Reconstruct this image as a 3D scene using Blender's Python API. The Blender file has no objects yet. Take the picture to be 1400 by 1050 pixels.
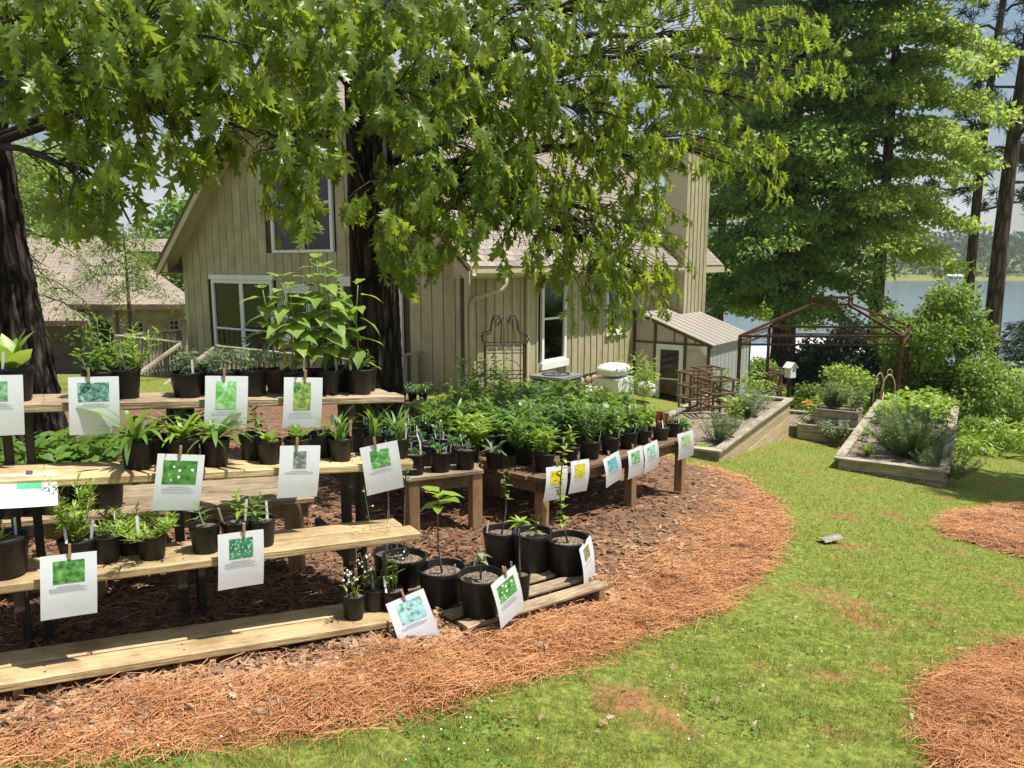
import bpy, math, random
import numpy as np
from mathutils import Vector, Matrix
random.seed(11)
RNG = np.random.default_rng(11)
sc = bpy.context.scene
col = sc.collection
R = math.radians

# ------------------------------------------------------------ camera, sky, sun, exposure
EYE = 1.75
PITCH = R(8.93)
cam_d = bpy.data.cameras.new('camera')
cam_d.sensor_width = 36.0
cam_d.lens = 27.0
cam_d.clip_start = 0.05
cam_d.clip_end = 3000.0
cam = bpy.data.objects.new('camera', cam_d)
cam.location = (0, 0, EYE)
cam.rotation_euler = (math.pi / 2 - PITCH, 0, 0)
col.objects.link(cam)
sc.camera = cam

SUN_EL = R(67)
SUN_AZ = math.atan2(0.97, -0.13)           # from +Y towards +X: the sun stands to the right
sun_vec = Vector((math.sin(SUN_AZ) * math.cos(SUN_EL), math.cos(SUN_AZ) * math.cos(SUN_EL), math.sin(SUN_EL)))
w = bpy.data.worlds.new('World')
sc.world = w
w.use_nodes = True
nt = w.node_tree
nt.nodes.clear()
sky = nt.nodes.new('ShaderNodeTexSky')
sky.sky_type = 'NISHITA'
sky.sun_disc = False
sky.sun_elevation = SUN_EL
sky.sun_rotation = SUN_AZ
sky.air_density = 1.2
sky.dust_density = 1.6
tc = nt.nodes.new('ShaderNodeTexCoord')
mp = nt.nodes.new('ShaderNodeMapping')
mp.inputs['Scale'].default_value = (1.0, 1.0, 2.6)
nz = nt.nodes.new('ShaderNodeTexNoise')
nz.inputs['Scale'].default_value = 2.6
nz.inputs['Detail'].default_value = 7
nz.inputs['Roughness'].default_value = 0.58
rp = nt.nodes.new('ShaderNodeValToRGB')
rp.color_ramp.elements[0].position = 0.44
rp.color_ramp.elements[1].position = 0.66
mx = nt.nodes.new('ShaderNodeMix')
mx.data_type = 'RGBA'
mx.inputs[7].default_value = (8.0, 8.3, 8.8, 1)
bg = nt.nodes.new('ShaderNodeBackground')
bg.inputs['Strength'].default_value = 0.066
ow = nt.nodes.new('ShaderNodeOutputWorld')
lk = nt.links.new
lk(tc.outputs['Generated'], mp.inputs['Vector'])
lk(mp.outputs[0], nz.inputs['Vector'])
lk(nz.outputs['Fac'], rp.inputs[0])
lk(rp.outputs[0], mx.inputs[0])
lk(sky.outputs[0], mx.inputs[6])
lk(mx.outputs[2], bg.inputs['Color'])
lk(bg.outputs[0], ow.inputs['Surface'])

sun_d = bpy.data.lights.new('sun', 'SUN')
sun_d.energy = 5.0
sun_d.angle = R(0.53)
sun_d.color = (1.0, 0.955, 0.88)
sun = bpy.data.objects.new('sun', sun_d)
sun.rotation_euler = sun_vec.to_track_quat('Z', 'Y').to_euler()
sun.location = (20, -8, 40)
col.objects.link(sun)

vs = sc.view_settings
vs.view_transform = 'Standard'
vs.look = 'None'
vs.exposure = 0.62
vs.gamma = 1.0
sc.cycles.max_bounces = 7
sc.cycles.diffuse_bounces = 3
sc.cycles.glossy_bounces = 3
sc.cycles.transmission_bounces = 5
sc.cycles.transparent_max_bounces = 8
sc.cycles.use_denoising = True
sc.cycles.sample_clamp_indirect = 4.0

# ------------------------------------------------------------ measuring helpers (photograph was surveyed at 1400 x 1050, f = 1050)
CP, SP = math.cos(PITCH), math.sin(PITCH)
def ray(px, py):
    r, u = (px - 700) / 1050.0, (525 - py) / 1050.0
    return Vector((r, CP + u * SP, -SP + u * CP))
def at(px, py, Y):
    d = ray(px, py)
    return Vector((0, 0, EYE)) + d * (Y / d.y)

LAKE_Z = -6.25
def H(x, y):
    x = np.asarray(x, float); y = np.asarray(y, float)
    d = 0.05 * y + 0.06 * np.clip(x, -3, 8) + 0.006 * np.clip(x, 0, 12) * np.clip(y, 0, 16) + 0.0028 * np.clip(y - 14, 0, None) ** 2
    d = d + .05 * np.clip(-x - 4, 0, 10) * np.clip((y - 14) / 10, 0, 1)
    z = -np.minimum(d, 11.0)
    far = LAKE_Z - 1.0 + (y - 340) * 0.05
    far = np.where(y > 420, LAKE_Z + 3.0 + (y - 420) * 0.14, far)
    far = np.minimum(far, 14 + 5 * np.sin(x * 0.012) + 3 * np.sin(x * 0.031 + 1))
    return np.where(y > 250, np.maximum(z, far), z)
def h(x, y):
    return float(H(x, y))
def gnd(px, py):
    d = ray(px, py)
    lo, hi = 0.5, 120.0
    for _ in range(60):
        m = (lo + hi) / 2
        p = d * (m / d.y)
        if EYE + p.z < h(p.x, p.y): hi = m
        else: lo = m
    p = d * (lo / d.y)
    return Vector((p.x, p.y, h(p.x, p.y)))

# ------------------------------------------------------------ mesh helpers
def np_mesh(name, V, Fs, smooth=False):
    V = np.ascontiguousarray(V, dtype=np.float32).reshape(-1, 3)
    if not isinstance(Fs, list): Fs = [Fs]
    Fs = [np.asarray(F, dtype=np.int32) for F in Fs if len(F)]
    loops = np.concatenate([F.ravel() for F in Fs])
    tot = np.concatenate([np.full(len(F), F.shape[1], np.int32) for F in Fs])
    start = np.concatenate([[0], np.cumsum(tot)[:-1]]).astype(np.int32)
    me = bpy.data.meshes.new(name)
    me.vertices.add(len(V)); me.vertices.foreach_set('co', V.ravel())
    me.loops.add(len(loops)); me.loops.foreach_set('vertex_index', loops)
    me.polygons.add(len(tot)); me.polygons.foreach_set('loop_start', start); me.polygons.foreach_set('loop_total', tot)
    me.polygons.foreach_set('use_smooth', np.full(len(tot), bool(smooth)))
    me.update(calc_edges=True)
    return me

def tag(o, label=None, cat=None, group=None, kind=None):
    if label: o['label'] = label
    if cat: o['category'] = cat
    if group: o['group'] = group
    if kind: o['kind'] = kind
    return o
def link(name, data, parent=None, mat=None, M=None):
    o = bpy.data.objects.new(name, data)
    col.objects.link(o)
    if mat is not None and not data.materials: data.materials.append(mat)
    if parent is not None: o.parent = parent
    if M is not None: o.matrix_basis = M
    return o
def thing(name, label, cat, loc=(0, 0, 0), rz=0.0, group=None):
    o = bpy.data.objects.new(name, None)
    o.empty_display_size = 0.1
    col.objects.link(o)
    o.location = loc; o.rotation_euler = (0, 0, rz)
    return tag(o, label, cat, group)

class MB:
    """collects shapes; build() links them as one mesh object; off is subtracted (a thing's base)"""
    def __init__(s, off=(0, 0, 0)):
        s.V = []; s.F = []; s.n = 0; s.off = np.array(off, float)
    def add(s, V, F):
        V = np.asarray(V, float)
        s.V.append(V)
        for f in F: s.F.append(tuple(i + s.n for i in f))
        s.n += len(V); return s
    def box(s, c, size, M=None):
        hx, hy, hz = size[0] / 2, size[1] / 2, size[2] / 2
        v = np.array([[x, y, z] for x in (-hx, hx) for y in (-hy, hy) for z in (-hz, hz)])
        if M is not None: v = v @ np.array(M.to_3x3()).T
        return s.add(v + np.array(c), [(0, 1, 3, 2), (4, 6, 7, 5), (0, 4, 5, 1), (2, 3, 7, 6), (0, 2, 6, 4), (1, 5, 7, 3)])
    def bx(s, x0, x1, y0, y1, z0, z1):
        return s.box(((x0 + x1) / 2, (y0 + y1) / 2, (z0 + z1) / 2), (abs(x1 - x0), abs(y1 - y0), abs(z1 - z0)))
    def beam(s, a, b, wd, th, up=(0, 0, 1), ch=0.0):
        """bar from a to b, width wd (sideways), thickness th (along up); ch chamfers the long edges"""
        a = Vector(a); b = Vector(b); X = (b - a).normalized()
        Yv = Vector(up).cross(X)
        if Yv.length < 1e-4: Yv = Vector((0, 1, 0)).cross(X)
        Yv.normalize(); Z = X.cross(Yv)
        hw, ht = wd / 2, th / 2
        if ch > 0:
            pr = [(-hw + ch, -ht), (hw - ch, -ht), (hw, -ht + ch), (hw, ht - ch), (hw - ch, ht), (-hw + ch, ht), (-hw, ht - ch), (-hw, -ht + ch)]
        else:
            pr = [(-hw, -ht), (hw, -ht), (hw, ht), (-hw, ht)]
        k = len(pr)
        v = [p + Yv * u + Z * t for p in (a, b) for u, t in pr]
        f = [tuple(range(k - 1, -1, -1)), tuple(range(k, 2 * k))] + [(i, (i + 1) % k, k + (i + 1) % k, k + i) for i in range(k)]
        return s.add([tuple(q) for q in v], f)
    def tube(s, pts, rad, n=6, cap=True):
        pts = [Vector(p) for p in pts]
        if not hasattr(rad, '__len__'): rad = [rad] * len(pts)
        v = []; f = []; pu = None
        for i, p in enumerate(pts):
            t = (pts[min(i + 1, len(pts) - 1)] - pts[max(i - 1, 0)])
            if t.length < 1e-9: t = Vector((0, 0, 1))
            t.normalize()
            if pu is None:
                pu = t.orthogonal().normalized()
            pu = (pu - t * pu.dot(t))
            if pu.length < 1e-6: pu = t.orthogonal()
            pu.normalize(); pv = t.cross(pu)
            for k in range(n):
                a = 2 * math.pi * k / n
                v.append(tuple(p + (pu * math.cos(a) + pv * math.sin(a)) * rad[i]))
        for i in range(len(pts) - 1):
            for k in range(n):
                f.append((i * n + k, i * n + (k + 1) % n, (i + 1) * n + (k + 1) % n, (i + 1) * n + k))
        if cap:
            f.append(tuple(range(n - 1, -1, -1))); f.append(tuple((len(pts) - 1) * n + k for k in range(n)))
        return s.add(v, f)
    def lathe(s, prof, n=20, c=(0, 0, 0)):
        v = []; f = []
        for r, z in prof:
            for k in range(n):
                a = 2 * math.pi * k / n
                v.append((c[0] + r * math.cos(a), c[1] + r * math.sin(a), c[2] + z))
        for i in range(len(prof) - 1):
            for k in range(n):
                f.append((i * n + k, i * n + (k + 1) % n, (i + 1) * n + (k + 1) % n, (i + 1) * n + k))
        return s.add(v, f)
    def poly(s, pts, thick=None):
        """flat polygon, optionally extruded by vector thick"""
        pts = [Vector(p) for p in pts]; n = len(pts)
        if thick is None: return s.add([tuple(p) for p in pts], [tuple(range(n))])
        t = Vector(thick)
        v = [tuple(p) for p in pts] + [tuple(p + t) for p in pts]
        return s.add(v, [tuple(range(n - 1, -1, -1)), tuple(range(n, 2 * n))] + [(i, (i + 1) % n, n + (i + 1) % n, n + i) for i in range(n)])
    def mesh(s, name, smooth=False):
        V = np.concatenate(s.V) - s.off
        by = {}
        for f in s.F: by.setdefault(len(f), []).append(f)
        return np_mesh(name, V, [np.array(q) for q in by.values()], smooth)
    def build(s, name, mat, parent=None, smooth=False, M=None):
        return link(name, s.mesh(name, smooth), parent, mat, M)

def frames(d, up):
    """batch of 3x3 matrices whose columns are the leaf axis, its side and its normal"""
    d = d / np.linalg.norm(d, axis=1, keepdims=True)
    y = np.cross(up, d)
    ln = np.linalg.norm(y, axis=1, keepdims=True)
    y = np.where(ln > 1e-5, y / np.maximum(ln, 1e-6), np.array([0, 1.0, 0]))
    z = np.cross(d, y)
    return np.stack([d, y, z], axis=2)
def scatter(U, F, M, T):
    """copies of the unit mesh (U, F) with matrices M (N,3,3) at T (N,3) as one vertex array"""
    V = np.einsum('nij,kj->nki', M, U) + T[:, None, :]
    N, k = len(T), len(U)
    offs = (np.arange(N) * k)[:, None, None]
    return V.reshape(-1, 3), [(np.asarray(f)[None] + offs).reshape(-1, np.asarray(f).shape[1]) for f in F]

# leaf outlines: axis +x from 0 to 1, width along y, normal +z
def leaf_unit(st, droop=0.12, fold=0.10, twist=0.0):
    """st: (mid position, edge position, half width) per station"""
    V = []; n = len(st)
    for m, e, wd in st:
        zm = -droop * m * m
        V.append((m, 0, zm))
        if wd > 0:
            V.append((e, wd, -droop * e * e + fold * wd)); V.append((e, -wd, -droop * e * e + fold * wd))
    idx = []; k = 0
    for m, e, wd in st:
        idx.append((k, k + 1, k + 2) if wd > 0 else (k, None, None)); k += 3 if wd > 0 else 1
    T = []; Q = []
    for a, b in zip(idx[:-1], idx[1:]):
        for sd in (1, 2):
            if a[sd] is None and b[sd] is None: continue
            if a[sd] is None: f = (a[0], b[0], b[sd])
            elif b[sd] is None: f = (a[0], b[0], a[sd])
            else: f = (a[0], b[0], b[sd], a[sd])
            if sd == 1: f = f
            else: f = f[::-1]
            (T if len(f) == 3 else Q).append(f)
    return np.array(V, float), [np.array(x) for x in (T, Q) if x]
def simple_leaf(wd, n=3, droop=0.12, fold=0.15, peak=0.4):
    st = [(0, 0, 0)]
    for i in range(1, n + 1):
        s = i / (n + 1.0)
        t = s ** (math.log(0.5) / math.log(peak))
        st.append((s, s, wd * math.sin(math.pi * t) ** 0.8))
    st.append((1, 1, 0))
    return leaf_unit(st, droop, fold)
OAK = leaf_unit([(0, 0, 0), (.10, .12, .015), (.20, .30, .17), (.26, .29, .045), (.36, .52, .34), (.46, .50, .06), (.55, .74, .36), (.66, .68, .06), (.74, .90, .22), (.84, .86, .05), (1, 1, 0)], 0.22, 0.25)
def curl(unit, a, b):
    U, F = unit; U = U.copy(); U[:, 2] -= a * U[:, 0] ** 2; U[:, 1] += b * U[:, 0] ** 2; U[:, 2] += .05 * np.sin(U[:, 0] * 11 + 3 * a) * (np.abs(U[:, 1]) > .1); return U, F
OAK_LO = leaf_unit([(0, 0, 0), (.2, .28, .16), (.30, .33, .05), (.42, .60, .34), (.56, .60, .07), (.68, .86, .26), (.8, .82, .06), (1, 1, 0)], 0.22, 0.25)
OVATE = simple_leaf(0.30, 4, 0.16, 0.18, 0.36)
HEART = leaf_unit([(0, 0, 0), (.03, -.05, .17), (.09, .06, .30), (.2, .2, .37), (.36, .37, .37), (.54, .55, .29), (.72, .73, .19), (.88, .88, .075), (1, 1, 0)], 0.20, 0.16)
LANCE = simple_leaf(0.11, 3, 0.20, 0.2, 0.42)
STRAP = leaf_unit([(0, 0, .022), (.15, .15, .036), (.32, .32, .044), (.5, .5, .046), (.68, .68, .042), (.84, .84, .03), (1, 1, 0)], 0.0, 0.3)
DIAM = leaf_unit([(0, 0, 0), (.45, .45, .34), (1, 1, 0)], 0.15, 0.25)
KITE = (np.array([(0, 0, 0), (.42, .34, .09), (1, 0, -.12), (.42, -.34, .09)], float), [np.array([(0, 2, 1), (0, 3, 2)])])
NARROW = leaf_unit([(0, 0, 0), (.4, .4, .085), (1, 1, 0)], 0.1, 0.2)
# ------------------------------------------------------------ materials (all procedural)
MATS = {}
def newmat(name):
    m = bpy.data.materials.new(name); m.use_nodes = True
    n = m.node_tree; n.nodes.clear()
    out = n.nodes.new('ShaderNodeOutputMaterial')
    MATS[name] = m
    return m, n, out
def node(n, t, **kw):
    x = n.nodes.new(t)
    for k, v in kw.items():
        if k.startswith('i_'):
            x.inputs[k[2:].replace('_', ' ')].default_value = v
        else: setattr(x, k, v)
    return x
def rgba(c): return (c[0], c[1], c[2], 1)
def ramp(n, cols):
    r = n.nodes.new('ShaderNodeValToRGB')
    while len(r.color_ramp.elements) < len(cols): r.color_ramp.elements.new(0.5)
    for e, (p, c) in zip(r.color_ramp.elements, cols):
        e.position = p; e.color = rgba(c)
    return r
def pm(name, cols, scale=6.0, rough=0.7, bump=0.2, stretch=(1, 1, 1), spec=0.4, detail=5, fine=None, metal=0.0, rnd=0.0, coord='Object', bscale=None, rough_n=0.6, stain=None):
    """principled: colour from a stretched noise through a ramp, relief from a finer one, optional shift per object"""
    m, n, out = newmat(name)
    L = n.links.new
    p = node(n, 'ShaderNodeBsdfPrincipled'); p.inputs['Roughness'].default_value = rough
    p.inputs['Specular IOR Level'].default_value = spec; p.inputs['Metallic'].default_value = metal
    t = node(n, 'ShaderNodeTexCoord'); mpn = node(n, 'ShaderNodeMapping'); mpn.inputs['Scale'].default_value = stretch
    oi = node(n, 'ShaderNodeObjectInfo')
    sh = node(n, 'ShaderNodeVectorMath', operation='SCALE'); sh.inputs[0].default_value = (13.1, 7.7, 5.3)
    L(oi.outputs['Random'], sh.inputs['Scale'])
    ad = node(n, 'ShaderNodeVectorMath', operation='ADD')
    L(t.outputs[coord], ad.inputs[0]); L(sh.outputs[0], ad.inputs[1]); L(ad.outputs[0], mpn.inputs['Vector'])
    nz = node(n, 'ShaderNodeTexNoise'); nz.inputs['Scale'].default_value = scale; nz.inputs['Detail'].default_value = detail; nz.inputs['Roughness'].default_value = rough_n
    L(mpn.outputs[0], nz.inputs['Vector'])
    if not isinstance(cols[0][0], (int, float)):
        pass
    rp = ramp(n, cols if isinstance(cols[0][1], (tuple, list)) else [(0.3, cols[0]), (0.7, cols[1])])
    L(nz.outputs['Fac'], rp.inputs[0])
    c_out = rp.outputs[0]
    if fine:
        n2 = node(n, 'ShaderNodeTexNoise'); n2.inputs['Scale'].default_value = fine[0]; n2.inputs['Detail'].default_value = 3
        L(mpn.outputs[0], n2.inputs['Vector'])
        mxx = node(n, 'ShaderNodeMix', data_type='RGBA', blend_type='MULTIPLY'); mxx.inputs[0].default_value = 1.0
        r2 = ramp(n, [(0.3, (1 - fine[1],) * 3), (0.7, (1 + fine[1] * 0.3,) * 3)])
        L(n2.outputs['Fac'], r2.inputs[0]); L(c_out, mxx.inputs[6]); L(r2.outputs[0], mxx.inputs[7]); c_out = mxx.outputs[2]
    if stain:
        n3 = node(n, 'ShaderNodeTexNoise'); n3.inputs['Scale'].default_value = stain[0]; n3.inputs['Detail'].default_value = 6; n3.inputs['Roughness'].default_value = .65
        L(ad.outputs[0], n3.inputs['Vector'])
        mx3 = node(n, 'ShaderNodeMix', data_type='RGBA', blend_type='MULTIPLY'); mx3.inputs[0].default_value = 1.0
        r3 = ramp(n, [(0.36, stain[1]), (0.56, (1, 1, 1))]); L(n3.outputs['Fac'], r3.inputs[0]); L(c_out, mx3.inputs[6]); L(r3.outputs[0], mx3.inputs[7]); c_out = mx3.outputs[2]
    if rnd:
        hs = node(n, 'ShaderNodeHueSaturation')
        mr = node(n, 'ShaderNodeMapRange'); mr.inputs[3].default_value = 1 - rnd; mr.inputs[4].default_value = 1 + rnd
        L(oi.outputs['Random'], mr.inputs[0]); L(mr.outputs[0], hs.inputs['Value']); L(c_out, hs.inputs['Color']); c_out = hs.outputs[0]
    L(c_out, p.inputs['Base Color'])
    if bump:
        nb = node(n, 'ShaderNodeTexNoise'); nb.inputs['Scale'].default_value = bscale or scale * 2.3; nb.inputs['Detail'].default_value = 4
        L(mpn.outputs[0], nb.inputs['Vector'])
        b = node(n, 'ShaderNodeBump'); b.inputs['Strength'].default_value = bump; b.inputs['Distance'].default_value = 0.02
        L(nb.outputs['Fac'], b.inputs['Height']); L(b.outputs[0], p.inputs['Normal'])
    L(p.outputs[0], out.inputs['Surface'])
    return m
def leafmat(name, dark, light, trans, rough=0.42, fac=0.35, spec=0.5, pos_scale=1.3):
    """leaf: reflecting and letting light through, each leaf and each clump a little different"""
    m, n, out = newmat(name); L = n.links.new
    g = node(n, 'ShaderNodeNewGeometry'); oi = node(n, 'ShaderNodeObjectInfo')
    nz = node(n, 'ShaderNodeTexNoise'); nz.inputs['Scale'].default_value = pos_scale; nz.inputs['Detail'].default_value = 2
    L(g.outputs['Position'], nz.inputs['Vector'])
    a = node(n, 'ShaderNodeMath', operation='ADD'); L(g.outputs['Random Per Island'], a.inputs[0]); L(oi.outputs['Random'], a.inputs[1])
    a1 = node(n, 'ShaderNodeMath', operation='FRACT'); L(a.outputs[0], a1.inputs[0])
    a2 = node(n, 'ShaderNodeMath', operation='MULTIPLY_ADD'); a2.inputs[1].default_value = 0.45; L(a1.outputs[0], a2.inputs[0])
    a3 = node(n, 'ShaderNodeMath', operation='MULTIPLY'); a3.inputs[1].default_value = 0.6; L(nz.outputs['Fac'], a3.inputs[0]); L(a3.outputs[0], a2.inputs[2])
    rp = ramp(n, [(0.2, dark), (0.8, light)]); L(a2.outputs[0], rp.inputs[0])
    p = node(n, 'ShaderNodeBsdfPrincipled'); p.inputs['Roughness'].default_value = rough; p.inputs['Specular IOR Level'].default_value = spec
    L(rp.outputs[0], p.inputs['Base Color'])
    tr = node(n, 'ShaderNodeBsdfTranslucent')
    mm = node(n, 'ShaderNodeMix', data_type='RGBA'); mm.inputs[0].default_value = 0.65; mm.inputs[7].default_value = rgba(trans); L(rp.outputs[0], mm.inputs[6])
    L(mm.outputs[2], tr.inputs['Color'])
    ms = node(n, 'ShaderNodeMixShader'); ms.inputs[0].default_value = fac
    L(p.outputs[0], ms.inputs[1]); L(tr.outputs[0], ms.inputs[2]); L(ms.outputs[0], out.inputs['Surface'])
    return m
def flat(name, c, rough=0.5, spec=0.4, metal=0.0):
    m, n, out = newmat(name)
    p = node(n, 'ShaderNodeBsdfPrincipled'); p.inputs['Base Color'].default_value = rgba(c); p.inputs['Roughness'].default_value = rough
    p.inputs['Specular IOR Level'].default_value = spec; p.inputs['Metallic'].default_value = metal
    n.links.new(p.outputs[0], out.inputs['Surface']); return m
def glassy(name, tint, alpha_mix=0.35, rough=0.06, frost=None):
    """thin pane: part mirror, part see-through, part dull film"""
    m, n, out = newmat(name); L = n.links.new
    gl = node(n, 'ShaderNodeBsdfGlossy'); gl.inputs['Roughness'].default_value = rough; gl.inputs['Color'].default_value = (0.9, 0.93, 0.95, 1)
    tp = node(n, 'ShaderNodeBsdfTransparent'); tp.inputs['Color'].default_value = rgba(tint)
    fr = node(n, 'ShaderNodeFresnel'); fr.inputs['IOR'].default_value = 1.5
    ms = node(n, 'ShaderNodeMixShader'); L(fr.outputs[0], ms.inputs[0]); L(tp.outputs[0], ms.inputs[1]); L(gl.outputs[0], ms.inputs[2])
    last = ms
    if frost:
        df = node(n, 'ShaderNodeBsdfDiffuse'); df.inputs['Color'].default_value = rgba(frost)
        ts = node(n, 'ShaderNodeBsdfTranslucent'); ts.inputs['Color'].default_value = rgba(frost)
        m1 = node(n, 'ShaderNodeMixShader'); m1.inputs[0].default_value = 0.5; L(df.outputs[0], m1.inputs[1]); L(ts.outputs[0], m1.inputs[2])
        m2 = node(n, 'ShaderNodeMixShader'); m2.inputs[0].default_value = alpha_mix; L(ms.outputs[0], m2.inputs[1]); L(m1.outputs[0], m2.inputs[2]); last = m2
    L(last.outputs[0], out.inputs['Surface']); return m

W_LUMBER = pm('new_lumber', [(0.25, (.42, .29, .13)), (0.5, (.56, .42, .22)), (0.75, (.64, .50, .29))], 5, .62, .25, (0.5, 9, 9), fine=(26, .4), rnd=.12, stain=(3.2, (.62, .56, .5)))
W_LUMBER2 = pm('weathered_lumber', [(0.25, (.27, .19, .11)), (0.5, (.40, .30, .19)), (0.75, (.50, .40, .27))], 5, .75, .35, (0.5, 9, 9), fine=(26, .5), rnd=.16, stain=(3.2, (.55, .52, .5)))
W_OLD = pm('old_brown_wood', [(0.25, (.10, .062, .035)), (0.5, (.18, .115, .066)), (0.75, (.27, .18, .11))], 5, .8, .35, (0.6, 8, 8), fine=(24, .4), rnd=.2, stain=(3, (.55, .52, .5)))
W_POST = pm('treated_post', [(0.25, (.19, .11, .055)), (0.5, (.30, .185, .09)), (0.75, (.38, .25, .13))], 5, .75, .3, (8, 8, 0.6), fine=(24, .35), rnd=.15)
W_DARKPOST = pm('dark_stained_post', [(0.3, (.018, .014, .012)), (0.7, (.045, .036, .03))], 5, .7, .3, (8, 8, 0.6), rnd=.15)
W_GREY = pm('greyed_bed_timber', [(0.25, (.27, .23, .17)), (0.5, (.40, .35, .26)), (0.75, (.52, .46, .36))], 5, .82, .4, (0.6, 8, 8), fine=(22, .5), rnd=.14, stain=(2.5, (.6, .58, .55)))
W_CEDAR = pm('pale_cedar_side', [(0.25, (.36, .26, .14)), (0.5, (.50, .38, .23)), (0.75, (.60, .48, .31))], 5, .8, .4, (0.6, 8, 8), fine=(22, .35), rnd=.12)
SIDING = pm('tan_siding_paint', [(0.25, (.375, .33, .205)), (0.5, (.44, .392, .25)), (0.8, (.51, .457, .305))], 2.2, .6, .12, (6, 6, 0.5), fine=(18, .14), rnd=.09, stain=(1.1, (.74, .72, .66)))
SIDING_GROOVE = pm('siding_groove', [(0.3, (.07, .052, .032)), (0.7, (.12, .09, .055))], 6, .85, .1)
TRIM_TAN = pm('tan_trim_paint', [(0.3, (.44, .39, .25)), (0.7, (.52, .465, .315))], 3, .55, .08, rnd=.05)
TRIM_WHITE = pm('white_trim_paint', [(0.3, (.70, .70, .67)), (0.7, (.80, .80, .77))], 4, .5, .05)
ROOF_TAN = pm('tan_shingle', [(0.2, (.21, .18, .15)), (0.5, (.31, .27, .225)), (0.8, (.40, .355, .295))], 9, .9, .5, fine=(160, .5), rnd=.22)
DARK_IN = flat('dark_interior', (.012, .012, .013), .7)
GLASS = glassy('window_glass', (.40, .42, .43))
POLY = glassy('polycarbonate', (.84, .82, .78), .62, .14, (.80, .75, .67))
POLY_SIDE = glassy('polycarbonate_grey', (.84, .87, .88), .6, .12, (.78, .81, .81))
POLY_ROOF = glassy('polycarbonate_roof', (.8, .76, .7), .74, .2, (.64, .59, .53))
FRAME_BROWN = pm('brown_frame_paint', [(0.3, (.075, .042, .026)), (0.7, (.12, .07, .043))], 7, .6, .1)
RUST = pm('rusty_iron', [(0.25, (.028, .016, .012)), (0.5, (.075, .032, .019)), (0.8, (.20, .08, .038))], 14, .8, .3, fine=(90, .4), spec=.3)
IRON = pm('black_wrought_iron', [(0.3, (.022, .015, .012)), (0.7, (.06, .035, .024))], 20, .6, .2)
TRELLIS = pm('brown_trellis_wood', [(0.3, (.10, .055, .032)), (0.7, (.20, .115, .065))], 8, .8, .2, rnd=.12)
POT = pm('black_pot_plastic', [(0.3, (.010, .010, .011)), (0.7, (.022, .022, .023))], 7, .45, .05, fine=(60, .3), spec=.32, rnd=.25)
POT_GREEN = pm('dark_green_pot_plastic', [(0.3, (.016, .024, .016)), (0.7, (.03, .042, .028))], 7, .42, .05, spec=.5)
TERRACOTTA = pm('brown_clay', [(0.3, (.09, .05, .03)), (0.7, (.15, .085, .05))], 9, .8, .2)
SOIL = pm('potting_soil', [(0.35, (.05, .036, .026)), (0.5, (.16, .115, .08)), (0.62, (.40, .32, .24))], 11, .95, .9, detail=7, bscale=16)
BEDSOIL = pm('bed_mulch', [(0.3, (.10, .075, .055)), (0.55, (.24, .19, .145)), (0.8, (.40, .33, .27))], 24, .95, .8, detail=7, bscale=40)
PAPER = pm('laminated_paper', [(0.3, (.60, .625, .66)), (0.7, (.66, .685, .72))], 1.5, .16, .12, spec=.6, bscale=9)
TAGW = flat('white_plastic_tag', (.60, .61, .61), .4)
INK = flat('grey_print', (.42, .43, .45), .4)
INKD = flat('dark_print', (.10, .10, .11), .4)
CLIPW = pm('clothespin_wood', [(0.3, (.34, .20, .11)), (0.7, (.46, .29, .17))], 30, .6, .1)
STEEL = flat('spring_steel', (.30, .30, .30), .35, .5, 1.0)
CLIPK = flat('black_binder_clip', (.02, .02, .022), .35)
BAG = pm('white_woven_bag', [(0.3, (.62, .62, .60)), (0.7, (.78, .78, .76))], 5, .5, .35, bscale=7)
BAG_PRINT = flat('grey_bag_print', (.30, .31, .31), .6)
BLACKP = flat('black_print', (.015, .015, .015), .5)
ACM = pm('dark_grey_enamel', [(0.3, (.05, .055, .055)), (0.7, (.075, .08, .08))], 8, .45, .05)
ACM_TOP = pm('grey_enamel', [(0.3, (.17, .18, .18)), (0.7, (.23, .24, .24))], 8, .5, .05)
REDM = flat('red_badge', (.62, .05, .04), .4)
BRICK = None
STONE = pm('pinkish_fieldstone', [(0.25, (.27, .17, .115)), (0.5, (.43, .30, .21)), (0.8, (.55, .43, .33))], 6, .9, .5, fine=(30, .3), rnd=.22)
MORTAR = pm('mortar', [(0.3, (.28, .24, .20)), (0.7, (.38, .33, .28))], 20, .95, .3)
FENCE_M = pm('dark_fence_paint', [(0.3, (.022, .022, .024)), (0.7, (.05, .05, .052))], 6, .7, .15, rnd=.2)
DOCKW = pm('white_dock_roof', [(0.3, (.62, .62, .61)), (0.7, (.74, .74, .73))], 2, .4, .05)
BENTWOOD = pm('bent_willow', [(0.3, (.40, .28, .15)), (0.7, (.54, .40, .24))], 18, .7, .15)

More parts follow.
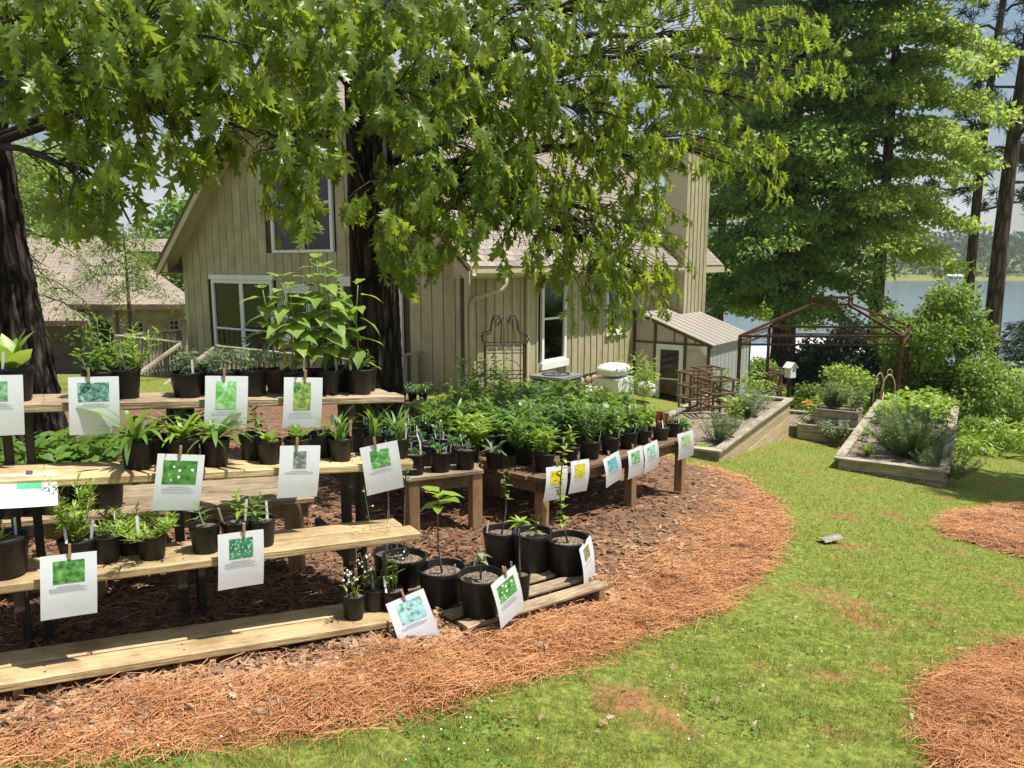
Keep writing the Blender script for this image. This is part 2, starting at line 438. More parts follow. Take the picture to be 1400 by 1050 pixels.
LEAF_OAK = leafmat('oak_leaf', (.036, .080, .013), (.21, .29, .042), (.60, .74, .055), .36, .48, .45)
LEAF_TREE = leafmat('broadleaf', (.07, .155, .036), (.22, .35, .085), (.52, .70, .11), .5, .50, .35, .5)
LEAF_TREE2 = leafmat('light_broadleaf', (.13, .22, .045), (.31, .42, .10), (.66, .78, .14), .5, .52, .35, .5)
LEAF_BUSH = leafmat('bright_bush_leaf', (.075, .145, .020), (.20, .30, .05), (.42, .55, .07), .5, .36, .35, .9)
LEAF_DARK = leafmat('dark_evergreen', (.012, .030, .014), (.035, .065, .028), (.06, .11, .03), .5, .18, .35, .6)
LEAF_FAR = leafmat('far_wood', (.030, .060, .020), (.075, .125, .04), (.12, .2, .05), .8, .15, .1, .02)
NEEDLE = leafmat('pine_needle', (.022, .040, .020), (.06, .085, .035), (.10, .14, .04), .6, .2, .3, .5)
LEAF_MID = leafmat('mid_green_leaf', (.060, .145, .024), (.165, .29, .058), (.42, .58, .07), .42, .36, .5, 3)
LEAF_LIME = leafmat('lime_leaf', (.15, .27, .028), (.31, .45, .07), (.58, .72, .08), .42, .36, .5, 3)
LEAF_SUN = leafmat('sunflower_leaf', (.115, .215, .035), (.27, .40, .08), (.52, .66, .08), .5, .36, .4, 3)
LEAF_GREY = leafmat('grey_green_leaf', (.10, .155, .075), (.24, .31, .18), (.34, .44, .18), .6, .28, .3, 3)
LEAF_ROSE = leafmat('rosemary_leaf', (.085, .13, .045), (.20, .265, .105), (.28, .38, .12), .6, .26, .3, 3)
LEAF_DEEP = leafmat('deep_green_leaf', (.035, .105, .028), (.09, .20, .055), (.26, .42, .07), .42, .32, .5, 3)
LEAF_YEL = leafmat('yellow_leaf', (.36, .38, .04), (.50, .48, .07), (.62, .60, .08), .5, .36, .4, 3)
LEAF_RED = leafmat('pitcher_red', (.17, .05, .025), (.30, .13, .05), (.36, .14, .05), .45, .3, .4, 3)
STEM = pm('green_stem', [(0.3, (.12, .17, .05)), (0.7, (.2, .26, .09))], 20, .6, 0)
TWIG = pm('brown_twig', [(0.3, (.09, .065, .045)), (0.7, (.18, .14, .10))], 30, .85, .2)
FLOWER_W = flat('white_petal', (.78, .78, .72), .6)
FLOWER_O = flat('orange_petal', (.62, .16, .03), .6)

def bark_mat(name, dark, light, sc_=9):
    m, n, out = newmat(name); L = n.links.new
    t = node(n, 'ShaderNodeTexCoord'); mpn = node(n, 'ShaderNodeMapping'); mpn.inputs['Scale'].default_value = (1, 1, .16)
    L(t.outputs['Object'], mpn.inputs[0])
    nz = node(n, 'ShaderNodeTexNoise'); nz.inputs['Scale'].default_value = sc_ * 2.2; nz.inputs['Detail'].default_value = 6; L(mpn.outputs[0], nz.inputs['Vector'])
    vo = node(n, 'ShaderNodeTexVoronoi', feature='DISTANCE_TO_EDGE'); vo.inputs['Scale'].default_value = sc_ * 1.6; L(mpn.outputs[0], vo.inputs['Vector'])
    mu = node(n, 'ShaderNodeMath', operation='MULTIPLY'); L(nz.outputs['Fac'], mu.inputs[0])
    vr = node(n, 'ShaderNodeMapRange'); vr.inputs[1].default_value = 0; vr.inputs[2].default_value = .25; L(vo.outputs['Distance'], vr.inputs[0])
    L(vr.outputs[0], mu.inputs[1])
    rp = ramp(n, [(0.08, dark), (0.35, tuple((a + b) / 2 for a, b in zip(dark, light))), (0.62, light)]); L(mu.outputs[0], rp.inputs[0])
    p = node(n, 'ShaderNodeBsdfPrincipled'); p.inputs['Roughness'].default_value = .92; p.inputs['Specular IOR Level'].default_value = .2
    L(rp.outputs[0], p.inputs['Base Color'])
    b = node(n, 'ShaderNodeBump'); b.inputs['Strength'].default_value = .8; b.inputs['Distance'].default_value = .03; L(mu.outputs[0], b.inputs['Height']); L(b.outputs[0], p.inputs['Normal'])
    L(p.outputs[0], out.inputs['Surface']); return m
BARK = bark_mat('oak_bark', (.014, .011, .009), (.085, .068, .055), 9)
BARK_FAR = bark_mat('pine_bark', (.045, .033, .026), (.16, .12, .095), 4)
BRANCH = pm('branch_bark', [(0.3, (.018, .014, .010)), (0.7, (.05, .040, .030))], 12, .9, .4)

def brick_mat():
    m, n, out = newmat('brick_veneer'); L = n.links.new
    t = node(n, 'ShaderNodeTexCoord'); br = node(n, 'ShaderNodeTexBrick')
    mpn = node(n, 'ShaderNodeMapping'); mpn.inputs['Rotation'].default_value = (math.pi / 2, 0, 0)
    br.inputs['Scale'].default_value = 1.0; br.inputs['Brick Width'].default_value = .22; br.inputs['Row Height'].default_value = .075; br.inputs['Mortar Size'].default_value = .008
    br.inputs['Color1'].default_value = (.27, .22, .18, 1); br.inputs['Color2'].default_value = (.175, .14, .115, 1); br.inputs['Mortar'].default_value = (.36, .32, .27, 1); br.inputs['Bias'].default_value = -.1
    L(t.outputs['Object'], mpn.inputs[0]); L(mpn.outputs[0], br.inputs['Vector'])
    nz = node(n, 'ShaderNodeTexNoise'); nz.inputs['Scale'].default_value = 3; nz.inputs['Detail'].default_value = 6; L(mpn.outputs[0], nz.inputs['Vector'])
    mxx = node(n, 'ShaderNodeMix', data_type='RGBA', blend_type='OVERLAY'); mxx.inputs[0].default_value = .5; L(br.outputs['Color'], mxx.inputs[6]); L(nz.outputs['Fac'], mxx.inputs[7])
    p = node(n, 'ShaderNodeBsdfPrincipled'); p.inputs['Roughness'].default_value = .9
    L(mxx.outputs[2], p.inputs['Base Color']); L(p.outputs[0], out.inputs['Surface']); return m
BRICK = brick_mat()
def shingle_far_mat():
    m, n, out = newmat('distant_brown_shingle'); L = n.links.new
    t = node(n, 'ShaderNodeTexCoord'); br = node(n, 'ShaderNodeTexBrick')
    br.inputs['Scale'].default_value = 1.0; br.inputs['Brick Width'].default_value = .34; br.inputs['Row Height'].default_value = .15; br.inputs['Mortar Size'].default_value = .012
    br.inputs['Color1'].default_value = (.33, .265, .215, 1); br.inputs['Color2'].default_value = (.235, .185, .15, 1); br.inputs['Mortar'].default_value = (.12, .085, .065, 1)
    L(t.outputs['UV'], br.inputs['Vector'])
    nz = node(n, 'ShaderNodeTexNoise'); nz.inputs['Scale'].default_value = 1.2; nz.inputs['Detail'].default_value = 6; L(t.outputs['Object'], nz.inputs['Vector'])
    mxx = node(n, 'ShaderNodeMix', data_type='RGBA', blend_type='OVERLAY'); mxx.inputs[0].default_value = .35; L(br.outputs['Color'], mxx.inputs[6]); L(nz.outputs['Fac'], mxx.inputs[7])
    p = node(n, 'ShaderNodeBsdfPrincipled'); p.inputs['Roughness'].default_value = .9
    L(mxx.outputs[2], p.inputs['Base Color']); L(p.outputs[0], out.inputs['Surface']); return m
ROOF_FAR = shingle_far_mat()

def ground_mat():
    m, n, out = newmat('lawn_ground'); L = n.links.new
    g = node(n, 'ShaderNodeNewGeometry')
    def nzn(s, d=6, r=.6):
        x = node(n, 'ShaderNodeTexNoise'); x.inputs['Scale'].default_value = s; x.inputs['Detail'].default_value = d; x.inputs['Roughness'].default_value = r
        L(g.outputs['Position'], x.inputs['Vector']); return x
    a = nzn(1.7, 8, .68); b = nzn(26, 6, .7); c = nzn(.22, 4)
    rg = ramp(n, [(0.3, (.055, .078, .017)), (0.5, (.155, .19, .037)), (0.68, (.28, .31, .065))]); L(b.outputs['Fac'], rg.inputs[0])
    rd = ramp(n, [(0.3, (.17, .075, .036)), (0.55, (.32, .155, .075)), (0.8, (.40, .26, .15))]); L(b.outputs['Fac'], rd.inputs[0])
    fm = ramp(n, [(0.545, (0, 0, 0)), (0.66, (1, 1, 1))]); L(a.outputs['Fac'], fm.inputs[0])
    mxx = node(n, 'ShaderNodeMix', data_type='RGBA'); L(fm.outputs[0], mxx.inputs[0]); L(rg.outputs[0], mxx.inputs[6]); L(rd.outputs[0], mxx.inputs[7])
    p = node(n, 'ShaderNodeBsdfPrincipled'); p.inputs['Roughness'].default_value = .95; p.inputs['Specular IOR Level'].default_value = .1
    L(mxx.outputs[2], p.inputs['Base Color'])
    bp = node(n, 'ShaderNodeBump'); bp.inputs['Strength'].default_value = .7; bp.inputs['Distance'].default_value = .03; L(b.outputs['Fac'], bp.inputs['Height']); L(bp.outputs[0], p.inputs['Normal'])
    L(p.outputs[0], out.inputs['Surface']); return m
GROUND = ground_mat()
MULCH = pm('mulch_base', [(0.3, (.075, .038, .021)), (0.5, (.155, .082, .045)), (0.75, (.27, .155, .088))], 16, .95, .8, detail=8, bscale=40, coord='Object')
STRAW = leafmat('pine_straw_needle', (.28, .102, .040), (.66, .345, .155), (.4, .22, .11), .7, .10, .2, 2.0)
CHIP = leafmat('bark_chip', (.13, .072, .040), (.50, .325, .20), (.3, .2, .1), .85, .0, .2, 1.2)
CHIP_SHADE_DARK = leafmat('shade_dark_bark_mulch', (.045, .026, .017), (.20, .125, .08), (.1, .06, .03), .85, .0, .2, 1.2)  # browner chips, with the shade under stands and oak darkened into the colour
BLADE = leafmat('grass_blade', (.095, .15, .024), (.40, .455, .10), (.58, .66, .10), .6, .34, .25, 13)
BLADE_DRY = leafmat('dry_grass', (.26, .20, .09), (.46, .37, .19), (.4, .32, .12), .7, .2, .2, 2)
WATER = None
def water_mat():
    m, n, out = newmat('lake_water'); L = n.links.new
    g = node(n, 'ShaderNodeNewGeometry'); mpn = node(n, 'ShaderNodeMapping'); mpn.inputs['Scale'].default_value = (.35, 1.1, 1); L(g.outputs['Position'], mpn.inputs[0])
    nz = node(n, 'ShaderNodeTexNoise'); nz.inputs['Scale'].default_value = .8; nz.inputs['Detail'].default_value = 4; L(mpn.outputs[0], nz.inputs['Vector'])
    p = node(n, 'ShaderNodeBsdfPrincipled'); p.inputs['Base Color'].default_value = (.10, .155, .20, 1); p.inputs['Roughness'].default_value = .12; p.inputs['IOR'].default_value = 1.33
    b = node(n, 'ShaderNodeBump'); b.inputs['Strength'].default_value = .35; b.inputs['Distance'].default_value = .25; L(nz.outputs['Fac'], b.inputs['Height']); L(b.outputs[0], p.inputs['Normal'])
    L(p.outputs[0], out.inputs['Surface']); return m
WATER = water_mat()
# ------------------------------------------------------------ ground, lake, mulch beds
def axis_grid(lo, hi, step, n_far, reach_lo, reach_hi):
    core = np.arange(lo, hi + step / 2, step)
    k = (np.arange(1, n_far + 1) / n_far) ** 3
    return np.concatenate([(lo - k * (lo - reach_lo))[::-1], core, hi + k * (reach_hi - hi)])
gx = axis_grid(-12, 16, .5, 34, -900, 900)
gy = axis_grid(-4, 40, .5, 46, -60, 900)
GX, GY = np.meshgrid(gx, gy)
gz = H(GX, GY)
nxg, nyg = len(gx), len(gy)
ii = (np.arange(nyg - 1)[:, None] * nxg + np.arange(nxg - 1)[None]).ravel()
gF = np.stack([ii, ii + 1, ii + 1 + nxg, ii + nxg], 1)
tag(link('ground', np_mesh('ground', np.stack([GX, GY, gz], -1).reshape(-1, 3), gF, True), None, GROUND), kind='structure')
lx = np.linspace(-900, 900, 2); ly = np.array([24.0, 400.0])
tag(link('lake', np_mesh('lake', [(-900, 20, LAKE_Z), (900, 20, LAKE_Z), (900, 420, LAKE_Z), (-900, 420, LAKE_Z)], np.array([[0, 1, 2, 3]])), None, WATER), kind='structure')

def g2(px, py):
    p = gnd(px, py); return (p.x, p.y)
BED_MAIN = [g2(*q) for q in [(150, 1030), (343, 1004), (424, 996), (514, 978), (600, 966), (664, 936), (729, 923), (814, 896), (877, 868), (971, 838), (1023, 801), (1057, 767), (1079, 724), (1066, 690), (1023, 656), (984, 643), (941, 636)]]
BED_MAIN += [(1.6, 11.0), (-.3, 13.0), (-3.5, 13.2), (-9, 10), (-9, 3), (-3.2, 1.75), g2(0, 1034)]
BED_R1 = [g2(*q) for q in [(1278, 722), (1287, 706), (1330, 695), (1400, 690)]] + [(7.2, 7.0), (7.2, 5.3)] + [g2(*q) for q in [(1400, 764), (1340, 748), (1300, 737)]]
BED_R2 = [g2(*q) for q in [(1268, 960), (1285, 930), (1340, 900), (1400, 880)]] + [(3.4, 2.9), (3.4, 1.7), (1.9, 1.55)] + [g2(*q) for q in [(1296, 1050), (1277, 1005)]]
BED_R3 = [g2(*q) for q in [(1358, 600), (1400, 592)]] + [(12, 14.5), (12, 11.5)] + [g2(*q) for q in [(1400, 622), (1372, 610)]]
def inside(poly, x, y):
    x = np.asarray(x); y = np.asarray(y); r = np.zeros(x.shape, bool); n = len(poly)
    for i in range(n):
        x0, y0 = poly[i]; x1, y1 = poly[(i + 1) % n]
        c = (y0 > y) != (y1 > y)
        with np.errstate(divide='ignore', invalid='ignore'):
            r ^= c & (x < (x1 - x0) * (y - y0) / (y1 - y0 + 1e-12) + x0)
    return r
def edge_dist(poly, x, y):
    d = np.full(np.shape(x), 1e9); n = len(poly)
    for i in range(n):
        a = np.array(poly[i]); b = np.array(poly[(i + 1) % n]); v = b - a
        t = np.clip(((x - a[0]) * v[0] + (y - a[1]) * v[1]) / (v @ v + 1e-9), 0, 1)
        d = np.minimum(d, np.hypot(x - a[0] - t * v[0], y - a[1] - t * v[1]))
    return d
def smooth_noise(x, y, s, seed=0):
    r = np.random.default_rng(seed); o = np.zeros(np.shape(x))
    for k in range(6):
        a = r.uniform(0, 2 * math.pi); f = s * r.uniform(.5, 1.8); o = o + np.sin((x * math.cos(a) + y * math.sin(a)) * f + r.uniform(0, 6.28))
    return o / 6
def BEDZ(poly, x, y, rise):
    return H(x, y) + .006 + np.minimum(edge_dist(poly, x, y) * .16, rise) * (1 + .5 * smooth_noise(x, y, 6, 3))
def bed(name, poly, step, rise=.03):
    P = np.array(poly); x = np.arange(P[:, 0].min() - step, P[:, 0].max() + step, step); y = np.arange(P[:, 1].min() - step, P[:, 1].max() + step, step)
    X, Y = np.meshgrid(x, y); ok = inside(poly, X, Y)
    Z = BEDZ(poly, X, Y, rise)
    n = len(x); i = (np.arange(len(y) - 1)[:, None] * n + np.arange(n - 1)[None]).ravel(); o = ok.ravel()
    keep = o[i] & o[i + 1] & o[i + n] & o[i + n + 1]; i = i[keep]
    F = np.stack([i, i + 1, i + n + 1, i + n], 1)
    used = np.unique(F); mpx = np.zeros(len(o), int); mpx[used] = np.arange(len(used))
    V = np.stack([X, Y, Z], -1).reshape(-1, 3)[used]
    tag(link(name, np_mesh(name, V, mpx[F], True), None, MULCH), kind='structure')
bed('mulch_bed', BED_MAIN, .07)
for pl in (BED_R1, BED_R2, BED_R3): bed('mulch_bed', pl, .05, .05)
def bedtop(x, y): return float(BEDZ(BED_MAIN, np.array(x), np.array(y), .03))
# ------------------------------------------------------------ the board-sided house (local: x along the long wall, y along the gable, z up)
HC = at(640, 545, 14.0)
HA = math.atan2(.815, .579)
house = thing('house', 'tan board-sided house with a steep gable roof behind the big oak', 'house', HC, HA)
HM = Matrix.Translation(HC) @ Matrix.Rotation(HA, 4, 'Z')
def hw(x, y, z): return HM @ Vector((x, y, z))
LEN, WID, EAVE, SLOPE = 11.4, 9.0, 2.72, .95
def top_at(y): return EAVE + SLOPE * min(y, WID - y)
HOLES_G = [(3.48, 5.46, 2.70, 4.86), (5.52, 7.80, .40, 2.10), (4.30, 5.12, .85, 1.92), (1.60, 3.32, -.2, 2.10)]
HOLES_S = [(2.44, 3.42, .40, 2.20), (5.24, 5.96, .90, 1.92)]
# wall cores
m = MB(); m.poly([(.06, .05, -.25), (.06, WID - .05, -.25), (.06, WID - .05, EAVE - .1), (.06, WID / 2, EAVE + SLOPE * WID / 2 - .1), (.06, .05, EAVE - .1)], (.12, 0, 0))
gw = m.build('gable_wall', SIDING_GROOVE, house)
m = MB(); m.bx(0, LEN, .05, .17, -.05, EAVE)
sw = m.build('side_wall', SIDING_GROOVE, house)
m = MB(); m.bx(LEN - .1, LEN, .18, WID, -1.5, EAVE); m.bx(.2, LEN - .1, WID - .12, WID, -1.5, EAVE)
m.build('back_wall', SIDING, house)
def cut(z0, z1, holes):
    segs = [(z0, z1)]
    for a, b in holes:
        o = []
        for s0, s1 in segs:
            if b <= s0 or a >= s1: o.append((s0, s1))
            else:
                if a > s0 + .03: o.append((s0, a))
                if b < s1 - .03: o.append((b, s1))
        segs = o
    return segs
BW, GAP = .285, .020
y = 0.0
while y < WID - .05:
    y1 = min(y + BW, WID)
    hs = [(z0, z1) for (a, b, z0, z1) in HOLES_G if b > y + .02 and a < y1 - .02]
    for z0, z1 in cut(-.25, 99, hs):
        ya, yb = y + GAP / 2, y1 - GAP / 2
        ta, tb = min(z1, top_at(ya)), min(z1, top_at(yb))
        if ta < z0 or tb < z0: continue
        pts = [(.035, ya, z0), (.035, yb, z0), (.035, yb, tb), (.035, ya, ta)]
        if ya < WID / 2 < yb and z1 > 90: pts = [(.035, ya, z0), (.035, yb, z0), (.035, yb, tb), (.035, WID / 2, top_at(WID / 2)), (.035, ya, ta)]
        MB().poly(pts, (-.035, 0, 0)).build('board', SIDING, gw)
    y += BW
x = 0.0; k = 0
while x < LEN - .05:
    x1 = min(x + BW, LEN); hs = [(z0, z1) for (a, b, z0, z1) in HOLES_S if b > x + .02 and a < x1 - .02]
    for z0, z1 in cut(-.05, EAVE - .12, hs):
        MB().bx(x + GAP / 2, x1 - GAP / 2, 0, .05, z0, z1).build('board', SIDING, sw)
        MB().bx(x1 - .028, x1 + .028, -.022, -.002, z0, z1).build('batten', SIDING, sw)
    x += BW
# corner board
MB().bx(-.012, .07, -.016, .06, -.3, EAVE - .1).build('corner_board', TRIM_TAN, house)
# foundation: mortar core and fieldstones
m = MB(); m.bx(.1, LEN, .06, .3, -3.2, -.06); m.bx(.1, .3, .31, WID, -3.0, -.27)
fd = m.build('foundation', MORTAR, house)
def blob(rx, ry, rz, seed, n=7):
    r = np.random.default_rng(seed); V = []; F = []
    rings = [(-.85, .62), (-.3, .98), (.35, .96), (.85, .6)]
    for zz, rr in rings:
        for q in range(n):
            a = 2 * math.pi * q / n; j = r.uniform(.86, 1.1)
            V.append((rx * rr * j * math.cos(a), ry * rr * j * math.sin(a), rz * zz * r.uniform(.9, 1.1)))
    for i in range(3):
        for q in range(n): F.append((i * n + q, i * n + (q + 1) % n, (i + 1) * n + (q + 1) % n, (i + 1) * n + q))
    F.append(tuple(range(n - 1, -1, -1))); F.append(tuple(3 * n + q for q in range(n)))
    return V, F
STN = []
for s_ in range(5):
    v, f = blob(.5, .5, .5, 40 + s_); mbx = MB().add(v, f); STN.append(mbx.mesh('stone', True)); STN[-1].materials.append(STONE)
zz = -.20
while zz > -1.5:
    xx = .3 + random.uniform(0, .2)
    while xx < 7.0:
        wd_ = random.uniform(.2, .36)
        link('stone', random.choice(STN), fd, None, Matrix.Translation((xx + wd_ / 2, .05, zz)) @ Matrix.Diagonal((wd_, .12, .21, 1)))
        xx += wd_ + .015
    zz -= .215
# windows: frame, sashes, panes over a dark room
def window(wall, a, b, z0, z1, panes=1, bar=None, sill=True, hood=True, fw=.085):
    """wall 'g' (gable, faces -x) or 's' (long wall, faces -y)"""
    def bx(mb, u0, u1, d0, d1, za, zb):
        if wall == 'g': mb.bx(d0, d1, u0, u1, za, zb)
        else: mb.bx(u0, u1, d0, d1, za, zb)
    m = MB(); bx(m, a + .01, b - .01, .03, .05, z0 + .01, z1 - .01)
    wn = m.build('window', DARK_IN, house)
    m = MB()
    bx(m, a, a + fw, -.035, .02, z0, z1); bx(m, b - fw, b, -.035, .02, z0, z1)
    bx(m, a + fw, b - fw, -.033, .02, z0, z0 + fw * .7); bx(m, a + fw, b - fw, -.033, .02, z1 - fw, z1)
    if hood: bx(m, a - .05, b + .05, -.055, .02, z1 + .002, z1 + .11)
    if sill: bx(m, a - .05, b + .05, -.075, .02, z0 - .14, z0 - .002)
    m.build('frame', TRIM_WHITE, wn)
    wpan = (b - a - 2 * fw) / panes
    for i in range(panes):
        u0 = a + fw + i * wpan; u1 = u0 + wpan
        if i: m = MB(); bx(m, u0 - .06, u0 + .06, -.032, .019, z0 + fw * .7, z1 - fw); m.build('mullion', TRIM_WHITE, wn)
        m = MB(); bx(m, u0 + .01, u1 - .01, .006, .012, z0 + .05, z1 - .05); m.build('pane', GLASS, wn)
        if bar is not None:
            m = MB(); bx(m, u0, u1, -.02, .004, bar - .022, bar + .022); m.build('meeting_rail', TRIM_WHITE, wn)
    return wn
window('g', 3.48, 5.46, 2.70, 4.86, 2, 3.72, False, False)
window('g', 5.52, 7.80, .40, 2.10, 2, .95)
window('g', 4.30, 5.12, .85, 1.92, 1, 1.3)
window('g', 1.60, 3.32, -.2, 2.10, 2, None, False)
window('s', 2.44, 3.42, .40, 2.20, 1, 1.32)
window('s', 5.24, 5.96, .90, 1.92, 1, 1.40)
# roof planes, shingles, rakes, soffit, gutter
OV, RK = .42, .42          # eave and rake overhang
RIDGE = EAVE + SLOPE * WID / 2 + .10
def rz_(y): return RIDGE - SLOPE * abs(y - WID / 2)
CH0, CH1, CHY = 8.70, 10.30, -.48
m = MB()
m.poly([(-RK, -OV, rz_(-OV)), (LEN + RK, -OV, rz_(-OV)), (LEN + RK, WID / 2, RIDGE), (-RK, WID / 2, RIDGE)], (0, 0, -.10))
m.poly([(-RK, WID / 2, RIDGE), (LEN + RK, WID / 2, RIDGE), (LEN + RK, WID + OV, rz_(WID + OV)), (-RK, WID + OV, rz_(WID + OV))], (0, 0, -.10))
roof = m.build('roof', ROOF_TAN, house)
sl = math.hypot(1, SLOPE); nrm = Vector((0, -SLOPE, 1)).normalized(); dn = Vector((0, -1, -SLOPE)).normalized()
ex, tabw = .145, .30
tabs = []
rows = int((WID / 2 + OV) * sl / ex)
for r_ in range(rows):
    off = (r_ % 2) * .15 + random.uniform(-.03, .03)
    nn = int((LEN + 2 * RK) / tabw)
    for c_ in range(nn + 1):
        x0 = -RK + c_ * tabw + off - .15
        if x0 < -RK - .02 or x0 + tabw > LEN + RK + .03: continue
        tabs.append((x0, r_))
def tab_mat(x0, r_):
    base = Vector((x0 + tabw / 2, -OV, rz_(-OV))) - dn * (r_ * ex)
    Mx = Matrix((( 1, 0, 0), (0, -dn.y, nrm.y), (0, -dn.z, nrm.z))).to_4x4()
    return Matrix.Translation(base + nrm * .006) @ Mx
mb_tab = MB().box((0, ex * .55, .004), (tabw - .012, ex * 1.22, .009), Matrix.Rotation(R(-2.2), 4, 'X'))
tabmesh = mb_tab.mesh('shingle'); tabmesh.materials.append(ROOF_TAN)
tabs.sort(key=lambda q: (hw(q[0], -OV + q[1] * ex / sl, 2.5) - Vector((0, 0, EYE))).length + .35 * abs(q[1] - 4) * (q[1] > 8))
for x0, r_ in tabs[:300]: link('shingle', tabmesh, roof, None, tab_mat(x0, r_))
U = np.array([v.co for v in tabmesh.vertices]); Fq = np.array([tuple(p.vertices) for p in tabmesh.polygons])
Ms = [tab_mat(*q) for q in tabs[300:]]
V_, F_ = scatter(U, [Fq], np.array([np.array(q.to_3x3()) for q in Ms]), np.array([q.translation[:] for q in Ms]))
tag(link('shingle_field', np_mesh('shingle_field', V_, F_), roof, ROOF_TAN), kind='stuff')
def rake(y0, y1, name):
    a = Vector((-RK - .012, y0, rz_(y0) - .10)); b = Vector((-RK - .012, y1, rz_(y1) - .10))
    MB().poly([a, b, b + Vector((0, 0, -.21)), a + Vector((0, 0, -.21))], (-.03, 0, 0)).build(name, TRIM_TAN, house)
    MB().poly([a + Vector((-.032, 0, .085)), b + Vector((-.032, 0, .085)), b + Vector((-.032, 0, -.002)), a + Vector((-.032, 0, -.002))], (-.02, 0, 0)).build('drip_edge', FRAME_BROWN, house)
rake(-OV, WID / 2, 'rake_board'); rake(WID / 2, WID + OV, 'rake_board')
for y0, y1 in ((-OV + .02, WID / 2), (WID / 2, WID + OV - .02)):   # soffit planks under the rake
    n_ = 5
    for q in range(n_):
        x0 = -RK + q * RK / n_ + .003; x1 = -RK + (q + 1) * RK / n_ - .004
        MB().poly([(x0, y0, rz_(y0) - .145), (x1, y0, rz_(y0) - .145), (x1, y1, rz_(y1) - .145), (x0, y1, rz_(y1) - .145)], (0, 0, .02)).build('soffit_board', TRIM_TAN, house)
for y0, s_ in ((-OV, 1), (WID + OV, -1)):      # boxed eave ends
    ye = y0 + s_ * (OV - .02)
    MB().poly([(-RK + .02, y0 + s_ * .02, rz_(y0) - .16), (-RK + .02, ye, rz_(y0) - .16), (-RK + .02, ye, rz_(y0) + .12)], (.03, 0, 0)).build('eave_return', TRIM_TAN, house)
    MB().bx(-RK, LEN + RK, min(y0, ye), max(y0, ye), rz_(y0) - .20, rz_(y0) - .18).build('eave_soffit', TRIM_TAN, house)
    MB().bx(-RK, LEN + RK, y0 - s_ * .024, y0, rz_(y0) - .21, rz_(y0) - .06).build('fascia', TRIM_TAN, house)
gp = [(.0, .0), (0, -.09), (-.03, -.115), (-.085, -.115), (-.115, -.06), (-.115, 0), (-.105, 0), (-.105, -.055), (-.08, -.105), (-.03, -.105), (-.01, -.085), (-.01, 0)]
gy_, gz_ = -OV - .026, rz_(-OV) - .055
V_ = [(xx, gy_ + a, gz_ + b) for xx in (-RK, CH0 - .08) for a, b in gp]; n_ = len(gp)
MB().add(V_, [(i, (i + 1) % n_, n_ + (i + 1) % n_, n_ + i) for i in range(n_)]).build('gutter', TRIM_TAN, house)
MB().tube([(.52, gy_ - .05, gz_ - .10), (.52, gy_ - .05, gz_ - .26), (.46, gy_ - .02, gz_ - .36), (.10, -.10, gz_ - .52), (.03, -.065, gz_ - .62), (.03, -.065, -.5)], .04, 8).build('downspout', TRIM_TAN, house, True)
MB().beam((1.86, -.05, -.4), (1.86, -.05, EAVE - .4), .07, .06, (0, 1, 0), .01).build('downspout', TRIM_TAN, house)
# chimney chase
m = MB(); m.bx(CH0 + .02, CH1 - .02, CHY + .03, .10, .4, 5.6)
ch = m.build('chimney', SIDING, house)
xx = CH0
while xx < CH1 - .01:
    MB().bx(xx + .012, min(xx + .26, CH1) - .004, CHY, CHY + .028, .42, 5.6).build('board', SIDING, ch)
    MB().bx(xx - .018, xx + .032, CHY - .022, CHY - .002, .42, 5.6).build('batten', SIDING, ch)
    xx += .266
MB().bx(CH0 - .02, CH0 + .018, CHY - .004, .11, .42, 5.6).build('corner_board', TRIM_TAN, ch)
MB().bx(CH0 - .1, CH1 + .1, CHY - .1, .2, 5.6, 5.72).build('cap', FRAME_BROWN, ch)
# step flashing beside the chimney, roof wing beyond
MB().poly([(CH0 - .12, -OV + .05, rz_(-OV + .05) + .03), (CH0 - .01, -OV + .05, rz_(-OV + .05) + .03), (CH0 - .01, 1.5, rz_(1.5) + .03), (CH0 - .12, 1.5, rz_(1.5) + .03)], (0, 0, .01)).build('flashing', FRAME_BROWN, house)

# ------------------------------------------------------------ the deck before the gable
deck = thing('wooden_deck', 'weathered wooden deck with baluster railings before the gable wall', 'deck', hw(-1, 4, -.5), HA)
DO = Vector((-1, 4, -.5))
DZ = -.18
def dpart(name, f, mat, parent=deck):
    m = MB(DO); f(m); return m.build(name, mat, parent)
DX, DY0, DY1 = -1.75, .95, 9.2
yy = DY0
while yy < DY1:
    dpart('deck_board', lambda m: m.bx(DX, -.05, yy, yy + .135, DZ - .035, DZ), W_OLD); yy += .142
dpart('rim_joist', lambda m: m.bx(DX - .002, DX + .04, DY0, DY1, DZ - .25, DZ - .04), W_OLD)
dpart('rim_joist', lambda m: m.bx(DX + .045, -.1, DY0 + .01, DY0 + .05, DZ - .25, DZ - .04), W_OLD)
def railing(a, b, n, ztop=.98, posts=(True, True)):
    a = Vector(a); b = Vector(b)
    dpart('top_rail', lambda m: m.beam(a + Vector((0, 0, ztop)), b + Vector((0, 0, ztop)), .10, .038, ch=.006), W_GREY)
    dpart('bottom_rail', lambda m: m.beam(a + Vector((0, 0, .12)), b + Vector((0, 0, .12)), .04, .07), W_GREY)
    for i in range(n):
        p = a.lerp(b, (i + .5) / n)
        dpart('baluster', lambda m: m.beam(p + Vector((0, 0, .05)), p + Vector((0, 0, ztop - .02)), .038, .038, (1, 0, 0)), W_GREY)
    for q, on in zip((a, b), posts):
        if on: dpart('post', lambda m: m.beam(q + Vector((0, 0, -1.1)), q + Vector((0, 0, ztop + .03)), .09, .09, (1, 0, 0), .008), W_GREY)
zd = DZ
railing((DX + .06, DY0 + .08, zd), (-.12, DY0 + .08, zd), 9)
railing((DX + .06, DY1 - .06, zd), (DX + .06, 6.55, zd), 18)
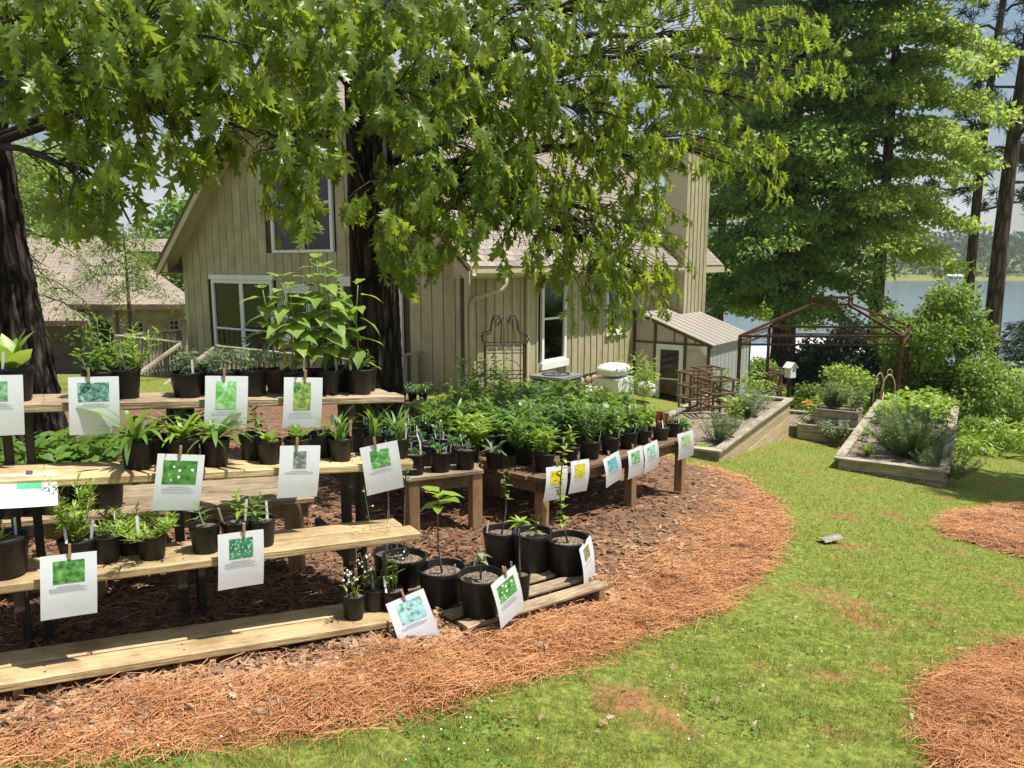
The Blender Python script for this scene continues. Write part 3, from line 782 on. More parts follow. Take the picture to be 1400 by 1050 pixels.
railing((DX + .06, DY1 - .06, zd), (-.12, DY1 - .06, zd), 10, posts=(False, True))
railing((DX + .06, 5.2, zd), (DX + .06, DY0 + .08, zd), 28, posts=(True, False))
for yk in (6.50, 5.25):                    # stairs with sloping rails
    a, b = Vector((DX + .04, yk, zd)), Vector((DX - 1.3, yk, zd - .75))
    dpart('stair_rail', lambda m: m.beam(a + Vector((0, 0, .95)), b + Vector((0, 0, .95)), .09, .06, ch=.006), W_GREY)
    dpart('stringer', lambda m: m.beam(a + Vector((-.05, 0, -.2)), b + Vector((0, 0, -.1)), .04, .22), W_OLD)
    dpart('post', lambda m: m.beam(b + Vector((0, 0, -.4)), b + Vector((0, 0, 1.0)), .09, .09, (1, 0, 0), .008), W_GREY)
for q in range(4):
    dpart('tread', lambda m: m.bx(DX - .32 - q * .3, DX - .05 - q * .3, 5.28, 6.47, zd - .22 - q * .17, zd - .185 - q * .17), W_OLD)

# ------------------------------------------------------------ the lean-to greenhouse
GX0, GX1, GY1 = 6.75, 9.75, -2.0
gh = thing('greenhouse', 'lean-to greenhouse of clear ribbed panels with a glazed door', 'greenhouse', hw(6.75, -1, -1.3), HA)
GO = Vector((6.75, -1, -1.3))
ZB, ZE, ZT = -1.9, .57, 1.31
def gpart(name, f, mat, parent=gh):
    m = MB(GO); f(m); return m.build(name, mat, parent)
def zr(y): return ZT + (ZE - ZT) * (y / GY1)
for yk in (-.03, -.60, -1.40, GY1):
    gpart('post', lambda m: m.bx(GX0 - .03, GX0 + .03, yk - .035, yk + .035, ZB, zr(yk) - .03), FRAME_BROWN)
gpart('post', lambda m: m.bx(GX1 - .06, GX1, GY1 - .035, GY1 + .035, ZB, ZE - .03), FRAME_BROWN)
gpart('cross_rail', lambda m: m.bx(GX0 - .026, GX0 + .026, GY1 + .036, -.066, .50, .548), FRAME_BROWN)
gpart('sill_rail', lambda m: m.bx(GX0 - .026, GX0 + .026, GY1 + .036, -1.436, ZB, ZB + .2), FRAME_BROWN)
for a, b in ((GY1 + .04, -1.435), (-.565, -.065)):
    gpart('wall_panel', lambda m: m.bx(GX0 - .004, GX0 + .004, a, b, ZB + .02, .495), POLY)
for a, b in ((GY1 + .04, -1.66), (-1.64, -1.12), (-1.10, -.62), (-.60, -.07)):
    gpart('gable_panel', lambda m: m.poly([(GX0, a, .552), (GX0, b, .552), (GX0, b, zr(b) - .03), (GX0, a, max(.556, zr(a) - .03))], (.008, 0, 0)), POLY)
for a in (-1.65, -1.11, -.61):
    gpart('gable_mullion', lambda m: m.bx(GX0 - .012, GX0 + .02, a - .012, a + .012, .55, zr(a) - .03), FRAME_BROWN)
n_ = 11
for q in range(n_):
    x0 = GX0 + q * (GX1 - GX0) / n_
    gpart('side_panel', lambda m: m.bx(x0 + .012, x0 + (GX1 - GX0) / n_ - .004, GY1 - .010, GY1 - .002, ZB, ZE - .035), POLY_SIDE)
    gpart('panel_rib', lambda m: m.bx(x0 - .004, x0 + .012, GY1 - .024, GY1 - .001, ZB, ZE - .035), POLY_SIDE)
n_ = 9
for q in range(n_):
    x0 = GX0 - .08 + q * (GX1 + .16 - GX0) / n_; x1 = x0 + (GX1 + .16 - GX0) / n_
    y1_ = -.02 if (x1 < CH0 - .02 or x0 > CH1) else CHY - .03
    gpart('roof_panel', lambda m: m.poly([(x0 + .01, y1_, zr(y1_)), (x1 - .003, y1_, zr(y1_)), (x1 - .003, GY1 - .12, zr(GY1 - .12)), (x0 + .01, GY1 - .12, zr(GY1 - .12))], (0, 0, .012)), POLY_ROOF)
    gpart('roof_rib', lambda m: m.poly([(x0 - .006, y1_, zr(y1_)), (x0 + .009, y1_, zr(y1_)), (x0 + .009, GY1 - .12, zr(GY1 - .12)), (x0 - .006, GY1 - .12, zr(GY1 - .12))], (0, 0, .03)), POLY_ROOF)
gpart('rafter', lambda m: m.beam((GX0 - .085, 0, ZT - .03), (GX0 - .085, GY1 - .12, zr(GY1 - .12) - .03), .03, .07), FRAME_BROWN)
door = gpart('door', lambda m: (m.bx(GX0 - .025, GX0 + .02, -1.36, -1.25, ZB + .03, .49), m.bx(GX0 - .025, GX0 + .02, -.75, -.64, ZB + .03, .49), m.bx(GX0 - .024, GX0 + .019, -1.25, -.75, .36, .49), m.bx(GX0 - .024, GX0 + .019, -1.25, -.75, ZB + .03, -1.02)), TRIM_WHITE)
gpart('pane', lambda m: m.bx(GX0 - .004, GX0 + .002, -1.249, -.751, -1.019, .359), GLASS, door)
gpart('mid_rail', lambda m: m.bx(GX0 - .02, GX0 + .015, -1.249, -.751, -.385, -.355), TRIM_WHITE, door)
gpart('handle', lambda m: m.tube([(GX0 - .03, -1.31, -.48), (GX0 - .07, -1.31, -.50), (GX0 - .07, -1.31, -.62), (GX0 - .03, -1.31, -.64)], .012, 6), IRON, door)
gpart('bench', lambda m: (m.bx(GX0 + .4, GX1 - .2, -.75, -.05, -1.02, -.96), m.bx(GX0 + .5, GX0 + .6, -.7, -.6, ZB, -1.02), m.bx(GX1 - .5, GX1 - .4, -.7, -.6, ZB, -1.02)), W_OLD)
can = thing('red_jug', 'red and white jug seen through the greenhouse door', 'jug', hw(7.6, -.55, -.95), HA)
MB().lathe([(.001, 0), (.11, 0), (.12, .03), (.12, .26), (.08, .33), (.04, .36), (.04, .40), (.001, .40)], 14).build('body', REDM, can, True)
MB().tube([(.0, .06, .37), (0, .13, .34), (0, .14, .22)], .018, 6).build('handle', TRIM_WHITE, can)
# ------------------------------------------------------------ tiered plant stand, benches, tables
def proj(P):
    v = Vector(P) - Vector((0, 0, EYE)); d = v.y * CP - v.z * SP; u = v.y * SP + v.z * CP
    return 700 + 1050 * v.x / d, 525 - 1050 * u / d
E2 = Vector((math.sin(R(58)), math.cos(R(58)), 0)); B2 = Vector((-E2.y, E2.x, 0))
class Level:
    def __init__(s, left, right, n=2, length=2.5, pw=.14, gap=.018, lead=.12):
        a, b = at(*left), at(*right); s.dir = (b - a).normalized(); s.right = b; s.left = b - s.dir * length
        s.back = Vector((-s.dir.y, s.dir.x, 0)).normalized(); s.n, s.pw, s.gap, s.len = n, pw, gap, length; s.nrm = s.dir.cross(s.back)
    def pt(s, px, back=0.0, rise=0.0):
        lo, hi = 0.0, s.len
        for _ in range(40):
            m = (lo + hi) / 2
            if proj(s.left + s.dir * m + s.back * back)[0] < px: lo = m
            else: hi = m
        return s.left + s.dir * lo + s.back * back + Vector((0, 0, rise))
def plank_obj(name, a, b, wd, th, mat, parent, off, ch=.006):
    """plank whose own x axis runs along it, so the grain follows; a, b = centres of the top face's ends"""
    a, b = Vector(a), Vector(b); X = (b - a).normalized(); Yv = Vector((0, 0, 1)).cross(X).normalized(); Z = X.cross(Yv)
    L_ = (b - a).length; M = Matrix((X, Yv, Z)).transposed().to_4x4(); M.translation = (a + b) / 2 - Z * th / 2 - Vector(off)
    m = MB().beam((-L_ / 2, 0, 0), (L_ / 2, 0, 0), wd, th, ch=ch)
    return m.build(name, mat, parent, M=M)
LV = {
    'A': Level((0, 553, 3.25), (553, 541, 4.25)),
    'B': Level((0, 657, 3.066), (565, 632, 4.05)),
    'C': Level((0, 800, 2.885), (575, 728, 3.85)),
    'D': Level((0, 935, 2.80), (550, 846, 3.72))}
so = LV['D'].right + B2 * .4; so.z = h(so.x, so.y)
stand = thing('plant_stand', 'four-tier wooden plant stand of pale lumber planks in the foreground', 'plant stand', so)
for k_, lv in LV.items():
    for q in range(lv.n):
        o_ = lv.back * (lv.pw / 2 + q * (lv.pw + lv.gap)); jit = random.uniform(-.02, .03)
        plank_obj('plank', lv.left + o_ + lv.dir * random.uniform(0, .03), lv.right + o_ - lv.dir * (.02 + jit if q else 0), lv.pw, .04, W_LUMBER if k_ != 'A' else W_LUMBER2, stand, so)
SCREW = MB().lathe([(0, .0012), (.0045, .0012), (.0052, 0)], 8).mesh('screw'); SCREW.materials.append(STEEL)
for k_, lv in LV.items():
    for q in range(lv.n):
        for fx in (60, 250, 482):
            for e_ in (.3, .7):
                p = lv.pt(fx + random.uniform(-2, 2), q * (lv.pw + lv.gap) + lv.pw * e_, .0005); link('screw', SCREW, stand, None, Matrix.Translation(p - so))
for fx in (245, 478, 20):                       # three support frames: dark upright pair and a bearer under each tier
    base = LV['A'].pt(fx, .14)
    for sgn in (-1, 1):
        p = base + LV['C'].dir * sgn * .042
        topz = base.z - .042
        m = MB(so); g_ = h(p.x, p.y)
        m.beam((p.x, p.y, g_ - .03), (p.x, p.y, topz), .036, .085, tuple(B2), .004); m.build('post', W_DARKPOST, stand)
    for k_, lv in LV.items():
        q = lv.pt(fx + 3, .02, -.042); q2 = q + lv.back * ((base - q).dot(lv.back) + .02)
        if k_ == 'D': q2 = q + lv.back * .34
        m = MB(so); m.beam(q + Vector((0, 0, -.045)), q2 + Vector((0, 0, -.045)), .036, .085, ch=.004); m.build('bearer', W_DARKPOST if k_ != 'D' else W_POST, stand)

# bench behind the stand
LVR = Level((22, 712, 3.70), (430, 680, 4.50), 4, 1.9, .13, .02)
ro = LVR.right.copy(); ro.z = h(ro.x, ro.y)
rb = thing('plant_bench', 'low plank bench of nursery pots behind the tiered stand', 'bench', ro)
for q in range(4):
    o_ = LVR.back * (.065 + q * .15)
    plank_obj('plank', LVR.left + o_, LVR.right + o_, .13, .036, W_LUMBER2, rb, ro)
for px_ in (122, 402):
    for bk in (.05, .52):
        p = LVR.pt(px_, bk); MB(ro).beam((p.x, p.y, h(p.x, p.y) - .03), (p.x, p.y, p.z - .037), .085, .085, (1, 0, 0), .006).build('leg', W_POST, rb)
for bk in (.05, .52):
    a, b = LVR.pt(60, bk), LVR.pt(420, bk); MB(ro).beam(a + Vector((0, 0, -.08)), b + Vector((0, 0, -.08)), .036, .085).build('apron', W_POST, rb)

TABLES = {}
def plank_table(key, label, N, ang, length, width, nb, legs, group=None, mat=W_OLD, slope=0.0, lh=None):
    """table with boards along its length; N = nearest corner (top), ang = heading from +Y towards +X, width goes to the left"""
    u = Vector((math.sin(ang), math.cos(ang), slope)).normalized(); v = Vector((-math.cos(ang), math.sin(ang), 0))
    N = Vector(N); o = N + u * length / 2 + v * width / 2; o.z = h(o.x, o.y)
    t = thing('potting_table', label, 'table', o, 0, group)
    bw = width / nb
    for q in range(nb):
        c = N + v * (bw * (q + .5)); plank_obj('board', c + u * random.uniform(-.02, .02), c + u * (length + random.uniform(-.02, .02)), bw - .012, .034, mat, t, o)
    for a, b in legs:
        p = N + u * a + v * b
        MB(o).beam((p.x, p.y, h(p.x, p.y) - .04), (p.x, p.y, p.z - .036), .085, .085, tuple(v), .006).build('leg', W_POST, t)
    for b in (.06, width - .06):
        a_, b_ = N + u * .04 + v * b, N + u * (length - .04) + v * b
        MB(o).beam(a_ + Vector((0, 0, -.08)), b_ + Vector((0, 0, -.08)), .036, .088).build('apron', W_OLD, t)
    for a in (.06, length - .06):
        a_, b_ = N + u * a + v * .09, N + u * a + v * (width - .09); MB(o).beam(a_ + Vector((0, 0, -.082)), b_ + Vector((0, 0, -.082)), .036, .086).build('apron', W_OLD, t)
    TABLES[key] = (N, u, v, length, width); return t
NT = at(742, 656, 5.55)
UA = math.atan2(1.35, 1.6)
plank_table('T1', 'old plank potting table with hanging signs beside the pine straw', NT, UA, 2.35, 1.25, 8, [(.12, .10), (1.35, .06), (2.28, .06), (.55, .9), (.12, 1.15), (1.25, 1.15), (2.25, 1.15)], slope=-.035)
NT3 = NT + TABLES['T1'][1] * 1.1 + TABLES['T1'][2] * 1.75 + Vector((0, 0, -.13))
plank_table('T3', 'rear plank potting table under lush herbs near the air conditioner', NT3, UA, 2.6, 1.1, 7, [(.1, .1), (2.5, .1), (.1, 1.0), (2.5, 1.0)], slope=-.035)
N2 = at(556, 654, 5.25)
plank_table('T2', 'plank table crowded with shaded black pots between stand and trunk', N2, R(62), .62, 1.5, 10, [(.06, .06), (.56, .06), (.06, 1.4), (.56, 1.4)], mat=W_LUMBER2, slope=-.03)
def on_table(key, a, b):
    N, u, v, l, wd = TABLES[key]; return N + u * a + v * b
# small shelf with pots beside the trunk
# pallet of slats for the big pots
pal_o = gnd(700, 835)
pallet = thing('wooden_pallet', 'low wooden pallet under the large black pots', 'pallet', pal_o)
PU = Vector((math.sin(R(52)), math.cos(R(52)), -.04)).normalized(); PV = Vector((-math.cos(R(52)), math.sin(R(52)), 0))
def lift_pt(px, py, lift):
    p = gnd(px, py); d = ray(px, py)
    for _ in range(8):
        zt = h(p.x, p.y) + lift; k = (zt - EYE) / d.z; p = Vector((d.x * k, d.y * k, zt))
    return p
PN = lift_pt(640, 858, .075)
for q in range(5):
    a = PN + PV * (.05 + q * .15); plank_obj('slat', a, a + PU * 1.02, .10, .022, W_LUMBER2, pallet, pal_o)
for s_ in (.05, .5, .96):
    a = PN + PU * s_ + Vector((0, 0, -.024)); MB(pal_o).beam(a + Vector((0, 0, -.032)), a + PV * .7 + Vector((0, 0, -.032)), .04, .06).build('runner', W_POST, pallet)

# ------------------------------------------------------------ potted plants
prof = [(0, .012), (.72, .012), (.76, 0), (.80, .02), (.86, .34), (.875, .345), (.935, .70), (.95, .705), (.965, .86), (.975, .865), (1.0, .87), (1.02, .985), (1.0, 1.0), (.965, 1.0), (.955, .985), (.93, .80), (0, .80)]
POTM = {}
for nm, mt in (('black', POT), ('green', POT_GREEN), ('clay', TERRACOTTA)):
    me = MB().lathe(prof[:-1], 20).mesh('pot', True); me.materials.append(mt); POTM[nm] = me
sv = [(0, 0, .86)]; sF = []
rs = np.random.default_rng(5)
for rr in (.35, .7, .945):
    for q in range(14): a = 2 * math.pi * q / 14; sv.append((rr * math.cos(a), rr * math.sin(a), .86 + (rs.uniform(-.03, .03) if rr < .9 else -.02)))
for q in range(14):
    sF.append((0, 1 + q, 1 + (q + 1) % 14))
    for r_ in (0, 1): sF.append((1 + r_ * 14 + q, 1 + (r_ + 1) * 14 + q, 1 + (r_ + 1) * 14 + (q + 1) % 14, 1 + r_ * 14 + (q + 1) % 14))
SOILM = MB().add(sv, sF).mesh('soil', True); SOILM.materials.append(SOIL)
TAGM = MB().box((0, 0, .045), (.012, .0012, .10)).mesh('plant_tag'); TAGM.materials.append(TAGW)

LEAFM = {}
def leaf_mesh(unit, mat, var=0, nm=None):
    key = (nm, mat.name, var)
    if key not in LEAFM:
        U, F = unit; U = U.copy(); r = np.random.default_rng(var + 3)
        U[:, 2] -= (0, .18, .4)[var] * U[:, 0] ** 2 * (1 if nm != 'strap' else 0)
        U[:, 2] += .04 * np.sin(U[:, 0] * 9 + var) * np.abs(U[:, 1]) * 3
        if nm == 'strap':
            A = (1.0, 1.6, 2.2)[var]; s_ = U[:, 0]; U = np.stack([np.sin(A * s_) / A, U[:, 1], -(1 - np.cos(A * s_)) / A + .3 * np.abs(U[:, 1])], 1)
        me = np_mesh('leaf', U, F, True); me.materials.append(mat); LEAFM[key] = me
    return LEAFM[key]
def put_leaf(root, unit, nm, mat, pos, d, size, up=(0, 0, 1), var=None, width=1.0):
    d = Vector(d).normalized(); y_ = Vector(up).cross(d)
    if y_.length < 1e-3: y_ = d.orthogonal()
    y_.normalize(); z_ = d.cross(y_)
    M = Matrix((d * size, y_ * size * width, z_ * size)).transposed().to_4x4(); M.translation = pos
    return link('leaf', leaf_mesh(unit, mat, random.randrange(3) if var is None else var, nm), root, None, M)
def azel(a, e): return Vector((math.cos(a) * math.cos(e), math.sin(a) * math.cos(e), math.sin(e)))
U1 = random.uniform
def stem_curve(b, top, bow=.03, n=4):
    b, top = Vector(b), Vector(top); o = Vector((U1(-bow, bow), U1(-bow, bow), 0))
    return [b.lerp(top, i / n) + o * math.sin(math.pi * i / n) for i in range(n + 1)]
def fol(root, U, F, d, up, size, pos, mat, name='foliage', wid=None):
    d = np.array(d, float); up = np.array(up, float); M = frames(d, up) * np.asarray(size)[:, None, None]
    V_, F_ = scatter(U, F, M, np.array(pos, float))
    o = link(name, np_mesh(name, V_, F_, True), root, mat); tag(o, kind='stuff'); return o

def k_strap(root, z, Hh, mat, n=16, width=1.05):
    for i in range(n):
        a = 2.4 * i + U1(-.3, .3); e = R(U1(45, 82)); put_leaf(root, STRAP, 'strap', mat, Vector((U1(-.01, .01), U1(-.01, .01), z)), azel(a, e), Hh * U1(.85, 1.35), var=random.choice((0, 1, 1, 2)), width=width)
def k_grassy(root, z, Hh, mat, n=22):
    for i in range(n):
        a = U1(0, 6.28); put_leaf(root, STRAP, 'strap', mat, Vector((U1(-.025, .025), U1(-.025, .025), z)), azel(a, R(U1(68, 88))), Hh * U1(.7, 1.15), var=random.choice((0, 0, 1)), width=.75)
def k_rosette(root, z, Hh, mat, n=7):
    for i in range(n):
        a = 2.4 * i + U1(-.3, .3); put_leaf(root, OVATE, 'ovate', mat, Vector((0, 0, z)), azel(a, R(U1(30, 80))), Hh * U1(.7, 1.1), var=random.choice((0, 1)), width=.85)
def k_tall(root, z, Hh, mat, leafL=.10, unit=HEART, nm='heart', nodes=8, lean=.04, stems=1, spread=.02, start=.15, yel=0):
    for s_ in range(stems):
        b = Vector((U1(-spread, spread), U1(-spread, spread), z)); tp = b + Vector((U1(-lean, lean), U1(-lean, lean), Hh * (U1(.82, 1.0) if s_ else 1)))
        pts = stem_curve(b, tp, .02, 6); MB().tube(pts, [.0055, .005, .0048, .0044, .004, .0035, .0025], 5).build('stem', STEM, root, True)
        ph = U1(0, 3.14)
        for i in range(nodes):
            f = start + (1 - start) * i / (nodes - 1); k = min(int(f * 6), 5); p = pts[k].lerp(pts[k + 1], f * 6 - k) if f < 1 else pts[-1]
            sz = leafL * (1.0 - .45 * abs(f - .45)) * U1(.85, 1.15) * (.7 if f > .9 else 1)
            for sd in (0, math.pi):
                a = ph + i * 1.6 + sd + U1(-.25, .25); el = R(U1(-12, 22) + 30 * max(0, f - .8) * 5)
                d = azel(a, el); mt = LEAF_YEL if (yel and f < .42 and U1(0, 1) < yel) else mat
                pet = p + d * leafL * .22
                put_leaf(root, unit, nm, mt, pet, d + Vector((0, 0, -.12)), sz * (.62 if mt is LEAF_YEL else 1))
def k_lance(root, z, Hh, mat, stems=3, per=11, leafL=.065, spread=.03, unit=LANCE, nm='lance', width=1.25):
    for s_ in range(stems):
        b = Vector((U1(-spread, spread), U1(-spread, spread), z)); tp = b + Vector((U1(-.03, .03), U1(-.03, .03), Hh * U1(.75, 1)))
        pts = stem_curve(b, tp, .012); MB().tube(pts, [.003, .003, .0026, .0022, .0016], 5).build('stem', STEM, root, True)
        for i in range(per):
            f = .15 + .85 * (i + 1) / per; k = min(int(f * 4), 3); p = pts[k].lerp(pts[k + 1], min(f * 4 - k, 1))
            put_leaf(root, unit, nm, mat, p, azel(i * 2.4 + s_, R(U1(5, 40) + 35 * (f > .9))), leafL * U1(.8, 1.2) * (.75 if f > .85 else 1), width=width)
def k_bush(root, z, Hh, mat, Rr=.09, n=150, leafL=.032, unit=DIAM, stems=7, flat_=1.0):
    m = MB(); ends = []
    for s_ in range(stems):
        a = U1(0, 6.28); r_ = Rr * math.sqrt(U1(0, 1)); tp = Vector((r_ * math.cos(a), r_ * math.sin(a), z + Hh * U1(.6, 1.0))); b = Vector((tp.x * .25, tp.y * .25, z))
        pts = stem_curve(b, tp, .015); m.tube(pts, [.0028, .0026, .0022, .0018, .0012], 4); ends.append(pts)
    m.build('stem', STEM, root, True)
    P = []; D = []
    for i in range(n):
        pts = random.choice(ends); f = U1(.12, 1) ** .7; k = min(int(f * 4), 3); p = pts[k].lerp(pts[k + 1], f * 4 - k)
        a = U1(0, 6.28); d = azel(a, R(U1(-25, 45))); P.append(p + d * U1(0, .5) * leafL + Vector((0, 0, U1(-.01, .01)))); D.append(d)
    return fol(root, unit[0], unit[1], D, RNG.normal(0, .45, (n, 3)) + [0, 0, 1], leafL * RNG.uniform(.7, 1.3, n), P, mat)
def k_needle(root, z, Hh, mat, Rr=.08, stems=9, per=34, leafL=.035, lean=.5, unit=NARROW):
    m = MB(); P = []; D = []
    for s_ in range(stems):
        a = U1(0, 6.28); r_ = Rr * U1(.2, 1); tp = Vector((r_ * math.cos(a) * lean * 2, r_ * math.sin(a) * lean * 2, z + Hh * U1(.55, 1))); pts = stem_curve(Vector((tp.x * .3, tp.y * .3, z)), tp, .02)
        m.tube(pts, [.0026, .0024, .002, .0016, .001], 4)
        for i in range(per):
            f = U1(.08, 1); k = min(int(f * 4), 3); p = pts[k].lerp(pts[k + 1], f * 4 - k); P.append(p); D.append(azel(U1(0, 6.28), R(U1(5, 55))))
    m.build('stem', STEM, root, True); n = len(P)
    return fol(root, unit[0], unit[1], D, RNG.normal(0, .3, (n, 3)) + [0, 0, 1], leafL * RNG.uniform(.7, 1.3, n), P, mat)
def k_wispy(root, z, Hh, mat, stems=5, fl=True):
    m = MB(); fw = MB(); P = []; D = []
    for s_ in range(stems):
        tp = Vector((U1(-.09, .09), U1(-.09, .09), z + Hh * U1(.6, 1.0))); pts = stem_curve(Vector((U1(-.02, .02), U1(-.02, .02), z)), tp, .035, 6); m.tube(pts, [.0022, .002, .0018, .0016, .0014, .0012, .001], 4)
        for i in range(9):
            f = U1(.1, .95); k = min(int(f * 6), 5); p = pts[k].lerp(pts[k + 1], f * 6 - k); d = azel(U1(0, 6.28), R(U1(10, 50)))
            if f > .55:
                q = p + d * U1(.015, .04); m.tube([p, q], [.001, .0008], 3)
                fw.add(*blob(.005, .005, .004, i + s_ * 9, 5)) if False else fw.box(q, (.007, .007, .006), Matrix.Rotation(U1(0, 3), 4, 'X') @ Matrix.Rotation(U1(0, 3), 4, 'Z'))
            else: P.append(p); D.append(d)
    m.build('stem', STEM, root, True); tag(fw.build('flower_heads', FLOWER_W, root), kind='stuff')
    if P: fol(root, LANCE[0], LANCE[1], D, RNG.normal(0, .3, (len(P), 3)) + [0, 0, 1], RNG.uniform(.02, .05, len(P)), P, mat)
def k_sapling(root, z, Hh, mat, leafL=.09, n=9, unit=OVATE, nm='ovate', frac=.7, width=1.0, bow=.03, whorl=False):
    tp = Vector((U1(-.02, .02), U1(-.02, .02), z + Hh)); pts = stem_curve((0, 0, z), tp, bow, 6); MB().tube(pts, [.006, .0055, .005, .0045, .004, .0035, .003], 6).build('stem', TWIG, root, True)
    for i in range(n):
        f = 1.0 if whorl and i < n * .7 else frac + (1 - frac) * (i + .5) / n; k = min(int(f * 6), 5); p = pts[k].lerp(pts[k + 1], min(1, f * 6 - k))
        put_leaf(root, unit, nm, mat, p + Vector((0, 0, .01 if whorl else 0)), azel(i * 2.4, R(U1(-5, 40))), leafL * U1(.75, 1.2), width=width)

def potted(label, p, r_, h_, fn=None, tags=1, pot='black', group=None, cat='potted plant', soil=True, name='potted_plant', rz=None):
    root = thing(name, label, cat, p, U1(0, 6.28) if rz is None else rz, group)
    root.rotation_euler.x = R(U1(-1.6, 1.6)); root.rotation_euler.y = R(U1(-1.6, 1.6)); r_ *= U1(.96, 1.03); h_ *= U1(.94, 1.05)
    Sx = Matrix.Diagonal((r_, r_, h_, 1))
    link('pot', POTM[pot], root, None, Sx)
    if soil: link('soil', SOILM, root, None, Sx)
    for i in range(tags):
        a = U1(0, 6.28); link('plant_tag', TAGM, root, None, Matrix.Translation((r_ * .8 * math.cos(a), r_ * .8 * math.sin(a), h_ * .84)) @ Matrix.Rotation(U1(0, 3.1), 4, 'Z') @ Matrix.Rotation(U1(-.3, .3), 4, 'X') @ Matrix.Scale(U1(.8, 1.15), 4))
    if fn: fn(root, h_ * .86)
    return root
def shelf_pot(lv, px, back, wpx, label, fn, hr=1.0, **kw):
    L_ = LV[lv] if lv in LV else LVR
    p = L_.pt(px, back); d = (p - Vector((0, 0, EYE))).length; r_ = wpx / 2 / 1050 * d / 1.02
    return potted(label, p + Vector((0, 0, .001)), r_, r_ * 2 * hr, fn, **kw)
SUNL = 'tall leafy plant with broad pointed leaves'
# top tier
shelf_pot('A', 20, .12, 46, 'black pot of big upright lime leaves at the left end of the top tier', lambda r, z: k_rosette(r, z, .19, LEAF_LIME, 8), .85)
shelf_pot('A', 138, .13, 40, 'pot with a tall slim leafy stem behind the fern-picture sign, top tier', lambda r, z: (k_lance(r, z, .30, LEAF_MID, 2, 14, .06), k_bush(r, z, .14, LEAF_MID, .11, 140, .035)), .85)
shelf_pot('A', 173, .13, 36, 'pot of feathery light green foliage beside the tall slim stem, top tier', lambda r, z: (k_needle(r, z, .22, LEAF_LIME, .12, 14, 40, .035, .7), k_bush(r, z, .15, LEAF_MID, .09, 120, .032)), 1.0, tags=2)
shelf_pot('A', 257, .12, 38, 'pot of grey-green herb standing clear on the top tier', lambda r, z: k_bush(r, z, .12, LEAF_GREY, .10, 200, .035, LANCE), .9)
shelf_pot('A', 278, .24, 34, 'pot of grey-green herb behind the herb pot that stands clear', lambda r, z: k_bush(r, z, .09, LEAF_GREY, .08, 110, .03), .9)
shelf_pot('A', 305, .13, 38, 'pot of grey-green herb behind the white-flower sign on the top tier', lambda r, z: k_bush(r, z, .13, LEAF_GREY, .10, 190, .035, LANCE), .9)
shelf_pot('A', 347, .12, 38, 'pot of grey-green herb just right of the white-flower sign', lambda r, z: k_bush(r, z, .14, LEAF_GREY, .10, 190, .036, LANCE), .9)
shelf_pot('A', 381, .22, 34, SUNL + ', leftmost of the tall row', lambda r, z: k_tall(r, z, .44, LEAF_SUN, .125, nodes=9, lean=.05), 1.0, pot='clay')
shelf_pot('A', 404, .10, 36, SUNL + ' and yellow lower leaves, second of the row', lambda r, z: k_tall(r, z, .50, LEAF_SUN, .14, nodes=10, yel=.8, stems=2), .95, tags=2)
shelf_pot('A', 422, .20, 34, SUNL + ', shorter one in the middle of the tall row', lambda r, z: k_tall(r, z, .40, LEAF_SUN, .12, nodes=9, yel=.5), .95)
shelf_pot('A', 448, .12, 36, SUNL + ', tallest of the row', lambda r, z: k_tall(r, z, .60, LEAF_SUN, .14, nodes=12, stems=2), .95)
shelf_pot('A', 466, .24, 34, SUNL + ', half hidden behind the tallest', lambda r, z: k_tall(r, z, .50, LEAF_MID, .135, nodes=10, stems=2), .95)
shelf_pot('A', 492, .11, 36, SUNL + ', right end of the top tier', lambda r, z: k_tall(r, z, .48, LEAF_SUN, .125, nodes=8, start=.12, lean=.05), .95)
shelf_pot('A', 500, .23, 33, 'black pot with a small green sprout at the back right of the top tier', lambda r, z: k_lance(r, z, .12, LEAF_MID, 2, 7, .05), .95)
# second tier
shelf_pot('B', 190, .13, 40, 'pot of dark strap leaves, leftmost strap plant of the second tier', lambda r, z: k_strap(r, z, .24, LEAF_MID, 30), .9)
shelf_pot('B', 214, .23, 38, 'black pot of strap leaves tucked behind the leftmost strap plant', lambda r, z: k_strap(r, z, .17, LEAF_DEEP, 9), .9)
shelf_pot('B', 252, .13, 40, 'pot of light strap leaves behind the daisy sign', lambda r, z: k_strap(r, z, .20, LEAF_LIME, 30), .9)
shelf_pot('B', 295, .12, 38, 'pot of broad light strap leaves just right of the daisy sign', lambda r, z: k_strap(r, z, .22, LEAF_MID, 30, 1.25), .95)
shelf_pot('B', 346, .23, 36, 'pot with a leafy shoot, left and rear of a pair on the second tier', lambda r, z: k_lance(r, z, .18, LEAF_MID, 2, 9, .07, unit=OVATE, nm='ovate', width=.7), 1.0)
shelf_pot('B', 369, .12, 34, 'pot of low fresh shoots, front one of a pair on the second tier', lambda r, z: k_rosette(r, z, .085, LEAF_LIME, 12), .95, tags=2)
shelf_pot('B', 408, .13, 36, 'pot of low fresh shoots behind the grey-flower sign', lambda r, z: k_rosette(r, z, .11, LEAF_MID, 11), .95)
shelf_pot('B', 441, .23, 36, 'empty-looking black pot in the shade left of the grass pot', lambda r, z: k_grassy(r, z, .09, LEAF_DEEP, 6), .9)
shelf_pot('B', 466, .12, 33, 'pot of upright grassy blades left of the tilted sign', lambda r, z: k_grassy(r, z, .20, LEAF_MID, 24), .92)
shelf_pot('B', 512, .2, 33, 'pot of upright grassy blades behind the tilted sign', lambda r, z: k_grassy(r, z, .23, LEAF_MID, 22), .92, tags=2)
shelf_pot('B', 544, .13, 32, 'pot of upright grassy blades at the right end of the second tier', lambda r, z: k_grassy(r, z, .22, LEAF_MID, 20), .92)
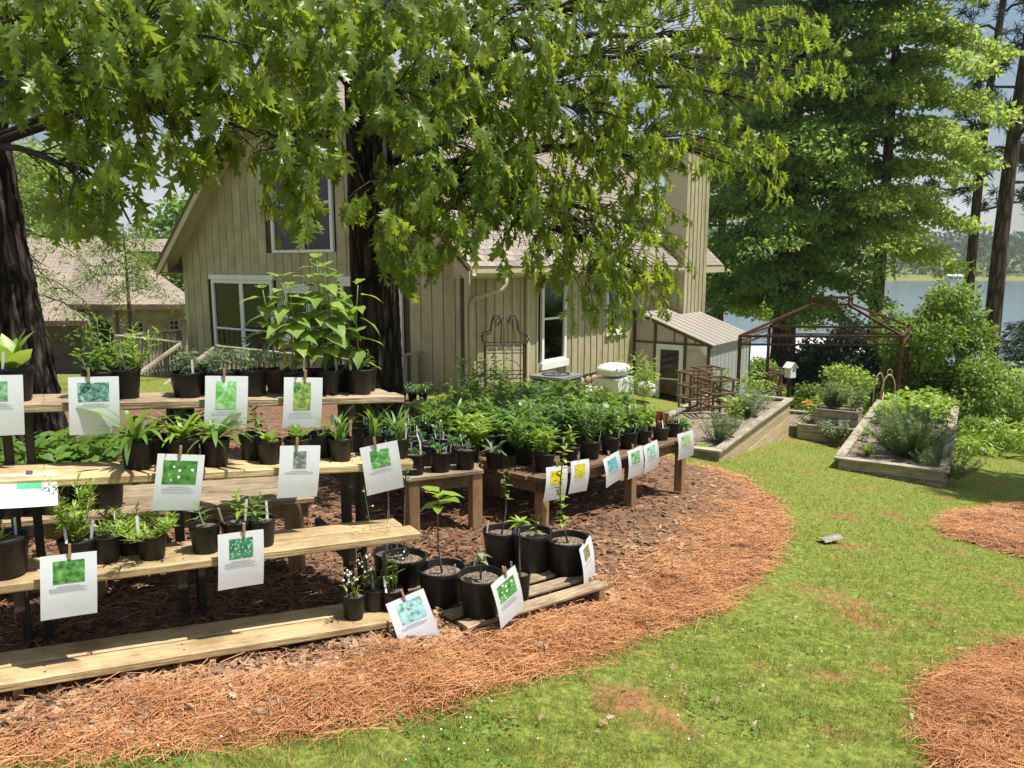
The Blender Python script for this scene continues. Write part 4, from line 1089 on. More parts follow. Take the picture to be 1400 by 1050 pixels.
# third tier
shelf_pot('C', 6, .12, 58, 'wide black pot of bare pebbly soil at the left edge of the third tier', lambda r, z: k_rosette(r, z, .07, LEAF_LIME, 4), .75)
shelf_pot('C', 108, .13, 42, 'pot with a tall needle-leaved plant behind the green-picture sign', lambda r, z: k_needle(r, z, .30, LEAF_LIME, .11, 12, 46, .05, .55), .8, tags=3)
shelf_pot('C', 146, .14, 37, 'pot of sparse needle leaves right of the green-picture sign', lambda r, z: k_needle(r, z, .08, LEAF_MID, .07, 7, 18, .035), .9, tags=2)
shelf_pot('C', 181, .21, 35, 'pot of spreading needle leaves, rear one of two', lambda r, z: k_needle(r, z, .10, LEAF_LIME, .12, 12, 34, .04, .8), .9, tags=1)
shelf_pot('C', 209, .11, 35, 'pot of spreading needle leaves, front one of two', lambda r, z: k_needle(r, z, .11, LEAF_LIME, .13, 13, 34, .045, .9), .9, tags=2)
shelf_pot('C', 282, .11, 39, 'pot with one short leafy shoot left of the dotted-picture sign', lambda r, z: k_lance(r, z, .13, LEAF_MID, 1, 15, .055), .95)
shelf_pot('C', 323, .12, 38, 'pot with an upright leafy shoot behind the dotted-picture sign', lambda r, z: k_lance(r, z, .17, LEAF_LIME, 1, 15, .065), .95, tags=2)
shelf_pot('C', 359, .11, 37, 'pot with two leafy shoots right of the dotted-picture sign', lambda r, z: k_lance(r, z, .15, LEAF_MID, 2, 13, .06), .95, tags=2)
# lowest tier
shelf_pot('D', 484, .10, 31, 'small black pot of dry wispy stems on the lowest plank', lambda r, z: k_wispy(r, z, .26, LEAF_LIME, 7), 1.05)
shelf_pot('D', 512, .16, 28, 'small black pot of a tall wispy stem with narrow leaves, lowest plank', lambda r, z: (k_wispy(r, z, .55, LEAF_LIME, 2), k_lance(r, z, .16, LEAF_GREY, 1, 8, .06)), 1.05)
shelf_pot('D', 548, .13, 30, 'small pot of trailing yellowish weeds behind the butterfly sign', lambda r, z: (k_wispy(r, z, .38, LEAF_LIME, 4), k_bush(r, z, .26, LEAF_LIME, .04, 90, .016, DIAM, 4)), 1.0)
# bench behind: broad nettle-like leaves
for i, (px_, bk, wp) in enumerate([(15, .1, 40), (45, .3, 40), (72, .12, 42), (100, .3, 40), (125, .45, 38), (150, .14, 36)]):
    o_ = ('first', 'second', 'third', 'fourth', 'fifth', 'sixth')[i]
    shelf_pot('R', px_, bk, wp, 'black pot of broad toothed leaves on the low bench, %s from the left' % o_, lambda r, z: (k_bush(r, z, .24, LEAF_MID, .17, 120, .075, OVATE, 10)), .95, group='pots on the low bench', tags=1)
# large pots on the pallet and the mulch
def big(px, py, wpx, label, fn, hr=.98, tags=1, lift=0.0):
    p = lift_pt(px, py, lift)
    dd = (p - Vector((0, 0, EYE))).length; r_ = wpx / 2 / 1050 * dd / 1.02
    return potted(label, p, r_, r_ * 2 * hr, fn, tags=tags)
big(552, 812, 58, 'large black pot with a thin bare twig behind the broad-leaved sapling', lambda r, z: k_sapling(r, z, .62, LEAF_GREY, .06, 12, OVATE, 'ovate', .72, .8), .98)
big(606, 836, 62, 'large black pot with a magnolia-like sapling of broad glossy leaves', lambda r, z: k_sapling(r, z, .47, LEAF_LIME, .125, 9, OVATE, 'ovate', .78, 1.15), .98)
big(658, 838, 59, 'large black pot with a small sapling behind the white-blossom sign', lambda r, z: k_sapling(r, z, .17, LEAF_GREY, .05, 7, OVATE, 'ovate', .6, .9), .98, 1, .077)
big(711, 818, 29, 'small black pot with a whorl of narrow leaves on a thin stem', lambda r, z: k_sapling(r, z, .31, LEAF_LIME, .075, 22, LANCE, 'lance', .55, 1.5, .02, True), 1.25, 1, .077)
big(686, 774, 52, 'large black pot half hidden behind the whorled plant', lambda r, z: k_sapling(r, z, .40, LEAF_MID, .05, 10, OVATE, 'ovate', .55, .9, .06), 1.0, 2, .077)
big(728, 783, 55, 'large black pot with a low sprout left of the rightmost big pot', lambda r, z: k_lance(r, z, .14, LEAF_LIME, 1, 10, .06), 1.05, 1, .077)
big(776, 789, 56, 'rightmost large black pot with a slender arching sapling', lambda r, z: k_sapling(r, z, .62, LEAF_LIME, .05, 36, OVATE, 'ovate', .18, .95, .05), 1.0, 1, .077)
big(536, 800, 48, 'large dark pot in shade under the end of the third tier', lambda r, z: k_sapling(r, z, .70, LEAF_MID, .045, 10, OVATE, 'ovate', .6, .9, .05), 1.0)
# ------------------------------------------------------------ plants on the tables
ORD = ['first', 'second', 'third', 'fourth', 'fifth', 'sixth', 'seventh', 'eighth', 'ninth', 'tenth', 'eleventh', 'twelfth', 'thirteenth', 'fourteenth']
def tpot(key, a, b, r_, h_, label, fn, **kw): return potted(label, on_table(key, a, b) + Vector((0, 0, .002)), r_, h_, fn, **kw)
# front row of the signed table, from the near end to the far end
tpot('T1', .02, .50, .075, .14, 'small pot of arching pale strap leaves alone on the near table corner', lambda r, z: k_strap(r, z, .14, LEAF_GREY, 11), tags=1)
tpot('T1', .22, .16, .085, .14, 'pot of narrow yellow-green leaves above the yellow-flower sign', lambda r, z: (k_needle(r, z, .22, LEAF_LIME, .10, 9, 22, .08, .8, LANCE)))
tpot('T1', .55, .16, .085, .15, 'pot of upright lime shoots above the second yellow-flower sign', lambda r, z: k_lance(r, z, .17, LEAF_LIME, 4, 12, .07, .04))
tpot('T1', .86, .17, .095, .16, 'pot of a dark leafy bush on the table with yellow base leaves', lambda r, z: (k_bush(r, z, .34, LEAF_DEEP, .13, 240, .06, LANCE, 9), k_rosette(r, z, .06, LEAF_YEL, 4)))
tpot('T1', 1.15, .15, .085, .15, 'pot of a mid-green bush behind the blue-flower sign', lambda r, z: k_bush(r, z, .28, LEAF_MID, .13, 220, .05, OVATE, 9), tags=1)
tpot('T1', 1.45, .15, .085, .15, 'pot of bright oval leaves left of the twin signs', lambda r, z: k_bush(r, z, .24, LEAF_MID, .13, 200, .05, OVATE, 9), tags=2)
tpot('T1', 1.72, .15, .08, .14, 'pot of bright oval leaves above the twin signs', lambda r, z: k_bush(r, z, .20, LEAF_LIME, .12, 180, .05, OVATE, 8), tags=2)
def k_pitcher(r, z):
    for i in range(7):
        a = i * 2.4; b = Vector((.03 * math.cos(a), .03 * math.sin(a), z)); t_ = b + Vector((U1(-.05, .05), U1(-.05, .05), U1(.12, .19)))
        MB().tube(stem_curve(b, t_, .015), [.005, .009, .014, .019, .024], 8, False).build('pitcher', LEAF_RED, r, True)
tpot('T1', 2.02, .14, .085, .13, 'dark green pot of reddish pitcher plants near the far table end', k_pitcher, pot='green', tags=2)
tpot('T1', 2.25, .14, .08, .14, 'black pot of fine grey stems at the far table end', lambda r, z: k_needle(r, z, .16, LEAF_GREY, .08, 9, 22, .03), tags=1)
for a, b, hh, mt, lb in ((.06, .80, .24, LEAF_LIME, 'lime leafy clump left of the pale strap-leaf pot on the near table end'), (.30, .42, .26, LEAF_MID, 'arching leafy clump behind the narrow yellow-green leaves on the table'), (.10, 1.10, .30, LEAF_MID, 'leafy clump at the near left corner of the signed table')):
    tpot('T1', a, b, .085, .15, lb, lambda r, z: k_needle(r, z, hh, mt, .15, 18, 30, .10, .8, LANCE), tags=1)
# rows behind on the signed table: nothing in the photograph tells these apart within a row
k_ = 0
for b, mats_, hh, lab, grp in ((.46, [LEAF_DEEP, LEAF_DEEP, LEAF_MID], .26, 'bushy herb in the second row from the signs, %s from the near table end', 'middle rows of the signed table'),
                               (.75, [LEAF_DEEP, LEAF_MID, LEAF_MID], .30, 'bushy herb in the third row from the signs, %s from the near table end', 'middle rows of the signed table'),
                               (1.06, [LEAF_MID, LEAF_LIME, LEAF_MID], .32, 'leafy bush in the back row of the signed table, %s from the near end', 'back row of the signed table')):
    a = .50 if b < 1.0 else .45
    while a < 2.3:
        mt = random.choice(mats_ + [LEAF_LIME, LEAF_GREY]) if a < 1.35 else random.choice((LEAF_LIME, LEAF_LIME, LEAF_SUN, LEAF_MID))
        sty = k_ % 3; hv = hh * random.choice((.55, .8, 1.05, 1.45)) * U1(.9, 1.1) * (1.0 if a < 1.4 else .8)
        if sty == 0: fn = lambda r, z, mt=mt, hv=hv: k_bush(r, z, hv, mt, .17, 300, .07, LANCE, 12)
        elif sty == 1: fn = lambda r, z, mt=mt, hv=hv: k_bush(r, z, hv, mt, .17, 260, .065, OVATE, 12)
        else: fn = lambda r, z, mt=mt, hv=hv: k_needle(r, z, hv, mt, .15, 18, 40, .08, .6, LANCE)
        tpot('T1', a, b + U1(-.03, .03), .085, .15, lab % ORD[int(round((a - .45) / .29))], fn, group=grp, tags=k_ % 2); a += .29; k_ += 1
# rear table: lush rows
for bi, b in enumerate((.18, .50, .85)):
    a = .12
    while a < 2.55:
        lim = a > .3; mt = LEAF_LIME if (k_ % 5 < 3 and lim) else LEAF_MID; hv = U1(.11, .16) + .09 * (a > 1.3)
        fn = (lambda r, z, mt=mt, hv=hv: k_bush(r, z, hv, mt, .17, 200, .065, OVATE, 10)) if k_ % 2 else (lambda r, z, mt=mt, hv=hv: k_bush(r, z, hv, mt, .16, 210, .07, LANCE, 10))
        tpot('T3', a, b + U1(-.03, .03), .09, .16, 'lush herb in the %s row of the rear table, %s from its near end' % (('front', 'middle', 'back')[bi], ORD[int(round((a - .12) / .33))]), fn, group='herbs on the rear table', tags=0); a += .33; k_ += 1
# shaded crowd of pots on the plank table by the trunk
for i in range(3):
    for j in range(7):
        tpot('T2', .10 + i * .20, .10 + j * .205, .082, .15, 'black seedling pot by the trunk, %s column from the stand, %s row from the front' % (ORD[i], ORD[j]), (lambda r, z: k_bush(r, z, U1(.05, .12), LEAF_DEEP, .07, 40, .035, OVATE, 4)) if (i + j) % 2 else (lambda r, z: k_lance(r, z, U1(.06, .14), LEAF_DEEP, 2, 6, .05)), group='shaded pots by the trunk', tags=2)
# pots and tall leafy plants standing on the ground between trunk and tables
def gpot(px, py, Y, r_, h_, label, fn, **kw):
    p = at(px, py, Y); p.z = h(p.x, p.y) + .02; return potted(label, p, r_, h_, fn, **kw)
gpot(655, 600, 8.3, .14, .25, 'black pot of a tall bushy plant left of the iron trellis', lambda r, z: k_bush(r, z, .95, LEAF_MID, .36, 620, .085, LANCE, 18), tags=0)
gpot(690, 600, 7.9, .14, .25, 'black pot of a big dark leafy clump before the iron trellis', lambda r, z: k_bush(r, z, .75, LEAF_MID, .36, 520, .10, LANCE, 18), tags=0)
gpot(728, 600, 8.0, .14, .25, 'black pot of a big dark leafy clump right of the iron trellis', lambda r, z: k_bush(r, z, .72, LEAF_DEEP, .36, 520, .095, LANCE, 18), tags=0)
gpot(625, 600, 8.8, .13, .23, 'black pot of a lime leafy bush nearest the house corner', lambda r, z: k_bush(r, z, .68, LEAF_LIME, .32, 380, .08, OVATE, 14), tags=0)
gpot(596, 605, 8.6, .13, .23, 'black pot of a yellow-green leafy bush right of the trunk', lambda r, z: k_bush(r, z, .46, LEAF_MID, .2, 160, .06, OVATE, 9), tags=0)
for i, (px_, Y_) in enumerate([(603, 7.7), (628, 7.4), (650, 7.2), (575, 7.9)]):
    gpot(px_, 610, Y_, .13, .24, 'dark nursery pot on shaded ground behind the plank table, %s from the right' % ORD[(1, 2, 0, 3)[i] if False else (2, 1, 0, 3)[i]], lambda r, z: k_bush(r, z, .14, LEAF_DEEP, .1, 60, .05, OVATE, 6), tags=2, group='nursery pots on the shaded ground')
# small raised shelf beside the trunk with three pots
sp = at(572, 548, 9.2); s_o = Vector((sp.x, sp.y, h(sp.x, sp.y)))
shf = thing('side_shelf', 'small dark shelf with seedling pots right of the oak trunk', 'shelf', s_o)
MB(s_o).bx(sp.x - .28, sp.x + .12, sp.y - .12, sp.y + .16, sp.z - .03, sp.z).build('shelf_top', W_OLD, shf)
MB(s_o).bx(sp.x - .10, sp.x + .10, sp.y - .11, sp.y + .1, s_o.z - .02, sp.z - .03).build('pedestal', W_POST, shf)
for i, (dx, hh, mt) in enumerate([(-.2, .22, LEAF_MID), (-.07, .12, LEAF_GREY), (.06, .16, LEAF_MID)]):
    potted('seedling pot on the small dark shelf, %s from the trunk' % ORD[i], (sp.x + dx, sp.y, sp.z + .001), .055, .10, lambda r, z: k_bush(r, z, hh, mt, .09, 70, .045, OVATE, 6), tags=1, group='seedling pots on the small shelf')

# ------------------------------------------------------------ laminated signs
def picmat(name, cols, scale=18, kind='noise', dots=None):
    m, n, out = newmat(name); L = n.links.new
    t = node(n, 'ShaderNodeTexCoord'); p = node(n, 'ShaderNodeBsdfPrincipled'); p.inputs['Roughness'].default_value = .2
    nz = node(n, 'ShaderNodeTexNoise'); nz.inputs['Scale'].default_value = scale * 1.5; nz.inputs['Detail'].default_value = 5; nz.inputs['Distortion'].default_value = 1.2 if kind == 'wild' else .3
    L(t.outputs['Object'], nz.inputs['Vector'])
    rp = ramp(n, [(0.30 + .42 * i / (len(cols) - 1), c) for i, c in enumerate(cols)]); L(nz.outputs['Fac'], rp.inputs[0]); o = rp.outputs[0]
    if dots:
        vo = node(n, 'ShaderNodeTexVoronoi'); vo.inputs['Scale'].default_value = dots[1] * 1.5; L(t.outputs['Object'], vo.inputs['Vector'])
        th = ramp(n, [(dots[2], (1, 1, 1)), (dots[2] + .08, (0, 0, 0))]); L(vo.outputs['Distance'], th.inputs[0])
        mxx = node(n, 'ShaderNodeMix', data_type='RGBA'); L(th.outputs[0], mxx.inputs[0]); L(o, mxx.inputs[6]); mxx.inputs[7].default_value = rgba(dots[0]); o = mxx.outputs[2]
    L(o, p.inputs['Base Color']); L(p.outputs[0], out.inputs['Surface']); return m
G1, G2, G3 = (.02, .09, .02), (.07, .24, .05), (.22, .42, .12)
SW, SH = .202, .262
def sign(label, top, right, tilt=0.0, lean=0.0, pic=(.28, .72, .10, .42), pm_=None, lines=4, clip='pin', curl=.012, bend_ph=0.0, scale=1.0, extra=None, group='laminated plant signs'):
    """top = world point of the top centre; right = unit vector along the sheet's width"""
    Rv = Vector(right).normalized(); N = Vector((Rv.y, -Rv.x, 0)).normalized(); Uv = N.cross(Rv)
    M = Matrix((Rv, N * -1, Uv)).transposed().to_4x4(); M = Matrix.Translation(top) @ M @ Matrix.Rotation(R(tilt), 4, 'Y') @ Matrix.Rotation(R(lean), 4, 'X') @ Matrix.Scale(scale, 4)
    root = thing('plant_sign', label, 'sign', (0, 0, 0), 0, group); root.matrix_basis = M
    def bend(u, v, off):   # u across (-.5 .. .5), v down (0 .. 1); local y points away from the reader
        return (u * SW, -off - curl * math.sin(math.pi * v * .9 + bend_ph) - curl * .25 * (2 * u) ** 2, -v * SH)
    def sheet(name, u0, u1, v0, v1, off, mat, parent, nu=6, nv=8, thick=0):
        vs_ = []; F = []
        for k in ((0, 1) if thick else (0,)):
            for j in range(nv + 1):
                for i in range(nu + 1): vs_.append(bend(u0 + (u1 - u0) * i / nu, v0 + (v1 - v0) * j / nv, off - k * thick))
        st = (nu + 1) * (nv + 1)
        for j in range(nv):
            for i in range(nu):
                a = j * (nu + 1) + i; F.append((a, a + nu + 1, a + nu + 2, a + 1))
                if thick: F.append((st + a, st + a + 1, st + a + nu + 2, st + a + nu + 1))
        if thick:
            ring = [i for i in range(nu + 1)] + [(nu + 1) * j + nu for j in range(1, nv + 1)] + [(nu + 1) * nv + i for i in range(nu - 1, -1, -1)] + [(nu + 1) * j for j in range(nv - 1, 0, -1)]
            for a, b in zip(ring, ring[1:] + ring[:1]): F.append((a, b, st + b, st + a))
        return MB().add(vs_, F).build(name, mat, parent, True)
    sh = sheet('sheet', -.5, .5, 0, 1, 0, PAPER, root, 8, 10)
    if pm_: sheet('picture', pic[0] - .5, pic[1] - .5, pic[2], pic[3], .0012, pm_, sh, 4, 4)
    m = MB(); v = pic[3] + .04
    for i in range(lines):
        u0, u1 = -.5 + .14 + U1(0, .03), .5 - .14 - U1(0, .12)
        if i == 0: u0, u1 = -.22, .20
        vs_ = [bend(a, b, .0013) for b in (v, v + .010) for a in (u0, u0 + (u1 - u0) * .33, u0 + (u1 - u0) * .67, u1)]
        m.add(vs_, [(0, 4, 5, 1), (1, 5, 6, 2), (2, 6, 7, 3)]); v += .027
    if lines: m.build('text_lines', INK, sh)
    if clip == 'pin':
        c = MB()
        for sgn in (-1, 1):
            c.poly([(-.0045, sgn * .002, -.030), (-.0045, sgn * .006, -.024), (-.0045, sgn * .008, .0), (-.0045, sgn * .011, .036), (-.0045, sgn * .0065, .036), (-.0045, sgn * .0015, .0)], (.009, 0, 0))
        ck = c.build('clothespin', CLIPW, root, M=Matrix.Translation((U1(-.02, .02), -.003, .004)))
        MB().tube([(-.007, 0, -.004), (.007, 0, -.004)], .004, 8).build('spring', STEEL, ck)
    elif clip == 'binder':
        MB().poly([(-.013, -.006, 0.002), (-.013, .008, .002), (-.013, .001, -.018)], (.026, 0, 0)).build('binder_clip', CLIPK, root, M=Matrix.Translation((0, -.004, .008)) @ Matrix.Rotation(0, 4, 'X'))
    if extra: extra(sh, bend)
    return root
PIC = {
    'green': picmat('pic_green', [G1, G2, G3], 30), 'fern': picmat('pic_fern', [(.01, .05, .04), (.10, .26, .20), (.45, .62, .55)], 24, 'wild'),
    'whiteflower': picmat('pic_white_flower', [(.10, .35, .06), (.28, .58, .22), (.62, .75, .80)], 14, 'wild'), 'yellow_spike': picmat('pic_yellow_spike', [(.03, .12, .04), (.22, .36, .10), (.62, .58, .06)], 22, 'wild'),
    'daisy': picmat('pic_daisy', [G1, G2, (.16, .30, .08)], 24, 'noise', ((.78, .82, .86), 26, .22)), 'grey': picmat('pic_grey', [(.05, .07, .06), (.18, .22, .20), (.55, .58, .60)], 26, 'wild'),
    'lily': picmat('pic_lily', [(.03, .14, .04), (.12, .36, .10), (.72, .78, .74)], 20, 'wild'), 'dots': picmat('pic_dots', [(.02, .12, .06), (.05, .22, .12), (.10, .28, .14)], 20, 'noise', ((.45, .65, .55), 60, .25)),
    'blueflower': picmat('pic_blue_flower', [(.10, .20, .14), (.30, .58, .58), (.45, .70, .72)], 26, 'noise', ((.72, .62, .10), 34, .2)), 'blossom': picmat('pic_blossom', [(.02, .14, .03), (.08, .30, .07), (.18, .42, .12)], 18, 'noise', ((.80, .84, .74), 30, .28)),
    'moss': picmat('pic_moss', [(.06, .08, .04), (.20, .20, .10), (.40, .36, .24)], 40), 'yellow': picmat('pic_yellow', [(.35, .30, .01), (.72, .58, .02), (.85, .75, .10)], 24, 'wild'),
    'gold': picmat('pic_gold', [(.16, .22, .03), (.60, .52, .04), (.75, .68, .10)], 40, 'wild'), 'teal': picmat('pic_teal', [(.04, .20, .22), (.12, .42, .46), (.45, .72, .80)], 26, 'wild'),
    'sage': picmat('pic_sage', [(.06, .20, .08), (.20, .40, .20), (.52, .66, .50)], 26), 'sun': picmat('pic_sun', [(.10, .26, .22), (.40, .52, .30), (.78, .68, .22)], 24, 'wild'), 'mint': picmat('pic_mint', [(.05, .38, .18), (.08, .48, .24)], 10)}
def hang(lv, px, ytop, **kw):
    L_ = LV[lv]; p = L_.pt(px, -.014); d = ray(px, ytop); p.z = EYE + d.z * (p.y / d.y)
    kw.setdefault('right', L_.dir); lab = kw.pop('label'); return sign(lab, p, **kw)
hang('A', -3, 513, label='white sign cut by the left picture edge, hung on the top tier', pm_=PIC['sage'], tilt=-1)
hang('A', 131, 515, label='white sign with a misty fern picture, hung on the top tier', pm_=PIC['fern'], pic=(.18, .80, .10, .42), lines=3, tilt=-1)
hang('A', 312, 514, label='white sign with a white-flower picture on the top tier', pm_=PIC['whiteflower'], pic=(.25, .73, .10, .62), lines=3, tilt=1)
hang('A', 416, 516, label='white sign with a narrow yellow-spike picture under the tall plants', pm_=PIC['yellow_spike'], pic=(.25, .70, .09, .64), lines=5, tilt=1)
hang('B', 250, 621, label='tilted white sign with a daisy picture on the second tier', pm_=PIC['daisy'], pic=(.14, .86, .11, .52), lines=5, tilt=4)
hang('B', 412, 609, label='white sign with a small grey-flower picture on the second tier', pm_=PIC['grey'], pic=(.34, .66, .11, .43), lines=3, tilt=1)
hang('B', 518, 607, label='strongly tilted white sign with a grassy picture, second tier end', pm_=PIC['lily'], pic=(.24, .74, .11, .47), lines=3, tilt=-12, right=(LV['B'].dir + Vector((.1, -.1, 0))))
hang('C', 97, 757, label='white sign with a plain green picture on the third tier', pm_=PIC['green'], pic=(.22, .78, .10, .45), lines=4, tilt=0, lean=-4)
hang('C', 331, 727, label='white sign with a green dotted picture on the third tier', pm_=PIC['dots'], pic=(.24, .76, .11, .46), lines=5, tilt=-1)
p = LV['B'].pt(40, .035, .004)
sign('white sign lying flat on the second tier plank at far left', p + LV['B'].back * .05, LV['B'].dir, pm_=PIC['mint'], pic=(.28, .72, .2, .5), lines=2, clip='binder', lean=-72, curl=.006)
def butterfly(sh, bend):
    wing = MB()
    for sgn in (-1, 1):
        for (cx, cy, rx, ry) in ((.085, -.03, .085, .042), (.06, .035, .06, .032)):
            pts = [bend(-.22 + sgn * (cx + rx * math.cos(q * .7)) * .9, .86 + cy + ry * math.sin(q * .7), .0014) for q in range(9)]
            wing.add(pts, [tuple(range(9))])
    wing.build('butterfly_print', flat('butterfly_blue', (.10, .48, .72), .3), sh)
    st = MB()
    for a0, v0, a1, v1 in ((.02, .97, .12, .72), (.08, .97, .02, .80), (.12, .96, .26, .76), (.2, .96, .18, .84), (.3, .95, .34, .82)):
        q = [bend(a0, v0, .0014), bend(a0 + .008, v0, .0014), bend(a1 + .006, v1, .0014), bend(a1, v1, .0014)]; st.add(q, [(0, 1, 2, 3)])
    st.build('stalk_print', INK, sh)
p = at(553, 815, 3.66)
sign('white sign with a blue-flower picture and a blue butterfly, leaning by the lowest plank', p, E2 * .8 + Vector((.35, 0, 0)), tilt=-15, lean=-16, pm_=PIC['blueflower'], pic=(.22, .86, .10, .50), lines=3, extra=butterfly)
p = at(687, 786, 3.75)
sign('white sign with a white-blossom picture leaning on a large pot', p, Vector((.62, .78, 0)), tilt=-13, lean=-3, pm_=PIC['blossom'], pic=(.16, .84, .14, .50), lines=5)
p = at(799, 741, 4.42)
sign('white sign with a brown mossy picture on the rightmost large pot', p, Vector((.42, .9, 0)), tilt=-7, lean=-4, pm_=PIC['moss'], pic=(.28, .72, .12, .42), lines=4, clip='binder')
def thang(a, label, pic_, tilt, px=None, rot=0.0, lines=3, drop=.02, pic=(.22, .78, .12, .52)):
    N, u, v, l, wd = TABLES['T1']; q = N + u * a - v * .03 + Vector((0, 0, drop)); r_ = Matrix.Rotation(R(rot), 3, 'Z') @ Vector((u.x, u.y, 0))
    return sign(label, q, r_, tilt=tilt, pm_=PIC[pic_], pic=pic, lines=lines, curl=.02, bend_ph=.4)
thang(.12, 'white sign with a bright yellow flower, nearest on the signed table', 'yellow', 4, rot=-16, drop=.09)
thang(.42, 'white sign with a golden flower-mass picture, second on the signed table', 'gold', 3, rot=-10, drop=.09)
thang(.86, 'tilted white sign with a pale blue-flower picture on the signed table', 'teal', -13, rot=-8, drop=.06)
thang(1.24, 'white sign with a sage-green picture, left of the twin signs', 'sage', -6, rot=-8, drop=.06)
thang(1.50, 'white sign with a teal and gold picture, right of the twin signs', 'blueflower', -9, rot=-8, drop=.07)
thang(2.16, 'white sign with a gold flower on white, far end of the signed table', 'sun', -6, rot=-18, drop=.08)
# ------------------------------------------------------------ trees
def trunk_mesh(path, rad, n=104, dz=.05, ridges=27, depth=.055, seed=1):
    """furrowed trunk along a polyline of (x, y, z) with radius per point"""
    P = np.array(path, float); r_ = np.array(rad, float); zz = np.arange(P[0, 2], P[-1, 2], dz)
    cx = np.interp(zz, P[:, 2], P[:, 0]); cy = np.interp(zz, P[:, 2], P[:, 1]); rr = np.interp(zz, P[:, 2], r_)
    th = np.linspace(0, 2 * math.pi, n, endpoint=False); T, Z = np.meshgrid(th, zz)
    rg = np.random.default_rng(seed); w_ = np.zeros_like(T)
    for k in range(5): w_ += rg.uniform(.3, .8) * np.sin(rg.integers(1, 5) * T + rg.uniform(2, 7) * Z + rg.uniform(0, 6))
    rd = np.abs(np.sin(ridges / 2 * T + w_)) ** .7
    crack = np.clip(np.sin(Z * 26 + 5 * np.sin(3 * T) + 9 * w_), 0, 1) ** 6
    D = 1 + depth * (2 * rd - 1.2) - depth * .7 * crack * rd + depth * .6 * rg.normal(0, 1, T.shape) * .35 + .02 * np.sin(2 * T + Z)
    Rr = rr[:, None] * D
    V = np.stack([cx[:, None] + Rr * np.cos(T), cy[:, None] + Rr * np.sin(T), Z], -1).reshape(-1, 3)
    i = np.arange(len(zz) - 1)[:, None] * n; j = np.arange(n)[None]; jn = (j + 1) % n
    F = np.stack([(i + j).ravel(), (i + jn).ravel(), (i + n + jn).ravel(), (i + n + j).ravel()], 1)
    return V, F

# foliage density of the two near oaks, surveyed per 40-pixel cell of the photograph
MASK = ['99999999999998889999999970000',
        '99999999999998889999999995566',
        '99999999999998889998999996788',
        '98879989999997889998999985675',
        '10576257799976878898999974200',
        '00663265388626999999999966300',
        '00573554177315999999999468700',
        '00773100066327999999998000500',
        '00530000045018887778999100000',
        '00000000001007742346899200000',
        '00000000000001200025786100000',
        '00000000000000000001342000000']
OAK1 = Vector((at(519, 600, 7.5).x, 7.5, 0)); OAK1.z = h(OAK1.x, 7.5)
OAK2 = Vector((-4.12, 6.05, 0)); OAK2.z = h(OAK2.x, OAK2.y)
def depth_at(px): return float(np.interp(px, [0, 250, 450, 600, 800, 950, 1160], [4.3, 4.7, 5.2, 5.9, 6.8, 7.6, 8.6]))
SPR = []
for j, row in enumerate(MASK):
    for i, c in enumerate(row):
        n_ = int(c) * (.86 if (13 <= i <= 23 and 3 <= j) else .58); n_ = int(n_) + (U1(0, 1) < n_ - int(n_))
        for _ in range(n_):
            px, py = i * 40 + U1(0, 40), j * 40 + U1(-6, 34)
            d0 = depth_at(px); Y = d0 * (1 + abs(random.gauss(0, .15))) - .1
            SPR.append((at(px, py - 30, Y), 2 if px < 330 - 60 * U1(-1, 1) and U1(0, 1) < .8 else 1))
for i in range(90):                      # the crowns go on above and around the frame
    for own, o_, rx in ((1, OAK1, 3.9), (2, OAK2, 3.0)):
        a = U1(0, 6.28); r_ = rx * math.sqrt(U1(.02, 1)); zc = U1(5.4, 11.0); r_ *= math.sqrt(max(.05, 1 - ((zc - 6.2) / 5.2) ** 2))
        p = Vector((o_.x + r_ * math.cos(a), o_.y + r_ * math.sin(a), o_.z + zc))
        if proj(p)[1] < -25 or p.y > 9: SPR.append((p, own))
